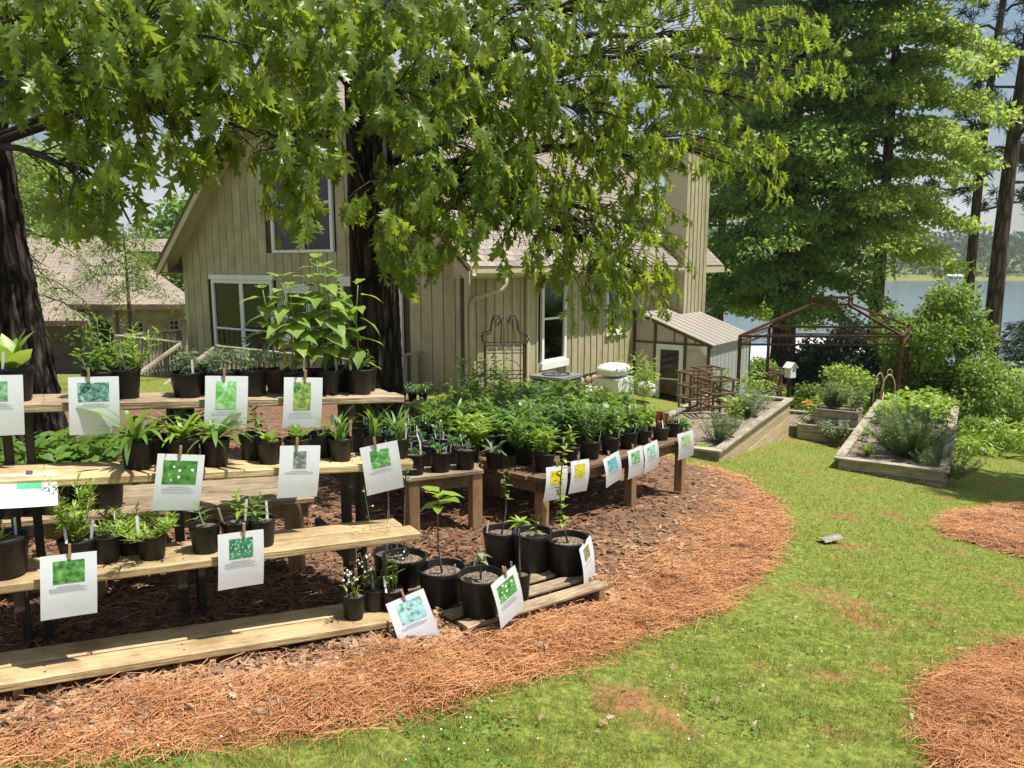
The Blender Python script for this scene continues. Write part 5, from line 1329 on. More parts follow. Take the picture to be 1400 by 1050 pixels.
def make_oak(own, o_, label, trunk_path, trunk_rad, seed):
    root = thing('oak_tree', label, 'tree', o_)
    V, F = trunk_mesh(trunk_path, trunk_rad, seed=seed); V = V - np.array(o_)
    link('trunk', np_mesh('trunk', V, F, True), root, BARK)
    pts = np.array([p[:] for p, w_ in SPR if w_ == own]); rg = np.random.default_rng(seed)
    K = 34 if own == 1 else 16
    cen = pts[rg.choice(len(pts), K, replace=False)]
    for _ in range(8):
        lab = np.argmin(((pts[:, None] - cen[None]) ** 2).sum(-1), 1)
        for k in range(K):
            if (lab == k).any(): cen[k] = pts[lab == k].mean(0)
    TP = np.array(trunk_path, float); leaves = [[], [], [], []]
    for k in range(K):
        sel = pts[lab == k]
        if not len(sel): continue
        c = Vector(cen[k]); hz = math.hypot(c.x - o_.x, c.y - o_.y)
        z0 = min(max(c.z - .35 * hz + .5, o_.z + 2.6), TP[-1, 2] - .6); s0 = Vector((np.interp(z0, TP[:, 2], TP[:, 0]), np.interp(z0, TP[:, 2], TP[:, 1]), z0))
        out_ = (c - s0); out_.z = 0; out_ = out_.normalized() if out_.length > .01 else Vector((1, 0, 0))
        far = c + out_ * .4 + Vector((0, 0, -.15)); midp = s0.lerp(c, .5) + Vector((rg.uniform(-.2, .2), rg.uniform(-.2, .2), .30 + .10 * hz))
        limb = []
        for q in range(11):
            t = q / 10; limb.append(s0 * (1 - t) ** 2 + midp * 2 * t * (1 - t) + far * t * t + Vector((rg.uniform(-.04, .04), rg.uniform(-.04, .04), rg.uniform(-.04, .04))) * (q > 0))
        r0 = .022 + .008 * hz; m = MB(o_); m.tube(limb, [r0 * (1 - .85 * q / 10) for q in range(11)], 7)
        lm = m.build('limb', BRANCH, root, True)
        tw = MB(o_); LP = np.array([q[:] for q in limb])
        for s_ in sel:
            s_ = Vector(s_); jn = 1 + int(np.argmin(((LP[1:] - np.array(s_)) ** 2).sum(1))); b = limb[max(1, jn - 2)]
            mid = b.lerp(s_, .55) + Vector((0, 0, .12 * (s_ - b).length))
            tw.tube([b, b.lerp(mid, .5) + Vector((0, 0, .02)), mid, mid.lerp(s_, .6) + Vector((0, 0, .02)), s_], [.008, .006, .0045, .0035, .002], 4, False)
            od = (s_ - mid); od.z = 0; od = od.normalized() if od.length > .02 else out_
            for q in range(rg.integers(8, 12)):
                a = rg.uniform(-1.5, 1.5); dv = Vector((od.x * math.cos(a) - od.y * math.sin(a), od.x * math.sin(a) + od.y * math.cos(a), 0)) * rg.uniform(.2, .8) + Vector((0, 0, -rg.uniform(.35, 1.5)))
                bp = s_ - (s_ - mid) * rg.uniform(0, .5) + Vector(rg.normal(0, .02, 3))
                upv = Vector((od.x * .7, od.y * .7, .8)) + Vector(rg.normal(0, .45, 3))
                for arr, val in zip(leaves, (bp, dv, upv, rg.uniform(.095, .195))): arr.append(val)
        tag(tw.build('twigs', BRANCH, lm, True), kind='stuff')
    P, D, UP, S = (np.array([tuple(v) for v in leaves[0]]), np.array([tuple(v) for v in leaves[1]]), np.array([tuple(v) for v in leaves[2]]), np.array(leaves[3]))
    M = frames(D, UP) * S[:, None, None]; M[:, :, 1] *= rg.uniform(.70, 1.05, len(S))[:, None]
    pr = np.array([proj(p) for p in P]); inn = (pr[:, 0] > -20) & (pr[:, 0] < 1420) & (pr[:, 1] > -10) & (pr[:, 1] < 1050)
    order = np.argsort(np.where(inn, P[:, 1] / S, 1e6)); near, rest = order[:300], order[300:]
    OV_ = [curl(OAK, .0, .06), curl(OAK_LO, .25, -.10), curl(OAK, .55, .12), curl(OAK_LO, .12, -.06)]
    VV = []; FF = {}; base_ = 0
    for q in range(4):
        idx = rest[q::4]; v_, f_ = scatter(*OV_[q], M[idx], P[idx] - np.array(o_)); VV.append(v_)
        for g_ in f_: FF.setdefault(g_.shape[1], []).append(g_ + base_)
        base_ += len(v_)
    tag(link('crown', np_mesh('crown', np.concatenate(VV), [np.concatenate(g_) for g_ in FF.values()], True), root, LEAF_OAK), kind='stuff')
    LMS = []
    for q in range(3): LMS.append(np_mesh('leaf', OV_[q][0], OV_[q][1], True)); LMS[-1].materials.append(LEAF_OAK)
    for i in near:
        Mx = Matrix([list(r) for r in M[i]]).to_4x4(); Mx.translation = Vector(P[i]) - o_; link('leaf', LMS[int(i) % 3], root, None, Mx)
    return root
t1 = [(OAK1.x, OAK1.y, OAK1.z - .1), (OAK1.x, OAK1.y, OAK1.z + .5), (OAK1.x - .01, OAK1.y, OAK1.z + 2), (OAK1.x - .03, 7.5, OAK1.z + 4), (OAK1.x + .05, 7.5, OAK1.z + 6.5), (OAK1.x, 7.6, OAK1.z + 11)]
make_oak(1, OAK1, 'oak tree with a straight dark trunk rising behind the tall potted plants', t1, [.30, .245, .215, .20, .15, .05], 3)
t2 = [(OAK2.x + .02, OAK2.y, OAK2.z - .1), (OAK2.x, OAK2.y, OAK2.z + .7), (OAK2.x - .10, OAK2.y, OAK2.z + 2), (OAK2.x - .18, 6.05, OAK2.z + 4), (OAK2.x - .1, 6, OAK2.z + 7), (OAK2.x, 6, OAK2.z + 10.5)]
make_oak(2, OAK2, 'oak tree with a thick dark trunk at the left picture edge', t2, [.50, .43, .385, .35, .22, .06], 8)

def gauss_pads(centres, radii, n, flat_=.35, seed=0):
    rg = np.random.default_rng(seed); C = np.array(centres, float); Rr = np.array(radii, float); wt = Rr ** 2; wt /= wt.sum()
    k = rg.choice(len(C), n, p=wt); v = rg.normal(0, 1, (n, 3)); v /= np.linalg.norm(v, axis=1, keepdims=True) + 1e-9
    v *= (rg.uniform(0, 1, n) ** .45)[:, None]; v[:, 2] *= flat_; return C[k] + v * Rr[k][:, None], v
def layered_tree(name, label, base, height, r0, mat, n_leaf, leaf, zlow, prof, nbr=40, group=None, lean=(0, 0), cat='tree', bark=BARK_FAR, seed=0, droop=.12, pad=.55, flat_=.35, unit=KITE, back_clear=None, rise=.25):
    """trunk with limbs in tiers; every limb carries flat pads of leaves so that gaps stay between them; prof(f) = limb reach"""
    rg = np.random.default_rng(seed + 100); base = Vector(base); root = thing(name, label, cat, base, 0, group)
    tp = [(lean[0] * f, lean[1] * f, height * f) for f in np.linspace(0, 1, 9)]
    m = MB(); m.tube([(tp[0][0], tp[0][1], -.3)] + tp[1:], [r0 * 1.15] + [r0 * (1 - .9 * f) for f in np.linspace(0, 1, 9)[1:]], 12); m.build('trunk', bark, root, True)
    C = []; Rr = []; lm = MB()
    for i in range(nbr):
        f = zlow + (1 - zlow) * (i + rg.uniform(0, .8)) / nbr; L_ = prof((f - zlow) / (1 - zlow)) * rg.uniform(.72, 1.12); a = i * 2.399 + rg.uniform(-.4, .4)
        s0 = Vector((lean[0] * f, lean[1] * f, height * f)); d = Vector((math.cos(a), math.sin(a), 0)); pts = []
        for q in range(6):
            t = q / 5; pts.append(s0 + d * L_ * t + Vector((rg.uniform(-.08, .08), rg.uniform(-.08, .08), L_ * (rise * t - (rise + droop) * t * t) + rg.uniform(-.05, .05))))
        rb_ = max(.012, r0 * .28 * (1 - f * .7)); lm.tube(pts, [rb_ * (1 - .85 * q / 5) for q in range(6)], 5, False)
        side = Vector((-d.y, d.x, 0))
        for q in np.arange(.28, 1.08, .11):
            k = min(int(q * 5), 4); p = pts[k].lerp(pts[k + 1], q * 5 - k)
            for s_ in (-1, 0, 1):
                e = p + side * s_ * L_ * .22 * rg.uniform(.3, 1.1) * min(1, q * 1.6) + Vector((0, 0, -.06 * abs(s_) + rg.uniform(-.1, .1)))
                if rg.uniform() < .80: C.append(tuple(e)); Rr.append(pad * rg.uniform(.6, 1.15) * (1.15 - .35 * q))
                if s_ and rg.uniform() < .4: lm.tube([p, e], [.012, .005], 3, False)
    lm.build('limbs', bark, root, True)
    P, v = gauss_pads(C, Rr, n_leaf, flat_, seed); D = v * np.array([1, 1, .6]) + rg.normal(0, .5, P.shape) + np.array([0, 0, -.25]); UP = rg.normal(0, .5, P.shape) + v * .4 + rg.normal(0, .6, P.shape) + [.35, -.2, .55]
    tag(link('crown', np_mesh('crown', *scatter(unit[0], unit[1], frames(D, UP) * (leaf * rg.uniform(.6, 1.3, len(P)))[:, None, None], P), True), root, mat), kind='stuff')
    return root
def gpos(px, Y):
    x = (px - 700) / 1063 * Y; return Vector((x, Y, h(x, Y)))
layered_tree('shade_tree', 'large dense dark green tree behind the rusty gazebo', gpos(1077, 27), 20, .45, LEAF_TREE, 88000, .17, .17, lambda f: 4.0 * (1 - .4 * f ** 2) * (.75 + .25 * min(1, f * 5)), 80, seed=1, pad=.70, droop=.24, flat_=.48)
layered_tree('light_tree', 'lighter green tree with long reaching limbs right of the dense dark tree', gpos(1203, 26), 19, .26, LEAF_TREE2, 62000, .17, .29, lambda f: 3.1 * (1 - .25 * f), 54, seed=2, pad=.62, droop=.2, flat_=.4)
layered_tree('light_tree', 'tall light green tree filling the gap between house and dense dark tree', gpos(985, 34), 17, .28, LEAF_TREE2, 26000, .22, .22, lambda f: 4.2 * (1 - .45 * f), 34, seed=3, pad=.8)
def pine(label, px, Y, hgt, r0, lean, seed, n=10):
    b = gpos(px, Y); rg = np.random.default_rng(seed); root = thing('pine_tree', label, 'tree', b, 0, 'tall pines by the lake')
    m = MB(); f9 = np.linspace(0, 1, 12); m.tube([(lean * f * 1.0 + .12 * math.sin(f * 7 + seed), 0, hgt * f - .4 * (f == 0)) for f in f9], [r0 * (1.12 - .75 * f) for f in f9], 12); m.build('trunk', BARK_FAR, root, True)
    P = []; D = []
    for i in range(n + 8):
        f = .36 + .62 * i / (n + 8); a = i * 2.399 + rg.uniform(-.4, .4); L_ = rg.uniform(1.6, 3.6) * (1.1 - .5 * f); s0 = Vector((lean * f, 0, hgt * f)); d = Vector((math.cos(a), math.sin(a), 0))
        pts = [s0 + d * L_ * t + Vector((rg.uniform(-.12, .12), rg.uniform(-.12, .12), L_ * (.28 * t - .18 * t * t) + rg.uniform(-.1, .1))) for t in np.linspace(0, 1, 6)]
        m = MB(); m.tube(pts, [.06, .05, .04, .03, .02, .01], 5, False)
        for q in (2, 3, 4, 5):
            for _ in range(3):
                e = pts[q] + Vector(rg.normal(0, .35, 3)); m.tube([pts[q], e], [.014, .006], 3, False)
                if rg.uniform() < .9:
                    for _n in range(55): P.append(tuple(e + Vector(rg.normal(0, .05, 3)))); D.append(tuple(Vector(rg.normal(0, 1, 3)) + d * .5))
        m.build('limb', BARK_FAR, root, True)
    Uv = NARROW[0].copy(); Uv[:, 1] *= .7
    P = np.array(P); tag(link('crown', np_mesh('crown', *scatter(Uv, NARROW[1], frames(np.array(D), rg.normal(0, 1, P.shape)) * rg.uniform(.22, .38, len(P))[:, None, None], P)), root, NEEDLE), kind='stuff')
pine('tall pine with a leaning trunk, left of the two slender lakeside trunks', 1319, 30, 21, .20, .8, 1)
pine('tall pine with the thickest lakeside trunk, rightmost of the pines', 1360, 27, 22, .27, .8, 2)
pine('tall pine standing just beyond the right picture edge', 1450, 30, 20, .28, .4, 3)

def bush(name, label, base, hgt, rad, mat, n, leaf, cat='shrub', group=None, seed=0, unit=KITE, stems=7, flat_=.9, blobs=26, z0=.12):
    rg = np.random.default_rng(seed + 500); base = Vector(base); root = thing(name, label, cat, base, 0, group); C = []; Rr = []; m = MB()
    for i in range(blobs):
        a = rg.uniform(0, 6.28); f = rg.uniform(z0, .95); r_ = rad * math.sqrt(rg.uniform(0, 1)) * math.sqrt(max(.1, 1 - (max(0, f - .35) / .72) ** 2)); C.append((r_ * math.cos(a), r_ * math.sin(a), hgt * f)); Rr.append(rad * rg.uniform(.22, .42))
    for i in range(stems):
        c = Vector(C[rg.integers(len(C))]); m.tube([(c.x * .12, c.y * .12, -.05), (c.x * .5, c.y * .5, c.z * .55), tuple(c)], [.022, .015, .006], 5, False)
    m.build('stems', TWIG, root, True); P, v = gauss_pads(C, Rr, n, flat_, seed)
    P[:, 2] = np.maximum(P[:, 2], .01)
    D = v + rg.normal(0, .5, P.shape) + [0, 0, -.3]; UP = rg.normal(0, .5, P.shape) + v * .9 + [0, 0, .5]
    tag(link('foliage', np_mesh('foliage', *scatter(unit[0], unit[1], frames(D, UP) * (leaf * rg.uniform(.6, 1.35, len(P)))[:, None, None], P), True), root, mat), kind='stuff'); return root
bush('willow_shrub', 'tall bright yellow-green willowy shrub right of the gazebo', gpos(1300, 18.6), 3.6, 1.35, LEAF_BUSH, 15000, .11, seed=1, blobs=40)
bush('willow_shrub', 'bright willowy shrub half hidden behind the gazebo right posts', gpos(1248, 20.5), 3.2, 1.1, LEAF_BUSH, 8000, .11, seed=2, blobs=30)
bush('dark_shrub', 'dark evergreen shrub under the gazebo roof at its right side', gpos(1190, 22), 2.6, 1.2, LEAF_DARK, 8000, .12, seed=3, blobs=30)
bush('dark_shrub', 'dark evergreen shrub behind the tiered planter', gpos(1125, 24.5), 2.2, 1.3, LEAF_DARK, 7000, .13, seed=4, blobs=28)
bush('dark_shrub', 'dark evergreen shrub behind the greenhouse corner', gpos(1042, 22.5), 1.4, .7, LEAF_TREE, 3500, .1, seed=14, blobs=20)
bush('green_shrub', 'large mid-green shrub along the right lawn edge below the pines', gpos(1352, 19), 2.0, 1.2, LEAF_TREE2, 7000, .1, seed=5, blobs=30)
bush('green_shrub', 'low bright shrub at the right lawn edge', gpos(1388, 17.2), 1.7, 1.0, LEAF_BUSH, 6000, .09, seed=6, blobs=26)
bush('green_shrub', 'small rounded green shrub at the lawn edge below the willowy shrub', gpos(1348, 16.2), .75, .42, LEAF_BUSH, 2200, .06, seed=7, blobs=18)
bush('green_shrub', 'low wide hosta-like shrub at the right picture edge', gpos(1385, 15.2), .55, .8, LEAF_LIME, 1500, .14, seed=8, unit=LANCE, blobs=24)
bush('green_shrub', 'pale green shrub beside the bent-willow trellis', gpos(1178, 17.5), 1.5, .75, LEAF_TREE2, 4200, .08, seed=9, blobs=24)
bush('green_shrub', 'low green shrub between the far beds below the birdhouse', gpos(1128, 18.3), .9, .6, LEAF_BUSH, 2200, .07, seed=10, blobs=20)
# blue-green conifer at the right edge
cb = gpos(1432, 20); croot = thing('conifer', 'blue-green conifer with drooping sprays at the right picture edge', 'tree', cb); m = MB(); m.tube([(0, 0, -.2), (0, 0, 4.6)], [.12, .02], 8); m.build('trunk', BARK_FAR, croot, True)
P = []; D = []; rg = np.random.default_rng(77); lm = MB()
for i in range(90):
    f = .06 + .9 * i / 130; a = i * 2.399; L_ = 1.5 * (1 - f) ** .8 + .1; d = Vector((math.cos(a), math.sin(a), -.15)); s0 = Vector((0, 0, 4.6 * f)); lm.tube([s0, s0 + d * L_], [.012, .003], 3, False)
    for q in range(90):
        t = rg.uniform(.2, 1); P.append(tuple(s0 + d * L_ * t + Vector(rg.normal(0, .04, 3)))); D.append(tuple(d + Vector(rg.normal(0, .6, 3)) + Vector((0, 0, -.3))))
lm.build('limbs', BARK_FAR, croot); P = np.array(P)
tag(link('crown', np_mesh('crown', *scatter(NARROW[0], NARROW[1], frames(np.array(D), rg.normal(0, 1, P.shape)) * rg.uniform(.12, .24, len(P))[:, None, None], P)), croot, leafmat('blue_conifer', (.03, .06, .035), (.085, .125, .075), (.1, .16, .06), .6, .18)), kind='stuff')
# trees to the left, beyond the brick house, and trees outside the frame whose shade falls on the lawn
LT = [(60, 44, 13, 'pale green tree above the brick house roof by the left trunk'), (265, 46, 11, 'round green tree between brick house and tan gable'), (-60, 50, 16, 'tall green tree beyond the left picture edge'), (150, 66, 14, 'farther hazy tree between the two left trees'), (330, 60, 15, 'green tree rising behind the tan gable'), (10, 70, 16, 'far tall tree behind the left oak trunk')]
for i, (px, Y, hg, lb) in enumerate(LT):
    layered_tree('background_tree', lb, gpos(px, Y), hg, .25, (LEAF_TREE2, LEAF_TREE, LEAF_TREE2)[i % 3], 9000, .34, .2, lambda f: 4.6 * (1 - .6 * f * f), 30, 'trees beyond the brick house', seed=20 + i, pad=1.1, flat_=.55)
layered_tree('drooping_tree', 'small tree with pale feathery drooping branches before the brick house', gpos(18, 13.5), 4.6, .09, LEAF_BUSH, 5200, .085, .35, lambda f: 1.9 * (1 - .3 * f), 22, seed=31, pad=.22, droop=.75, unit=LANCE, flat_=.8, rise=.2)
layered_tree('drooping_tree', 'pale feathery tree crown before the brick house roof ridge', gpos(172, 22), 4.2, .09, LEAF_BUSH, 3600, .12, .55, lambda f: 1.5 * (1 - .5 * f), 18, seed=32, pad=.35, droop=.3, unit=LANCE, flat_=.6)
layered_tree('shade_tree', 'dense tree right of the picture that shades the lawn edge', (12.6, 9.3, h(12.6, 9.3)), 14, .24, LEAF_TREE, 15000, .24, .55, lambda f: 2.6 * (1 - .4 * f * f), 36, seed=41, pad=.95)
# far shore: wood as one mass
rg = np.random.default_rng(9); C = []; Rr = []
for i in range(1500):
    y_ = rg.uniform(384, 560); x_ = rg.uniform(-260, 520); z_ = h(x_, y_)
    hh = rg.uniform(9, 17) * (1.0 if y_ > 425 else .55); r_ = rg.uniform(3, 6)
    for q in range(3): C.append((x_ + rg.normal(0, 1.5), y_ + rg.normal(0, 1.5), z_ + hh * (.45 + .22 * q))); Rr.append(r_ * (1.1 - .25 * q))
P, v = gauss_pads(C, Rr, 45000, .9, 5); D = v + rg.normal(0, .3, P.shape); keep = v[:, 1] < .35; P, D = P[keep], D[keep]
tag(link('far_shore_woods', np_mesh('far_shore_woods', *scatter(KITE[0], KITE[1], frames(D, rg.normal(0, .6, P.shape) + [0, -.6, .8]) * rg.uniform(1.7, 3.3, len(P))[:, None, None], P), True), None, LEAF_FAR), 'hazy green woods along the far shore of the lake', 'woods', kind='stuff')
# ------------------------------------------------------------ brick house next door
bh_o = at(160, 500, 27.0); bh_o.z = h(bh_o.x, bh_o.y)
bh = thing('brick_house', 'brown brick house with a hipped shingle roof left of the tan house', 'house', bh_o)
def wall_panel(name, a, b, z0, z1, mat, parent, thick=.25):
    a = Vector((a[0], a[1], 0)); b = Vector((b[0], b[1], 0)); X = (b - a).normalized(); L_ = (b - a).length
    M = Matrix((X, Vector((-X.y, X.x, 0)), Vector((0, 0, 1)))).transposed().to_4x4(); M.translation = Vector((a.x, a.y, z0)) - bh_o
    return MB().bx(0, L_, 0, thick, 0, z1 - z0).build(name, mat, parent, M=M)
def roof_poly(name, pts, mat, parent, off):
    pts = [Vector(p) for p in pts]; n_ = (pts[1] - pts[0]).cross(pts[2] - pts[0]).normalized(); n_ = n_ if n_.z > 0 else -n_
    X = Vector((0, 0, 1)).cross(n_).normalized(); Yv = n_.cross(X)
    me = MB(off).poly(pts, n_ * -.12).mesh(name); uv = me.uv_layers.new(name='UVMap')
    for l in me.loops: c = me.vertices[l.vertex_index].co; uv.data[l.index].uv = (c.dot(X), c.dot(Yv))
    return link(name, me, parent, mat)
ZE_, ZB_ = at(160, 417, 27.3).z, bh_o.z - 1.5
wA, wB, wC = at(160, 417, 27.3), at(262, 417, 29.3), at(108, 417, 28.9)
w1 = wall_panel('wall', (wA.x, wA.y), (wB.x, wB.y), ZB_, ZE_, BRICK, bh); w2 = wall_panel('wall', (wC.x, wC.y), (wA.x - .02, wA.y + .01), ZB_, ZE_, BRICK, bh)
lA, lB = at(25, 436, 26.2), at(112, 436, 27.4); w3 = wall_panel('wall', (lA.x - 6, lA.y - 1), (wC.x, wC.y + 1.6), ZB_, lA.z, BRICK, bh)
def bh_window(px0, px1, py0, py1, t0, t1):
    a = wA.lerp(wB, t0); b = wA.lerp(wB, t1); X = (b - a).normalized(); Nn = Vector((X.y, -X.x, 0)); z0, z1 = at(0, py1, a.y).z, at(0, py0, a.y).z
    q = [Vector((a.x, a.y, z0)), Vector((b.x, b.y, z0)), Vector((b.x, b.y, z1)), Vector((a.x, a.y, z1))]
    wn = MB(bh_o).poly([p + Nn * .02 for p in q], Nn * -.03).build('window', DARK_IN, bh)
    f = MB(bh_o)
    for s_ in range(4): f.beam(q[s_] + Nn * .04, q[(s_ + 1) % 4] + Nn * .04, .05, .05, tuple(Nn))
    f.build('frame', TRIM_WHITE if False else MORTAR, wn); f = MB(bh_o); c0 = (q[0] + q[1]) / 2; c1 = (q[2] + q[3]) / 2; f.beam(c0 + Nn * .03, c1 + Nn * .03, .03, .02, tuple(Nn)); f.beam((q[0] + q[3]) / 2 + Nn * .03, (q[1] + q[2]) / 2 + Nn * .03, .03, .02, tuple(Nn)); f.build('glazing_bar', MORTAR, wn)
    MB(bh_o).beam(q[0] + Nn * .07 - X * .08, q[1] + Nn * .07 + X * .08, .12, .09).build('sill', MORTAR, wn)
bh_window(178, 190, 441, 456, .17, .31); bh_window(225, 237, 438, 452, .66, .79)
dvec = (wA - wC).normalized(); nn = Vector((dvec.y, -dvec.x, 0)); c = wC.lerp(wA, .62); pts = [c + dvec * (.62 * math.cos(t)) + Vector((0, 0, -1.15 + .62 * math.sin(t))) + nn * .04 for t in np.linspace(0, math.pi, 9)] + [c - dvec * .62 + Vector((0, 0, -2.9)) + nn * .04, c + dvec * .62 + Vector((0, 0, -2.9)) + nn * .04]
MB(bh_o).poly(pts, nn * -.05).build('arched_opening', DARK_IN, bh)
MB(bh_o).tube([Vector((wA.x, wA.y, ZE_)) + Vector((0, -.1, 0)), Vector((wA.x, wA.y, ZB_)) + Vector((0, -.1, 0))], .06, 6).build('downspout', FRAME_BROWN, bh)
up = Vector((0, 0, .04)); RG = at(158, 336, 33.5)
eA, eB, eC = wA + Vector((.05, -.5, .05)), wB + Vector((.5, -.4, .05)), wC + Vector((-.5, -.35, .05))
rgl, rgr = at(30, 331, 34.0), at(158, 340, 33.2); apex = at(186, 352, 33.6)
roof_poly('roof', [eA, eB, apex, rgr], ROOF_FAR, bh, bh_o); roof_poly('roof', [eC, eA - Vector((.01, 0, 0)), rgr + Vector((-.01, 0, .01)), at(104, 332, 34.2)], ROOF_FAR, bh, bh_o)
roof_poly('roof', [lA + Vector((-6, -1.2, 0)), lB + Vector((.5, -.1, -.05)), at(105, 331, 34.2), at(25, 329, 33.0) + Vector((-6, -1, 0))], ROOF_FAR, bh, bh_o)
roof_poly('roof', [at(40, 338, 35), at(255, 345, 37), at(262, 327, 40), at(36, 325, 38)], ROOF_FAR, bh, bh_o)
MB(bh_o).beam(eA + Vector((0, -.02, -.12)), eB + Vector((0, -.02, -.12)), .06, .14).build('fascia', FRAME_BROWN, bh); MB(bh_o).beam(eC + Vector((0, -.02, -.12)), eA + Vector((-.05, -.02, -.12)), .06, .14).build('fascia', FRAME_BROWN, bh)
MB(bh_o).beam(lA + Vector((-6, -1.22, -.1)), lB + Vector((.5, -.12, -.15)), .08, .16).build('fascia', FRAME_BROWN, bh)

# ------------------------------------------------------------ rusty gazebo frame
GFL, GFR = at(1012, 459, 16.0), at(1233, 461, 15.9); GBL, GBR = at(1052, 446.5, 18.4), at(1245, 447.5, 18.3)
gzt = (GFL.z + GFR.z + GBL.z + GBR.z) / 4
for p in (GFL, GFR, GBL, GBR): p.z = gzt
go = (GFL + GFR + GBL + GBR) / 4; go.z = h(go.x, go.y)
gz_root = thing('gazebo', 'rusty iron gazebo frame with open pitched roof over the garden beds', 'gazebo', go)
def zpart(name, f, mat=RUST, parent=gz_root):
    m = MB(go); f(m); return m.build(name, mat, parent)
for p in (GFL, GFR, GBL, GBR):
    zpart('post', lambda m: m.beam((p.x, p.y, h(p.x, p.y) - .1), (p.x, p.y, p.z + .02), .065, .065, (1, 0, 0), .006))
CRN = [(GFL, GFR), (GFR, GBR), (GBR, GBL), (GBL, GFL)]
for a, b in CRN:
    d = (b - a).normalized()
    zpart('top_rail', lambda m: m.beam(a + d * .033, b - d * .033, .05, .05)); zpart('lower_rail', lambda m: m.beam(a + d * .033 + Vector((0, 0, -.17)), b - d * .033 + Vector((0, 0, -.17)), .04, .035))
    L_ = (b - a).length; n_ = int(L_ / .2)
    for i in range(n_):
        c = a + d * L_ * (i + .5) / n_ + Vector((0, 0, -.085)); sg = 1 if i % 2 else -1
        zpart('scroll', lambda m: m.tube([c + d * (sg * .075 * (1 - t / 9) * math.cos(t)) + Vector((0, 0, .055 * (1 - t / 9) * math.sin(t))) for t in np.linspace(0, 7, 12)], .006, 4))
cc = go.copy(); cc.z = gzt + .76
cc.x = (at(1137, 405, 17.1)).x; cc.y = 17.1
fx, fy = (GFR - GFL).normalized(), (GBL - GFL).normalized()
CT = [cc - fx * .42 - fy * .25, cc + fx * .42 - fy * .25, cc + fx * .42 + fy * .25, cc - fx * .42 + fy * .25]
for a, b in zip((GFL, GFR, GBR, GBL), CT):
    zpart('rafter', lambda m: m.beam(a + Vector((0, 0, .01)), b + Vector((0, 0, -.16)), .045, .045))
for i in range(4):
    a, b = CT[i], CT[(i + 1) % 4]; d = (b - a).normalized()
    zpart('crown_rail', lambda m: m.beam(a, b, .04, .03)); zpart('crown_rail', lambda m: m.beam(a + Vector((0, 0, -.16)), b + Vector((0, 0, -.16)), .04, .03))
    zpart('crown_post', lambda m: m.beam(a + Vector((0, 0, -.18)), a + Vector((0, 0, .03)), .035, .035, (1, 0, 0)))
    L_ = (b - a).length
    for k in range(max(2, int(L_ / .17))):
        c = a + d * L_ * (k + .5) / max(2, int(L_ / .17)) + Vector((0, 0, -.08))
        zpart('scroll', lambda m: m.tube([c + d * (.07 * (1 - t / 9) * math.cos(t)) + Vector((0, 0, .06 * (1 - t / 9) * math.sin(t))) for t in np.linspace(0, 7, 12)], .007, 4))

# ------------------------------------------------------------ raised beds
BD = Vector((math.sin(R(31)), math.cos(R(31)), 0)); BR_ = Vector((BD.y, -BD.x, 0))
def raised_bed(label, FL, wd, length, ht, rows, mat_side, cap=True, soil_drop=.05):
    FL = Vector(FL); zt = FL.z + ht; FL.z = zt; o = FL + BR_ * wd / 2 + BD * length / 2; o.z = h(o.x, o.y)
    root = thing('raised_bed', label, 'raised bed', o); FR = FL + BR_ * wd; BL = FL + BD * length; BRr = FR + BD * length
    def plank(name, a, b, th_, hgt, mat): 
        X = (b - a).normalized(); Yv = Vector((0, 0, 1)).cross(X); M = Matrix((X, Yv, Vector((0, 0, 1)))).transposed().to_4x4(); M.translation = (a + b) / 2 - o
        return MB().beam((-(b - a).length / 2, 0, 0), ((b - a).length / 2, 0, 0), th_, hgt, ch=.005).build(name, mat, root, M=M)
    for k in range(rows):
        z_ = Vector((0, 0, -.07 - k * .145 - .01))
        plank('board', FL + z_ + BR_ * .0, FR + z_, .042, .138, W_GREY); plank('board', FR + z_ + BD * .03, BRr + z_ - BD * .03, .042, .138, mat_side)
        plank('board', FL + z_ + BD * .03, BL + z_ - BD * .03, .042, .138, mat_side); plank('board', BL + z_, BRr + z_, .042, .138, W_GREY)
    if cap:
        e_ = Vector((0, 0, .02))
        for a, b in ((FL - BR_ * .06, FR + BR_ * .06), (BL - BR_ * .06, BRr + BR_ * .06)): plank_obj('cap', a + e_, b + e_, .13, .035, W_GREY, root, o)
        for a, b in ((FL + BD * .067, BL - BD * .067), (FR + BD * .067, BRr - BD * .067)): plank_obj('cap', a + e_ + Vector((0, 0, .003)), b + e_ + Vector((0, 0, .003)), .13, .035, W_GREY, root, o)
    nu, nv = 10, 24; V = []; F = []
    for j in range(nv + 1):
        for i in range(nu + 1):
            p = FL + BR_ * (.02 + (wd - .04) * i / nu) + BD * (.02 + (length - .04) * j / nv); V.append((p.x, p.y, zt - soil_drop + random.uniform(-.012, .012)))
    for j in range(nv):
        for i in range(nu): a = j * (nu + 1) + i; F.append((a, a + 1, a + nu + 2, a + nu + 1))
    MB(o).add(V, F).build('soil', BEDSOIL, root, True)
    return FL, zt - soil_drop, wd, length
def bpt(bed_, a, b): FL, z, wd, l = bed_; p = FL + BR_ * wd * a + BD * l * b; return Vector((p.x, p.y, z))
fl = gnd(1146, 641)
RB = raised_bed('long raised timber bed with rosemary and lime lettuce on the right', fl, 1.28, 5.2, .15, 6, W_GREY)
LBf = gnd(980, 631); LB = raised_bed('raised timber bed with brown trellis towers before the greenhouse', LBf - BR_ * 1.35, 1.35, 4.5, .14, 6, W_CEDAR)
sbf = gnd(1062, 592); SB = raised_bed('small low timber bed beside the tiered planter', sbf - BR_ * .2, 1.0, 1.6, .16, 3, W_CEDAR)
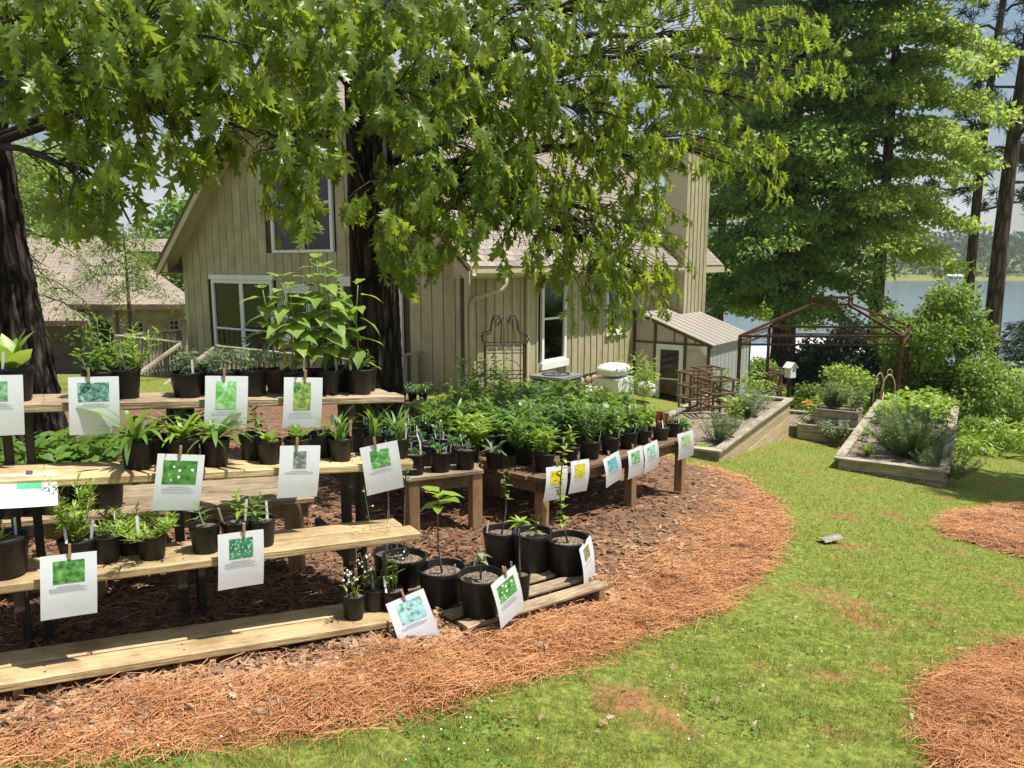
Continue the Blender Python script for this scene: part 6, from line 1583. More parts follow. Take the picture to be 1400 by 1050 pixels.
pf = gnd(1090, 600); PB = raised_bed('square lower box of the tiered planter with a grey dwarf shrub', pf, 1.12, 1.0, .30, 3, W_GREY, False)
pu = bpt(PB, .2, .3); pu.z += .0
def box_planter(label, p, wd, ln, ht):
    root = thing('planter_box', label, 'planter', p); c = []
    for k in range(2):
        z_ = ht * (k + .5) / 2
        for a, b in (((0, 0), (1, 0)), ((1, 0), (1, 1)), ((0, 1), (1, 1)), ((0, 0), (0, 1))):
            A = BR_ * wd * a[0] + BD * ln * a[1]; B_ = BR_ * wd * b[0] + BD * ln * b[1]; d = (B_ - A).normalized(); horizontal = abs(d.dot(BR_)) > .5
            if not horizontal: A = A + d * .025; B_ = B_ - d * .025
            X = d; Yv = Vector((0, 0, 1)).cross(X); M = Matrix((X, Yv, Vector((0, 0, 1)))).transposed().to_4x4(); M.translation = (A + B_) / 2 + Vector((0, 0, z_)); L_ = (B_ - A).length
            MB().beam((-L_ / 2, 0, 0), (L_ / 2, 0, 0), .04, ht / 2 - .006, ch=.004).build('board', W_GREY, root, M=M)
    q = [BR_ * .02 + BD * .02, BR_ * (wd - .02) + BD * .02, BR_ * (wd - .02) + BD * (ln - .02), BR_ * .02 + BD * (ln - .02)]; MB().poly([v + Vector((0, 0, ht - .04)) for v in q]).build('soil', BEDSOIL, root); return root
box_planter('upper timber box of the tiered planter topped with rosemary', pu, .72, .6, .30)
# bed plants
def bedplant(label, p, fn, name='herb_clump', cat='plant', group=None):
    r_ = thing(name, label, cat, p, U1(0, 6), group); fn(r_, 0.0); return r_
bedplant('sprawling large rosemary bush in the right bed', bpt(RB, .62, .17), lambda r, z: (k_needle(r, z, .70, LEAF_ROSE, .62, 90, 90, .06, .55), k_needle(r, z, .55, LEAF_MID, .6, 60, 70, .06, .55)), 'rosemary_bush', 'shrub')
bedplant('rosemary sprigs hanging over the right bed front corner', bpt(RB, 1.02, .10), lambda r, z: (k_needle(r, z - .15, .40, LEAF_ROSE, .5, 60, 60, .055, .6)), 'rosemary_bush', 'shrub')
bedplant('rosemary bush in the middle of the right bed behind the sprawling one', bpt(RB, .55, .36), lambda r, z: (k_needle(r, z, .58, LEAF_ROSE, .45, 60, 70, .06, .5)), 'rosemary_bush', 'shrub')
bedplant('bright green chive tuft at the front left of the right bed', bpt(RB, .24, .10), lambda r, z: k_grassy(r, z, .24, LEAF_MID, 60))
for i, (a, b) in enumerate([(.25, .62), (.5, .60), (.75, .62), (.35, .72), (.62, .74), (.82, .75), (.3, .84), (.55, .86), (.8, .87), (.45, .95), (.7, .95)]):
    bedplant('lime lettuce in the right bed, %s from its near end, %s side' % (ORD[i], 'left' if a < .45 else ('middle' if a < .68 else 'right')), bpt(RB, a, b), lambda r, z: k_bush(r, z, .40, LEAF_LIME, .26, 150, .11, OVATE, 9), 'lettuce', 'lettuce', 'lettuces in the right bed')
for i, (a, b, hh, mt, lb) in enumerate([(.12, .30, .25, LEAF_LIME, 'small lime seedling behind the chive tuft in the right bed'), (.3, .28, .16, LEAF_MID, 'tiny green seedling near the bed soil middle')]):
    bedplant(lb, bpt(RB, a, b), lambda r, z: k_bush(r, z, hh, mt, .12, 60, .05, OVATE, 5))
potted('brown clay pot of dense green herb in the near corner of the trellis bed', bpt(LB, .55, .06), .17, .2, lambda r, z: k_bush(r, z, .26, LEAF_MID, .24, 420, .05, OVATE, 12), pot='clay', tags=0)
bedplant('low green sprouts by the front board of the trellis bed', bpt(LB, .8, .03), lambda r, z: k_rosette(r, z, .13, LEAF_LIME, 12))
bedplant('wiry grey rosemary in the near right corner of the trellis bed', bpt(LB, .86, .16), lambda r, z: k_needle(r, z, .42, LEAF_ROSE, .3, 50, 60, .05, .6), 'rosemary_bush', 'shrub')
bedplant('lime leafy herb right of the nearest trellis towers', bpt(LB, .80, .42), lambda r, z: k_bush(r, z, .5, LEAF_LIME, .22, 180, .07, OVATE, 8))
bedplant('pale grey lavender clump along the trellis bed side', bpt(LB, .76, .62), lambda r, z: k_needle(r, z, .45, LEAF_GREY, .34, 60, 60, .06, .6))
bedplant('pale grey sage clump before the gazebo left post', bpt(LB, .80, .78), lambda r, z: k_bush(r, z, .42, LEAF_GREY, .34, 300, .06, LANCE, 12))
bedplant('green leafy clump by the greenhouse corner', bpt(LB, .35, .72), lambda r, z: k_bush(r, z, .7, LEAF_MID, .34, 320, .07, OVATE, 12))
bedplant('green leafy clump behind the far trellis towers', bpt(LB, .62, .93), lambda r, z: k_bush(r, z, .55, LEAF_TREE2, .3, 260, .07, OVATE, 12))
bedplant('sparse green shoots in the small low bed', bpt(SB, .5, .4), lambda r, z: k_grassy(r, z, .28, LEAF_MID, 14))
bedplant('bright bushy herb at the back of the small low bed', bpt(SB, .7, .85), lambda r, z: k_bush(r, z, .5, LEAF_LIME, .32, 300, .07, OVATE, 12))
bedplant('grey dwarf shrub spilling over the front of the tiered planter', bpt(PB, .58, .0) + BD * -.1 + Vector((0, 0, -.22)), lambda r, z: k_bush(r, z, .40, LEAF_GREY, .42, 1000, .05, DIAM, 20), 'dwarf_shrub', 'shrub')
bedplant('upright rosemary in the upper planter box', pu + BR_ * .28 + BD * .3 + Vector((0, 0, .26)), lambda r, z: k_needle(r, z, .50, LEAF_ROSE, .32, 50, 80, .06, .5), 'rosemary_bush', 'shrub')
bedplant('pale silver herb beside the rosemary in the upper planter box', pu + BR_ * .60 + BD * .3 + Vector((0, 0, .26)), lambda r, z: k_bush(r, z, .42, LEAF_ROSE, .24, 260, .09, LANCE, 10))
def k_flower(r, z):
    k_bush(r, z, .34, LEAF_MID, .2, 220, .05, LANCE, 9)
    for i in range(6): 
        m = MB(); c = Vector((U1(-.12, .12), U1(-.12, .12), U1(.3, .4)))
        for q in range(7): a = q * .9; m.poly([c, c + azel(a - .3, .25) * .05, c + azel(a, .3) * .062, c + azel(a + .3, .25) * .05])
        m.build('flower', FLOWER_O, r)
bedplant('herb with orange flowers at the left of the tiered planter', bpt(PB, .10, .35), k_flower)
# trellis towers
def tower(label, p, wd, ht, group='trellis towers', rz=0.3):
    root = thing('trellis_tower', label, 'trellis', p, rz, group); hw_ = wd / 2
    for sx in (-1, 1):
        for sy in (-1, 1): MB().beam((sx * hw_ * .86, sy * hw_ * .86, -.05), (sx * hw_ * .86, sy * hw_ * .86, ht), .032, .032, (1, 0, 0), .003).build('upright', TRELLIS, root)
    for z_, s_ in ((ht, 1.08), (ht * .66, 1.06), (ht * .33, 1.06)):
        a = hw_ * s_ * .86 + .02
        for q in range(4):
            c0, c1 = [(-a, -a), (a, -a), (a, a), (-a, a)][q], [(a, -a), (a, a), (-a, a), (-a, -a)][q]; dz = .002 * (q % 2); e = .016 if q % 2 else -.016
            A = Vector((c0[0], c0[1], z_ + dz)); B_ = Vector((c1[0], c1[1], z_ + dz)); d = (B_ - A).normalized(); MB().beam(A - d * e, B_ + d * e, .034, .03).build('ring_bar', TRELLIS, root)
for px, py, Y, lb in ((950, 509, 12.9, 'brown trellis tower nearest the greenhouse door'), (981, 518, 12.3, 'nearest and rightmost brown trellis tower of the front three'), (968, 503, 14.2, 'rear brown trellis tower of the front three')):
    t_ = at(px, py, Y); zb = LB[1]; tower(lb, (t_.x, t_.y, zb), .42, t_.z - zb)
for px, py, Y, lb in ((1054, 511, 17.6, 'front one of the far pair of brown trellis towers'), (1064, 505, 18.6, 'rear one of the far pair of brown trellis towers')):
    t_ = at(px, py, Y); zb = h(t_.x, t_.y); tower(lb, (t_.x, t_.y, zb), .40, t_.z - zb)
# birdhouse
bp_ = at(1080, 516, 17.8); br = thing('birdhouse', 'white birdhouse on a dark post beyond the tiered planter', 'birdhouse', (bp_.x, bp_.y, h(bp_.x, bp_.y)), .5); zz = bp_.z - h(bp_.x, bp_.y)
MB().beam((0, 0, -.1), (0, 0, zz), .06, .06, (1, 0, 0)).build('post', W_DARKPOST, br); MB().poly([(-.09, -.09, zz), (.09, -.09, zz), (.09, -.09, zz + .24), (0, -.09, zz + .33), (-.09, -.09, zz + .24)], (0, .18, 0)).build('box', TRIM_WHITE, br)
for s_ in (-1, 1): MB().poly([(0, -.12, zz + .35), (s_ * .13, -.12, zz + .22), (s_ * .13, .12, zz + .22), (0, .12, zz + .35)], (0, 0, .015)).build('roof_board', TRIM_WHITE, br)
MB().tube([(0, -.095, zz + .17), (0, -.088, zz + .17)], .025, 10).build('entrance_hole', DARK_IN, br)
# bent-willow trellis
bw = at(1214, 540, 15.0); bwz = h(bw.x, bw.y); br = thing('willow_trellis', 'tan bent-willow hoop trellis at the far left of the right bed', 'trellis', (bw.x, bw.y, bwz), .3); zt_ = at(1214, 508, 15.0).z - bwz
for s_, x_ in ((0, .17), (.25, .12)): MB().tube([(-x_, s_, 0), (-x_, s_, zt_ * .7)] + [(x_ * math.cos(t), s_, zt_ * .7 + zt_ * .26 * math.sin(t)) for t in np.linspace(math.pi, 0, 9)] + [(x_, s_, zt_ * .7), (x_, s_, 0)], .014, 6).build('hoop', BENTWOOD, br, True)
MB().tube([(-.26, .02, zt_ * .5), (.24, .0, zt_ * .49)], .013, 6).build('crossbar', BENTWOOD, br); MB().tube([(.06 * math.cos(t), 0, zt_ * .99 + .06 * math.sin(t)) for t in np.linspace(0, 6.2, 10)], .008, 5).build('knot', BENTWOOD, br)
# dark fence, docks, far shore houses
fa, fb = gpos(1040, 26), gpos(1262, 27.5); fo = fa.copy(); fr_ = thing('dark_fence', 'low dark board fence in the shade behind the garden', 'fence', fo); n_ = 40
for i in range(n_):
    p = fa.lerp(fb, (i + .5) / n_); g_ = h(p.x, p.y); d = (fb - fa); d.z = 0; d.normalize(); MB(fo).beam((p.x, p.y, g_ - .1), (p.x, p.y, g_ + 1.35 + U1(-.02, .02)), .155, .025, (d.y, -d.x, 0)).build('board', FENCE_M, fr_)
for z_ in (.35, 1.1): MB(fo).beam(fa + Vector((0, .04, z_)), fb + Vector((0, .04, z_)), .04, .09).build('rail', FENCE_M, fr_)
def hut(name, label, c, w_, d_, ht, roofh, mwall, mroof, cat, nwin=3, rz=0.0):
    r_ = thing(name, label, cat, c, rz)
    MB().bx(-w_ / 2, w_ / 2, 0, d_, -.5, ht).build('wall', mwall, r_)
    for s_ in (-1, 1):
        MB().poly([(-w_ / 2 - .4, d_ / 2, ht + roofh), (w_ / 2 + .4, d_ / 2, ht + roofh), (w_ / 2 + .4, d_ / 2 + s_ * (d_ / 2 + .5), ht - .1), (-w_ / 2 - .4, d_ / 2 + s_ * (d_ / 2 + .5), ht - .1)], (0, 0, .12)).build('roof', mroof, r_)
    for s_ in (-1, 1): MB().poly([(s_ * w_ / 2, 0, ht), (s_ * w_ / 2, d_, ht), (s_ * w_ / 2, d_ / 2, ht + roofh)], (-.1 * s_, 0, 0)).build('gable', mwall, r_)
    for i in range(nwin):
        x_ = -w_ / 2 + w_ * (i + .5) / nwin; wn = MB().bx(x_ - w_ / nwin * .25, x_ + w_ / nwin * .25, -.06, .02, ht * .3, ht * .78).build('window', DARK_IN, r_); MB().bx(x_ - .05, x_ + .05, -.1, -.062, ht * .3, ht * .78).build('glazing_bar', TRIM_WHITE, wn)
    return r_
GREYROOF = pm('grey_shore_roof', [(0.3, (.16, .16, .17)), (0.7, (.24, .24, .25))], 2, .8, .1); PINKW = pm('pinkish_shore_wall', [(0.3, (.35, .24, .20)), (0.7, (.45, .32, .27))], 2, .8, .1)
sx = lambda px, Y: (px - 700) / 1063 * Y
hut('shore_house', 'grey-roofed house on the far shore between two pine trunks', (sx(1302, 392), 392, h(sx(1302, 392), 392)), 9, 7, 3.0, 2.6, PINKW, GREYROOF, 'house', 4)
hut('boathouse', 'white boathouse at the far water line below the grey-roofed house', (sx(1309, 352), 352, LAKE_Z + .3), 5.6, 5, 1.9, .8, DOCKW, DOCKW, 'boathouse', 3)
hut('shore_house', 'pale house on the far shore right of the thick pine trunk', (sx(1386, 400), 400, h(sx(1386, 400), 400)), 8, 6, 2.6, 2.0, DOCKW, GREYROOF, 'house', 3)
hut('boathouse', 'white-roofed boat dock on the near water behind the greenhouse', (sx(1046, 52), 52, LAKE_Z + .4), 6.5, 4, 1.0, .7, GREYROOF, DOCKW, 'boathouse', 3, .1)
hut('boathouse', 'white-roofed boat dock on the near water behind the tiered planter', (sx(1140, 56), 56, LAKE_Z + .4), 5, 4, 1.2, .7, GREYROOF, DOCKW, 'boathouse', 3, -.1)

# ------------------------------------------------------------ things along the house wall
ap = at(760, 545, 14.9); ap.z = at(760, 512, 14.9).z - .74; ac = thing('air_conditioner', 'dark grey outdoor air conditioner with a red badge by the wall', 'air conditioner', ap, HA)
MB().bx(-.36, .36, -.36, .36, 0, .69).build('case', ACM, ac); MB().poly([(-.38, -.38, .69), (.38, -.38, .69), (.38, .38, .69), (-.38, .38, .69)], (0, 0, .05)).build('top_cover', ACM_TOP, ac)
for s_ in range(9):
    z_ = .08 + s_ * .068; MB().bx(-.375, -.361, -.33, .33, z_, z_ + .03).build('louvre', ACM, ac); MB().bx(-.33, .33, -.375, -.361, z_, z_ + .03).build('louvre', ACM, ac)
MB().tube([(.27 * math.cos(t), .27 * math.sin(t), .75) for t in np.linspace(0, 6.2832, 25)], .014, 5, False).build('fan_ring', ACM, ac)
for q in range(6): MB().beam((0, 0, .752), (.27 * math.cos(q * 1.047), .27 * math.sin(q * 1.047), .752), .012, .008).build('grille_bar', ACM, ac)
MB().bx(-.381, -.376, -.3, -.1, .50, .60).build('badge', REDM, ac); MB().bx(-.34, -.14, -.381, -.376, .50, .60).build('badge', REDM, ac)
# wrought-iron trellis
tp_ = at(690, 555, 12.6); tz = h(tp_.x, tp_.y); it = thing('iron_trellis', 'black wrought-iron garden trellis with scrolled top before the wall corner', 'trellis', (tp_.x, tp_.y, tz), HA - .9); TH = at(690, 470, 12.6).z - tz
hw_ = .33
for sx_ in (-1, 1):
    for sy_ in (-1, 1):
        MB().tube([(sx_ * hw_, sy_ * .22, -.1), (sx_ * hw_, sy_ * .22, TH), (sx_ * (hw_ + .05), sy_ * .24, TH + .10), (sx_ * (hw_ + .02), sy_ * .23, TH + .17), (sx_ * (hw_ - .1), sy_ * .2, TH + .2)], .012, 6).build('upright', IRON, it)
        MB().tube([(sx_ * (hw_ - .1), sy_ * .2, TH + .2), (sx_ * (hw_ - .12), sy_ * .16, TH + .36), (sx_ * (hw_ - .16), sy_ * .14, TH + .46), (sx_ * (hw_ - .24), sy_ * .13, TH + .46), (sx_ * (hw_ - .26), sy_ * .13, TH + .36), (sx_ * (hw_ - .2), sy_ * .13, TH + .30)], .009, 6).build('scroll', IRON, it)
for z_ in (.45, TH * .55, TH * .88, TH):
    for q in range(4):
        c0, c1 = [(-hw_, -.22), (hw_, -.22), (hw_, .22), (-hw_, .22)][q], [(hw_, -.22), (hw_, .22), (-hw_, .22), (-hw_, -.22)][q]; MB().tube([(c0[0], c0[1], z_), (c1[0], c1[1], z_)], .009, 5).build('crossbar', IRON, it)
for x_ in (-.17, -.06, .06, .17):
    MB().tube([(x_, -.22, TH), (x_, -.2, TH + .22), (x_ * .8, -.14, TH + .40), (x_ * .5, 0, TH + .44), (x_ * .8, .14, TH + .40), (x_, .22, TH)], .006, 5).build('arch_bar', IRON, it)
for s_ in (-1, 1):
    for z_ in (TH * .62, TH * .3): MB().tube([(s_ * (.05 + .2 * math.sin(t)), -.22, z_ + .16 * math.cos(t)) for t in np.linspace(0, 3.1, 9)], .007, 5).build('scroll', IRON, it)
r_ = thing('climbing_vine', 'thin leafy vine climbing the iron trellis', 'vine', (tp_.x, tp_.y, tz), 0); 
k_bush(r_, 0, TH * .95, LEAF_MID, .3, 260, .06, OVATE, 9)
# white carton and bags
cb_ = at(838, 548, 17.0); cb_.z = at(838, 516, 17.0).z - .55; ct = thing('white_carton', 'large white box under the white soil bag by the wall', 'box', cb_, HA)
MB().bx(-.38, .38, -.32, .32, -.3, .55).build('body', BAG, ct); 
for s_ in (-1, 1): MB().poly([(-.383, s_ * .005, .551), (.383, s_ * .005, .551), (.383, s_ * .32, .551), (-.383, s_ * .32, .551)], (0, 0, .006)).build('flap', BAG, ct)
def pillow(rx, ry, rz, seed, nu=14, nv=8):
    rg_ = np.random.default_rng(seed); V = []; F = []
    for j in range(nv + 1):
        ph = -math.pi / 2 + math.pi * j / nv
        for i in range(nu):
            th = 2 * math.pi * i / nu; sgn = lambda v, e: math.copysign(abs(v) ** e, v); jj = 1 + rg_.uniform(-.035, .035)
            V.append((rx * sgn(math.cos(ph), .6) * sgn(math.cos(th), .5) * jj, ry * sgn(math.cos(ph), .6) * sgn(math.sin(th), .5) * jj, rz * sgn(math.sin(ph), .8) * jj))
    for j in range(nv):
        for i in range(nu): F.append((j * nu + i, j * nu + (i + 1) % nu, (j + 1) * nu + (i + 1) % nu, (j + 1) * nu + i))
    return V, F
b1 = cb_ + Vector((0, 0, .56 + .17)); bgt = thing('soil_bag', 'plump white soil bag marked with a black figure on the white box', 'bag', b1, HA); v, f = pillow(.42, .30, .14, 3); MB().add(v, f).build('bag', BAG, bgt, True)
tx = bpy.data.curves.new('figure', 'FONT'); tx.body = '6'; tx.size = .22; tx.extrude = .002; tmp = bpy.data.objects.new('figure_tmp', tx); me6 = bpy.data.meshes.new_from_object(tmp); bpy.data.objects.remove(tmp)
M6 = Matrix.Translation((-.06, -.318, -.09)) @ Matrix.Rotation(math.pi / 2, 4, 'X'); link('printed_figure', me6, bgt, BLACKP, Matrix.Translation((.2, 0, 0)) @ M6)
for k in range(3): MB().bx(-.34, -.02, -.322, -.316, .02 - k * .05, .04 - k * .05).build('printed_line', BAG_PRINT, bgt)
b2 = cb_ + HM.to_3x3() @ Vector((.55, -.55, .22)); b2.z += .05; bg2 = thing('soil_bag', 'slumped white bag leaning right of the white box', 'bag', b2, HA + .5); v, f = pillow(.30, .2, .17, 5); MB().add(v, f).build('bag', BAG, bg2, True); MB().bx(-.16, .14, -.232, -.224, .0, .03).build('printed_line', BAG_PRINT, bg2)
st_ = at(803, 540, 14.9); st_.z = at(803, 530, 14.9).z - .45; stl = thing('side_table', 'small white garden table right of the air conditioner', 'table', st_, HA)
MB().bx(-.25, .25, -.2, .2, .42, .45).build('table_top', TRIM_WHITE, stl)
for s_ in (-1, 1):
    for q in (-1, 1): MB().beam((s_ * .22, q * .17, -.3), (s_ * .22, q * .17, .42), .03, .03, (1, 0, 0)).build('leg', TRIM_WHITE, stl)
fp = at(876, 545, 16.6); fp.z = h(fp.x, fp.y); r_ = thing('fatsia_shrub', 'leafy lime shrub with spreading leaves at the greenhouse corner', 'shrub', fp); zt_ = at(876, 480, 16.6).z - fp.z
k_bush(r_, 0, zt_, LEAF_LIME, .42, 420, .13, LANCE, 12)
hng = at(318, 470, 17.0); hp = thing('hanging_fern', 'dark fern in a pot on the deck before the double window', 'plant', Vector((hng.x, hng.y, hw(0, 0, DZ).z))); link('pot', POTM['clay'], hp, None, Matrix.Diagonal((.16, .16, .3, 1))); k_bush(hp, .26, .75, LEAF_DEEP, .42, 300, .16, LANCE, 14)
# ------------------------------------------------------------ loose ground cover
BEDS = [BED_MAIN, BED_R1, BED_R2, BED_R3]
FOOT = [[(p.x, p.y) for p in (RB[0], RB[0] + BR_ * RB[2], RB[0] + BR_ * RB[2] + BD * RB[3], RB[0] + BD * RB[3])], [(p.x, p.y) for p in (LB[0], LB[0] + BR_ * LB[2], LB[0] + BR_ * LB[2] + BD * LB[3], LB[0] + BD * LB[3])], [(p.x, p.y) for p in (PB[0], PB[0] + BR_ * PB[2], PB[0] + BR_ * PB[2] + BD * PB[3], PB[0] + BD * PB[3])], [(p.x, p.y) for p in (SB[0], SB[0] + BR_ * SB[2], SB[0] + BR_ * SB[2] + BD * SB[3], SB[0] + BD * SB[3])]]
def in_any(polys, x, y):
    r = np.zeros(x.shape, bool)
    for p in polys: r |= inside(p, x, y)
    return r
def view_points(n, py0, py1, px0=-60, px1=1460, power=1.0, seed=0):
    """random ground points spread evenly over the picture between two rows (denser near the viewer)"""
    rg = np.random.default_rng(seed); px = rg.uniform(px0, px1, n); wide = rg.uniform(0, 1, n) < .20
    px = np.where(wide & (px > 700), px1 + (px - 700) * .62, np.where(wide & (px < 500), px0 - (500 - px) * .5, px)); py = py0 + (py1 - py0) * rg.uniform(0, 1, n) ** power
    r, u = (px - 700) / 1050, (525 - py) / 1050; dy = CP + u * SP; dz = -SP + u * CP; Y = np.full(n, 5.0)
    for _ in range(25):
        X = r / dy * Y; Y = .5 * Y + .5 * np.clip((H(X, Y) - EYE) * dy / dz, .5, 80)
    return r / dy * Y, Y
def blades(n, x, y, hgt, wid, seed, lean=.5):
    rg = np.random.default_rng(seed); a = rg.uniform(0, 6.28, n); ln = rg.uniform(.1, lean, n) * hgt; b = rg.uniform(0, 6.28, n)
    z = H(x, y) - .004; wx, wy = np.cos(a) * wid / 2, np.sin(a) * wid / 2; lx, ly = np.cos(b) * ln, np.sin(b) * ln
    V = np.stack([np.stack([x - wx, y - wy, z], 1), np.stack([x + wx, y + wy, z], 1), np.stack([x + lx * .4 + wx * .7, y + ly * .4 + wy * .7, z + hgt * .6], 1), np.stack([x + lx * .4 - wx * .7, y + ly * .4 - wy * .7, z + hgt * .6], 1), np.stack([x + lx, y + ly, z + hgt], 1)], 1).reshape(-1, 3)
    i = np.arange(n)[:, None] * 5; return V, [i + np.array([[0, 1, 2, 3]]), i + np.array([[3, 2, 4]])]
def bare(x, y):   # worn patches of the lawn
    return smooth_noise(x, y, 2.6, 21) + .55 * smooth_noise(x, y, 7.5, 22) + .3 * smooth_noise(x, y, 19, 23)
x, y = view_points(370000, 560, 1180, power=1.15, seed=1)
keep = ~in_any(BEDS, x, y) & ~in_any(FOOT, x, y); bb = bare(x, y); keep &= np.random.default_rng(2).uniform(0, 1, len(x)) < np.clip(1.05 - 2.6 * (bb - .20), .06, 1) * np.clip(.80 + .9 * smooth_noise(x, y, 24, 71) + .7 * smooth_noise(x, y, 47, 72), .12, 1); x, y = x[keep], y[keep]
rg = np.random.default_rng(3); far = np.clip(y / 5, .8, 3.2); n = len(x); dry = rg.uniform(0, 1, n) < np.clip(.05 + .5 * bare(x, y), .03, .4)
hg = rg.uniform(.018, .042, n) * (1 + .35 * smooth_noise(x, y, 5, 31) + .5 * smooth_noise(x, y, 24, 71)) * (.8 + .12 * far); wd = rg.uniform(.0026, .0046, n) * far
for sel, mt, nm, lab in ((~dry, BLADE, 'lawn_grass', 'short green lawn grass between the pine straw beds'), (dry, BLADE_DRY, 'dry_grass', 'dry tan grass blades in the worn lawn patches')):
    V, F = blades(sel.sum(), x[sel], y[sel], hg[sel], wd[sel], 5 if mt is BLADE else 6, .9); tag(link(nm, np_mesh(nm, V, F), None, mt), lab, 'grass', kind='stuff')
# clover
x, y = view_points(9000, 690, 1080, seed=11); k = ~in_any(BEDS, x, y) & (smooth_noise(x, y, 4, 41) + .5 * smooth_noise(x, y, 11, 42) > .30); x, y = x[k], y[k]; n = len(x); rg = np.random.default_rng(12)
P = []; D = []
for q in range(3):
    a = rg.uniform(0, 6.28, n) if q == 0 else a + 2.09; D.append(np.stack([np.cos(a), np.sin(a), np.full(n, .25)], 1)); P.append(np.stack([x, y, H(x, y) + .026], 1))
P = np.concatenate(P); D = np.concatenate(D); CU = DIAM[0].copy(); CU[:, 1] *= 1.2
tag(link('clover', np_mesh('clover', *scatter(CU, DIAM[1], frames(D, np.tile([0, 0, 1.0], (len(P), 1))) * rg.uniform(.009, .016, len(P))[:, None, None], P)), None, LEAF_MID), 'low clover patches in the near lawn', 'clover', kind='stuff')
# clover heads
x, y = view_points(300, 720, 1060, px0=300, seed=13); k = ~in_any(BEDS, x, y) & (smooth_noise(x, y, 4, 41) > .0); x, y = x[k], y[k]; n = len(x); bv, bf = blob(1, 1, 1, 3, 6); bv = np.array(bv); bt = [f for f in bf if len(f) == 4]
V, F = scatter(bv, [np.array(bt), np.array([f for f in bf if len(f) == 6])], np.tile(np.eye(3), (n, 1, 1)) * np.random.default_rng(1).uniform(.0025, .005, n)[:, None, None], np.stack([x, y, H(x, y) + .045], 1)); tag(link('clover_blossoms', np_mesh('clover_blossoms', V, F, True), None, FLOWER_W), 'tiny white clover blossoms dotting the lawn', 'clover', kind='stuff')

def bed_z(x, y):
    z = H(x, y) + .004
    for pl, rs_ in ((BED_MAIN, .03), (BED_R1, .05), (BED_R2, .05), (BED_R3, .05)):
        k = inside(pl, x, y); z = np.where(k, BEDZ(pl, x, y, rs_) + .002, z)
    return z
_D = LV['D']; _fn = -_D.back
def q2(v): return (v.x, v.y)
EQ = [q2(_D.left - _D.dir * 1.5 + _fn * .12), q2(_D.right + _fn * .12), g2(640, 882), g2(800, 815), g2(905, 735), g2(975, 668), g2(930, 640), (-.3, 12.8), (-9, 10), (-9, 2.5)]
def eq_out(x, y):   # metres outside the area of stands and tables (negative inside)
    d = edge_dist(EQ, x, y); return np.where(inside(EQ, x, y), -d, d) + .16 * smooth_noise(x, y, 4.5, 61)
# pine straw: bent needles in three sizes of disorder
x, y = view_points(390000, 585, 1180, power=1.0, seed=14); dm = np.where(inside(BED_MAIN, x, y), edge_dist(BED_MAIN, x, y), -1); ds = in_any([BED_R1, BED_R2, BED_R3], x, y)
rg = np.random.default_rng(15); pr = np.where(dm >= 0, np.clip(.12 + 1.9 * eq_out(x, y), .05, 1), 0); k = (rg.uniform(0, 1, len(x)) < pr) | ds
edge = (dm < 0) & ~ds & (np.minimum.reduce([edge_dist(b, x, y) for b in BEDS[:3]]) < rg.exponential(.035, len(x))); k |= edge
x, y = x[k], y[k]; n = len(x); far = np.clip(y / 5, .75, 2.5); L_ = rg.uniform(.07, .17, n); a = rg.uniform(0, 6.28, n); cv = rg.normal(0, .35, n); zz = bed_z(x, y) + rg.uniform(.001, .026, n) * np.clip(1 + 1.3 * smooth_noise(x, y, 9, 53) + .6 * smooth_noise(x, y, 21, 54), .15, 3); wv = rg.uniform(.0008, .0017, n) * far
dx, dy = np.cos(a), np.sin(a); nx, ny = -dy, dx; tilt = rg.normal(0, .10, n); pts = []
for t in (-.5, 0, .5):
    bx_ = x + dx * L_ * t + nx * cv * L_ * (t * t - .12); by_ = y + dy * L_ * t + ny * cv * L_ * (t * t - .12); bz_ = zz + tilt * L_ * t + .012 * (0.25 - t * t)
    pts.append(np.stack([bx_ - nx * wv, by_ - ny * wv, bz_], 1)); pts.append(np.stack([bx_ + nx * wv, by_ + ny * wv, bz_ + .0015], 1))
V = np.stack(pts, 1).reshape(-1, 3); i = np.arange(n)[:, None] * 6
tag(link('pine_straw', np_mesh('pine_straw', V, [np.concatenate([i + np.array([[0, 1, 3, 2]]), i + np.array([[2, 3, 5, 4]])])]), None, STRAW), 'reddish brown pine straw strewn over the mulch beds', 'pine straw', kind='stuff')
# bark chips
x, y = view_points(29000, 590, 1060, power=.9, seed=16, px0=-60, px1=1120); rg = np.random.default_rng(17); dm = np.where(inside(BED_MAIN, x, y), edge_dist(BED_MAIN, x, y), -1)
k = (dm > .06) & (rg.uniform(0, 1, len(x)) < np.clip(1.0 - 2.2 * eq_out(x, y), .10, 1)); x, y = x[k], y[k]; n = len(x)
a = rg.uniform(0, 6.28, n); D = np.stack([np.cos(a), np.sin(a), rg.normal(0, .28, n)], 1); UP = rg.normal(0, .35, (n, 3)) + [0, 0, 1]
CHV = np.array([(-.5, -.18, 0), (-.2, -.30, .02), (.42, -.16, .0), (.5, .12, .03), (.05, .28, 0), (-.42, .2, .04), (-.5, -.18, -.10), (-.2, -.30, -.10), (.42, -.16, -.10), (.5, .12, -.10), (.05, .28, -.10), (-.42, .2, -.10)])
CHV = CHV[[0, 2, 3, 4, 5, 6, 8, 9, 10, 11]]; CHF = [np.array([(0, 1, 2, 3, 4)]), np.array([(i_, 5 + i_, 5 + (i_ + 1) % 5, (i_ + 1) % 5) for i_ in range(5)])]
Mx = frames(D, UP) * rg.uniform(.022, .068, n)[:, None, None]; Mx[:, :, 1] *= rg.uniform(.5, 1.2, n)[:, None]
pos_ = np.stack([x, y, bed_z(x, y) + rg.uniform(.002, .014, n)], 1); ins = eq_out(x, y) + rg.normal(0, .08, n) < -.16
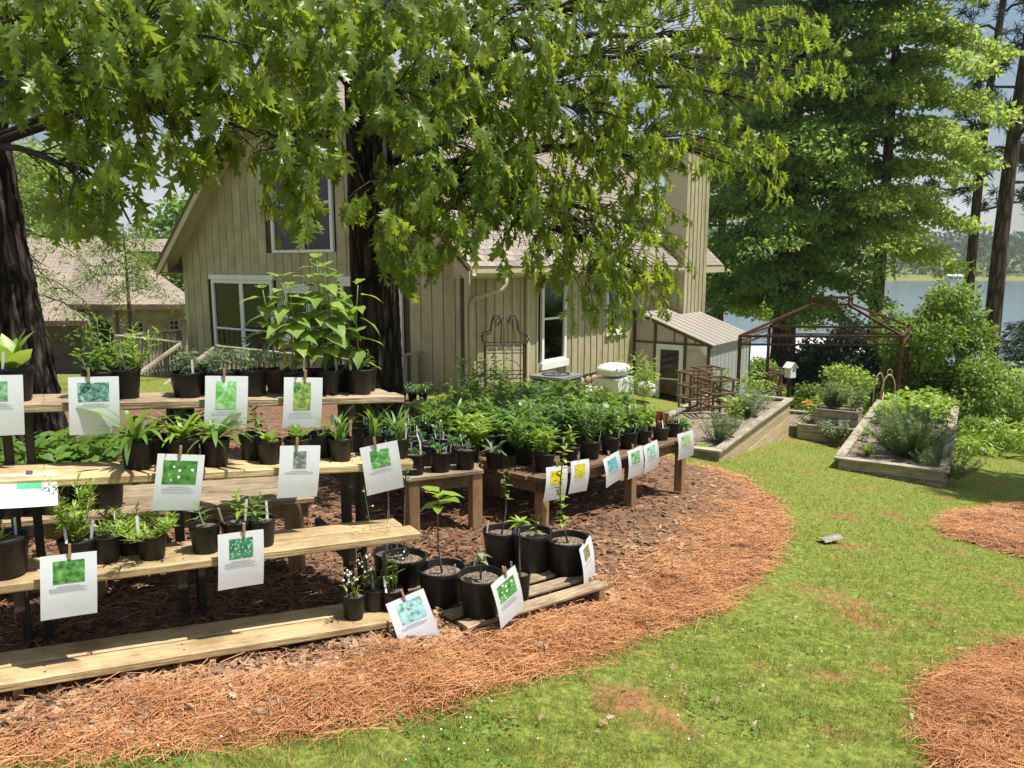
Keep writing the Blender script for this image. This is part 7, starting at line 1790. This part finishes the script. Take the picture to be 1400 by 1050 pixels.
tag(link('bark_chips', np_mesh('bark_chips', *scatter(CHV, CHF, Mx[~ins], pos_[~ins])), None, CHIP), 'tan bark chips in front of the stand and pallet', 'bark chips', kind='stuff')
tag(link('bark_mulch', np_mesh('bark_mulch', *scatter(CHV, CHF, Mx[ins], pos_[ins])), None, CHIP_SHADE_DARK), 'dark brown bark mulch, shade coloured in, under the stands and tables', 'bark mulch', kind='stuff')
# fallen leaves
x, y = view_points(190, 600, 1040, seed=18); k = ~in_any(FOOT, x, y) & (y < 14); x, y = x[k], y[k]; n = len(x); rg = np.random.default_rng(19); a = rg.uniform(0, 6.28, n); D = np.stack([np.cos(a), np.sin(a), rg.normal(0, .3, n)], 1)
tag(link('fallen_leaves', np_mesh('fallen_leaves', *scatter(OAK_LO[0], OAK_LO[1], frames(D, rg.normal(0, .4, (n, 3)) + [0, 0, 1]) * rg.uniform(.025, .055, n)[:, None, None], np.stack([x, y, bed_z(x, y) + .03], 1))), None, leafmat('dead_leaf', (.22, .13, .07), (.50, .38, .27), (.4, .25, .12), .8, .15, .2)), 'dry fallen leaves scattered on lawn and straw', 'leaves', kind='stuff')
# grey bark piece on the lawn
q = gnd(1135, 742); r_ = thing('bark_piece', 'curled grey bark piece lying on the open lawn', 'bark', q + Vector((0, 0, .03)), .4); V = []; F = []
for i in range(7):
    for j in range(6): t = -1.0 + 2.0 * j / 5; V.append((-.11 + .22 * i / 6 + U1(-.008, .008), .05 * math.sin(t) * 1.2 + U1(-.006, .006), .035 * math.cos(t) - .01 + U1(-.004, .004)))
for i in range(6):
    for j in range(5): F.append((i * 6 + j, i * 6 + j + 1, (i + 1) * 6 + j + 1, (i + 1) * 6 + j))
MB().add(V, F).build('slab', pm('grey_bark', [(0.3, (.14, .12, .10)), (0.7, (.36, .33, .29))], 30, .9, .6), r_)
# ------------------------------------------------------------ the summer air over the lake
hz_m, n, out = newmat('haze_air'); pv = node(n, 'ShaderNodeVolumePrincipled'); pv.inputs['Density'].default_value = .0003; pv.inputs['Color'].default_value = (.86, .92, 1.0, 1); pv.inputs['Anisotropy'].default_value = .3
n.links.new(pv.outputs[0], out.inputs['Volume'])
tag(MB().bx(-930, 930, -90, 930, -14, 40).build('haze', hz_m), 'thin pale summer haze over the lake and garden', 'haze', kind='stuff')
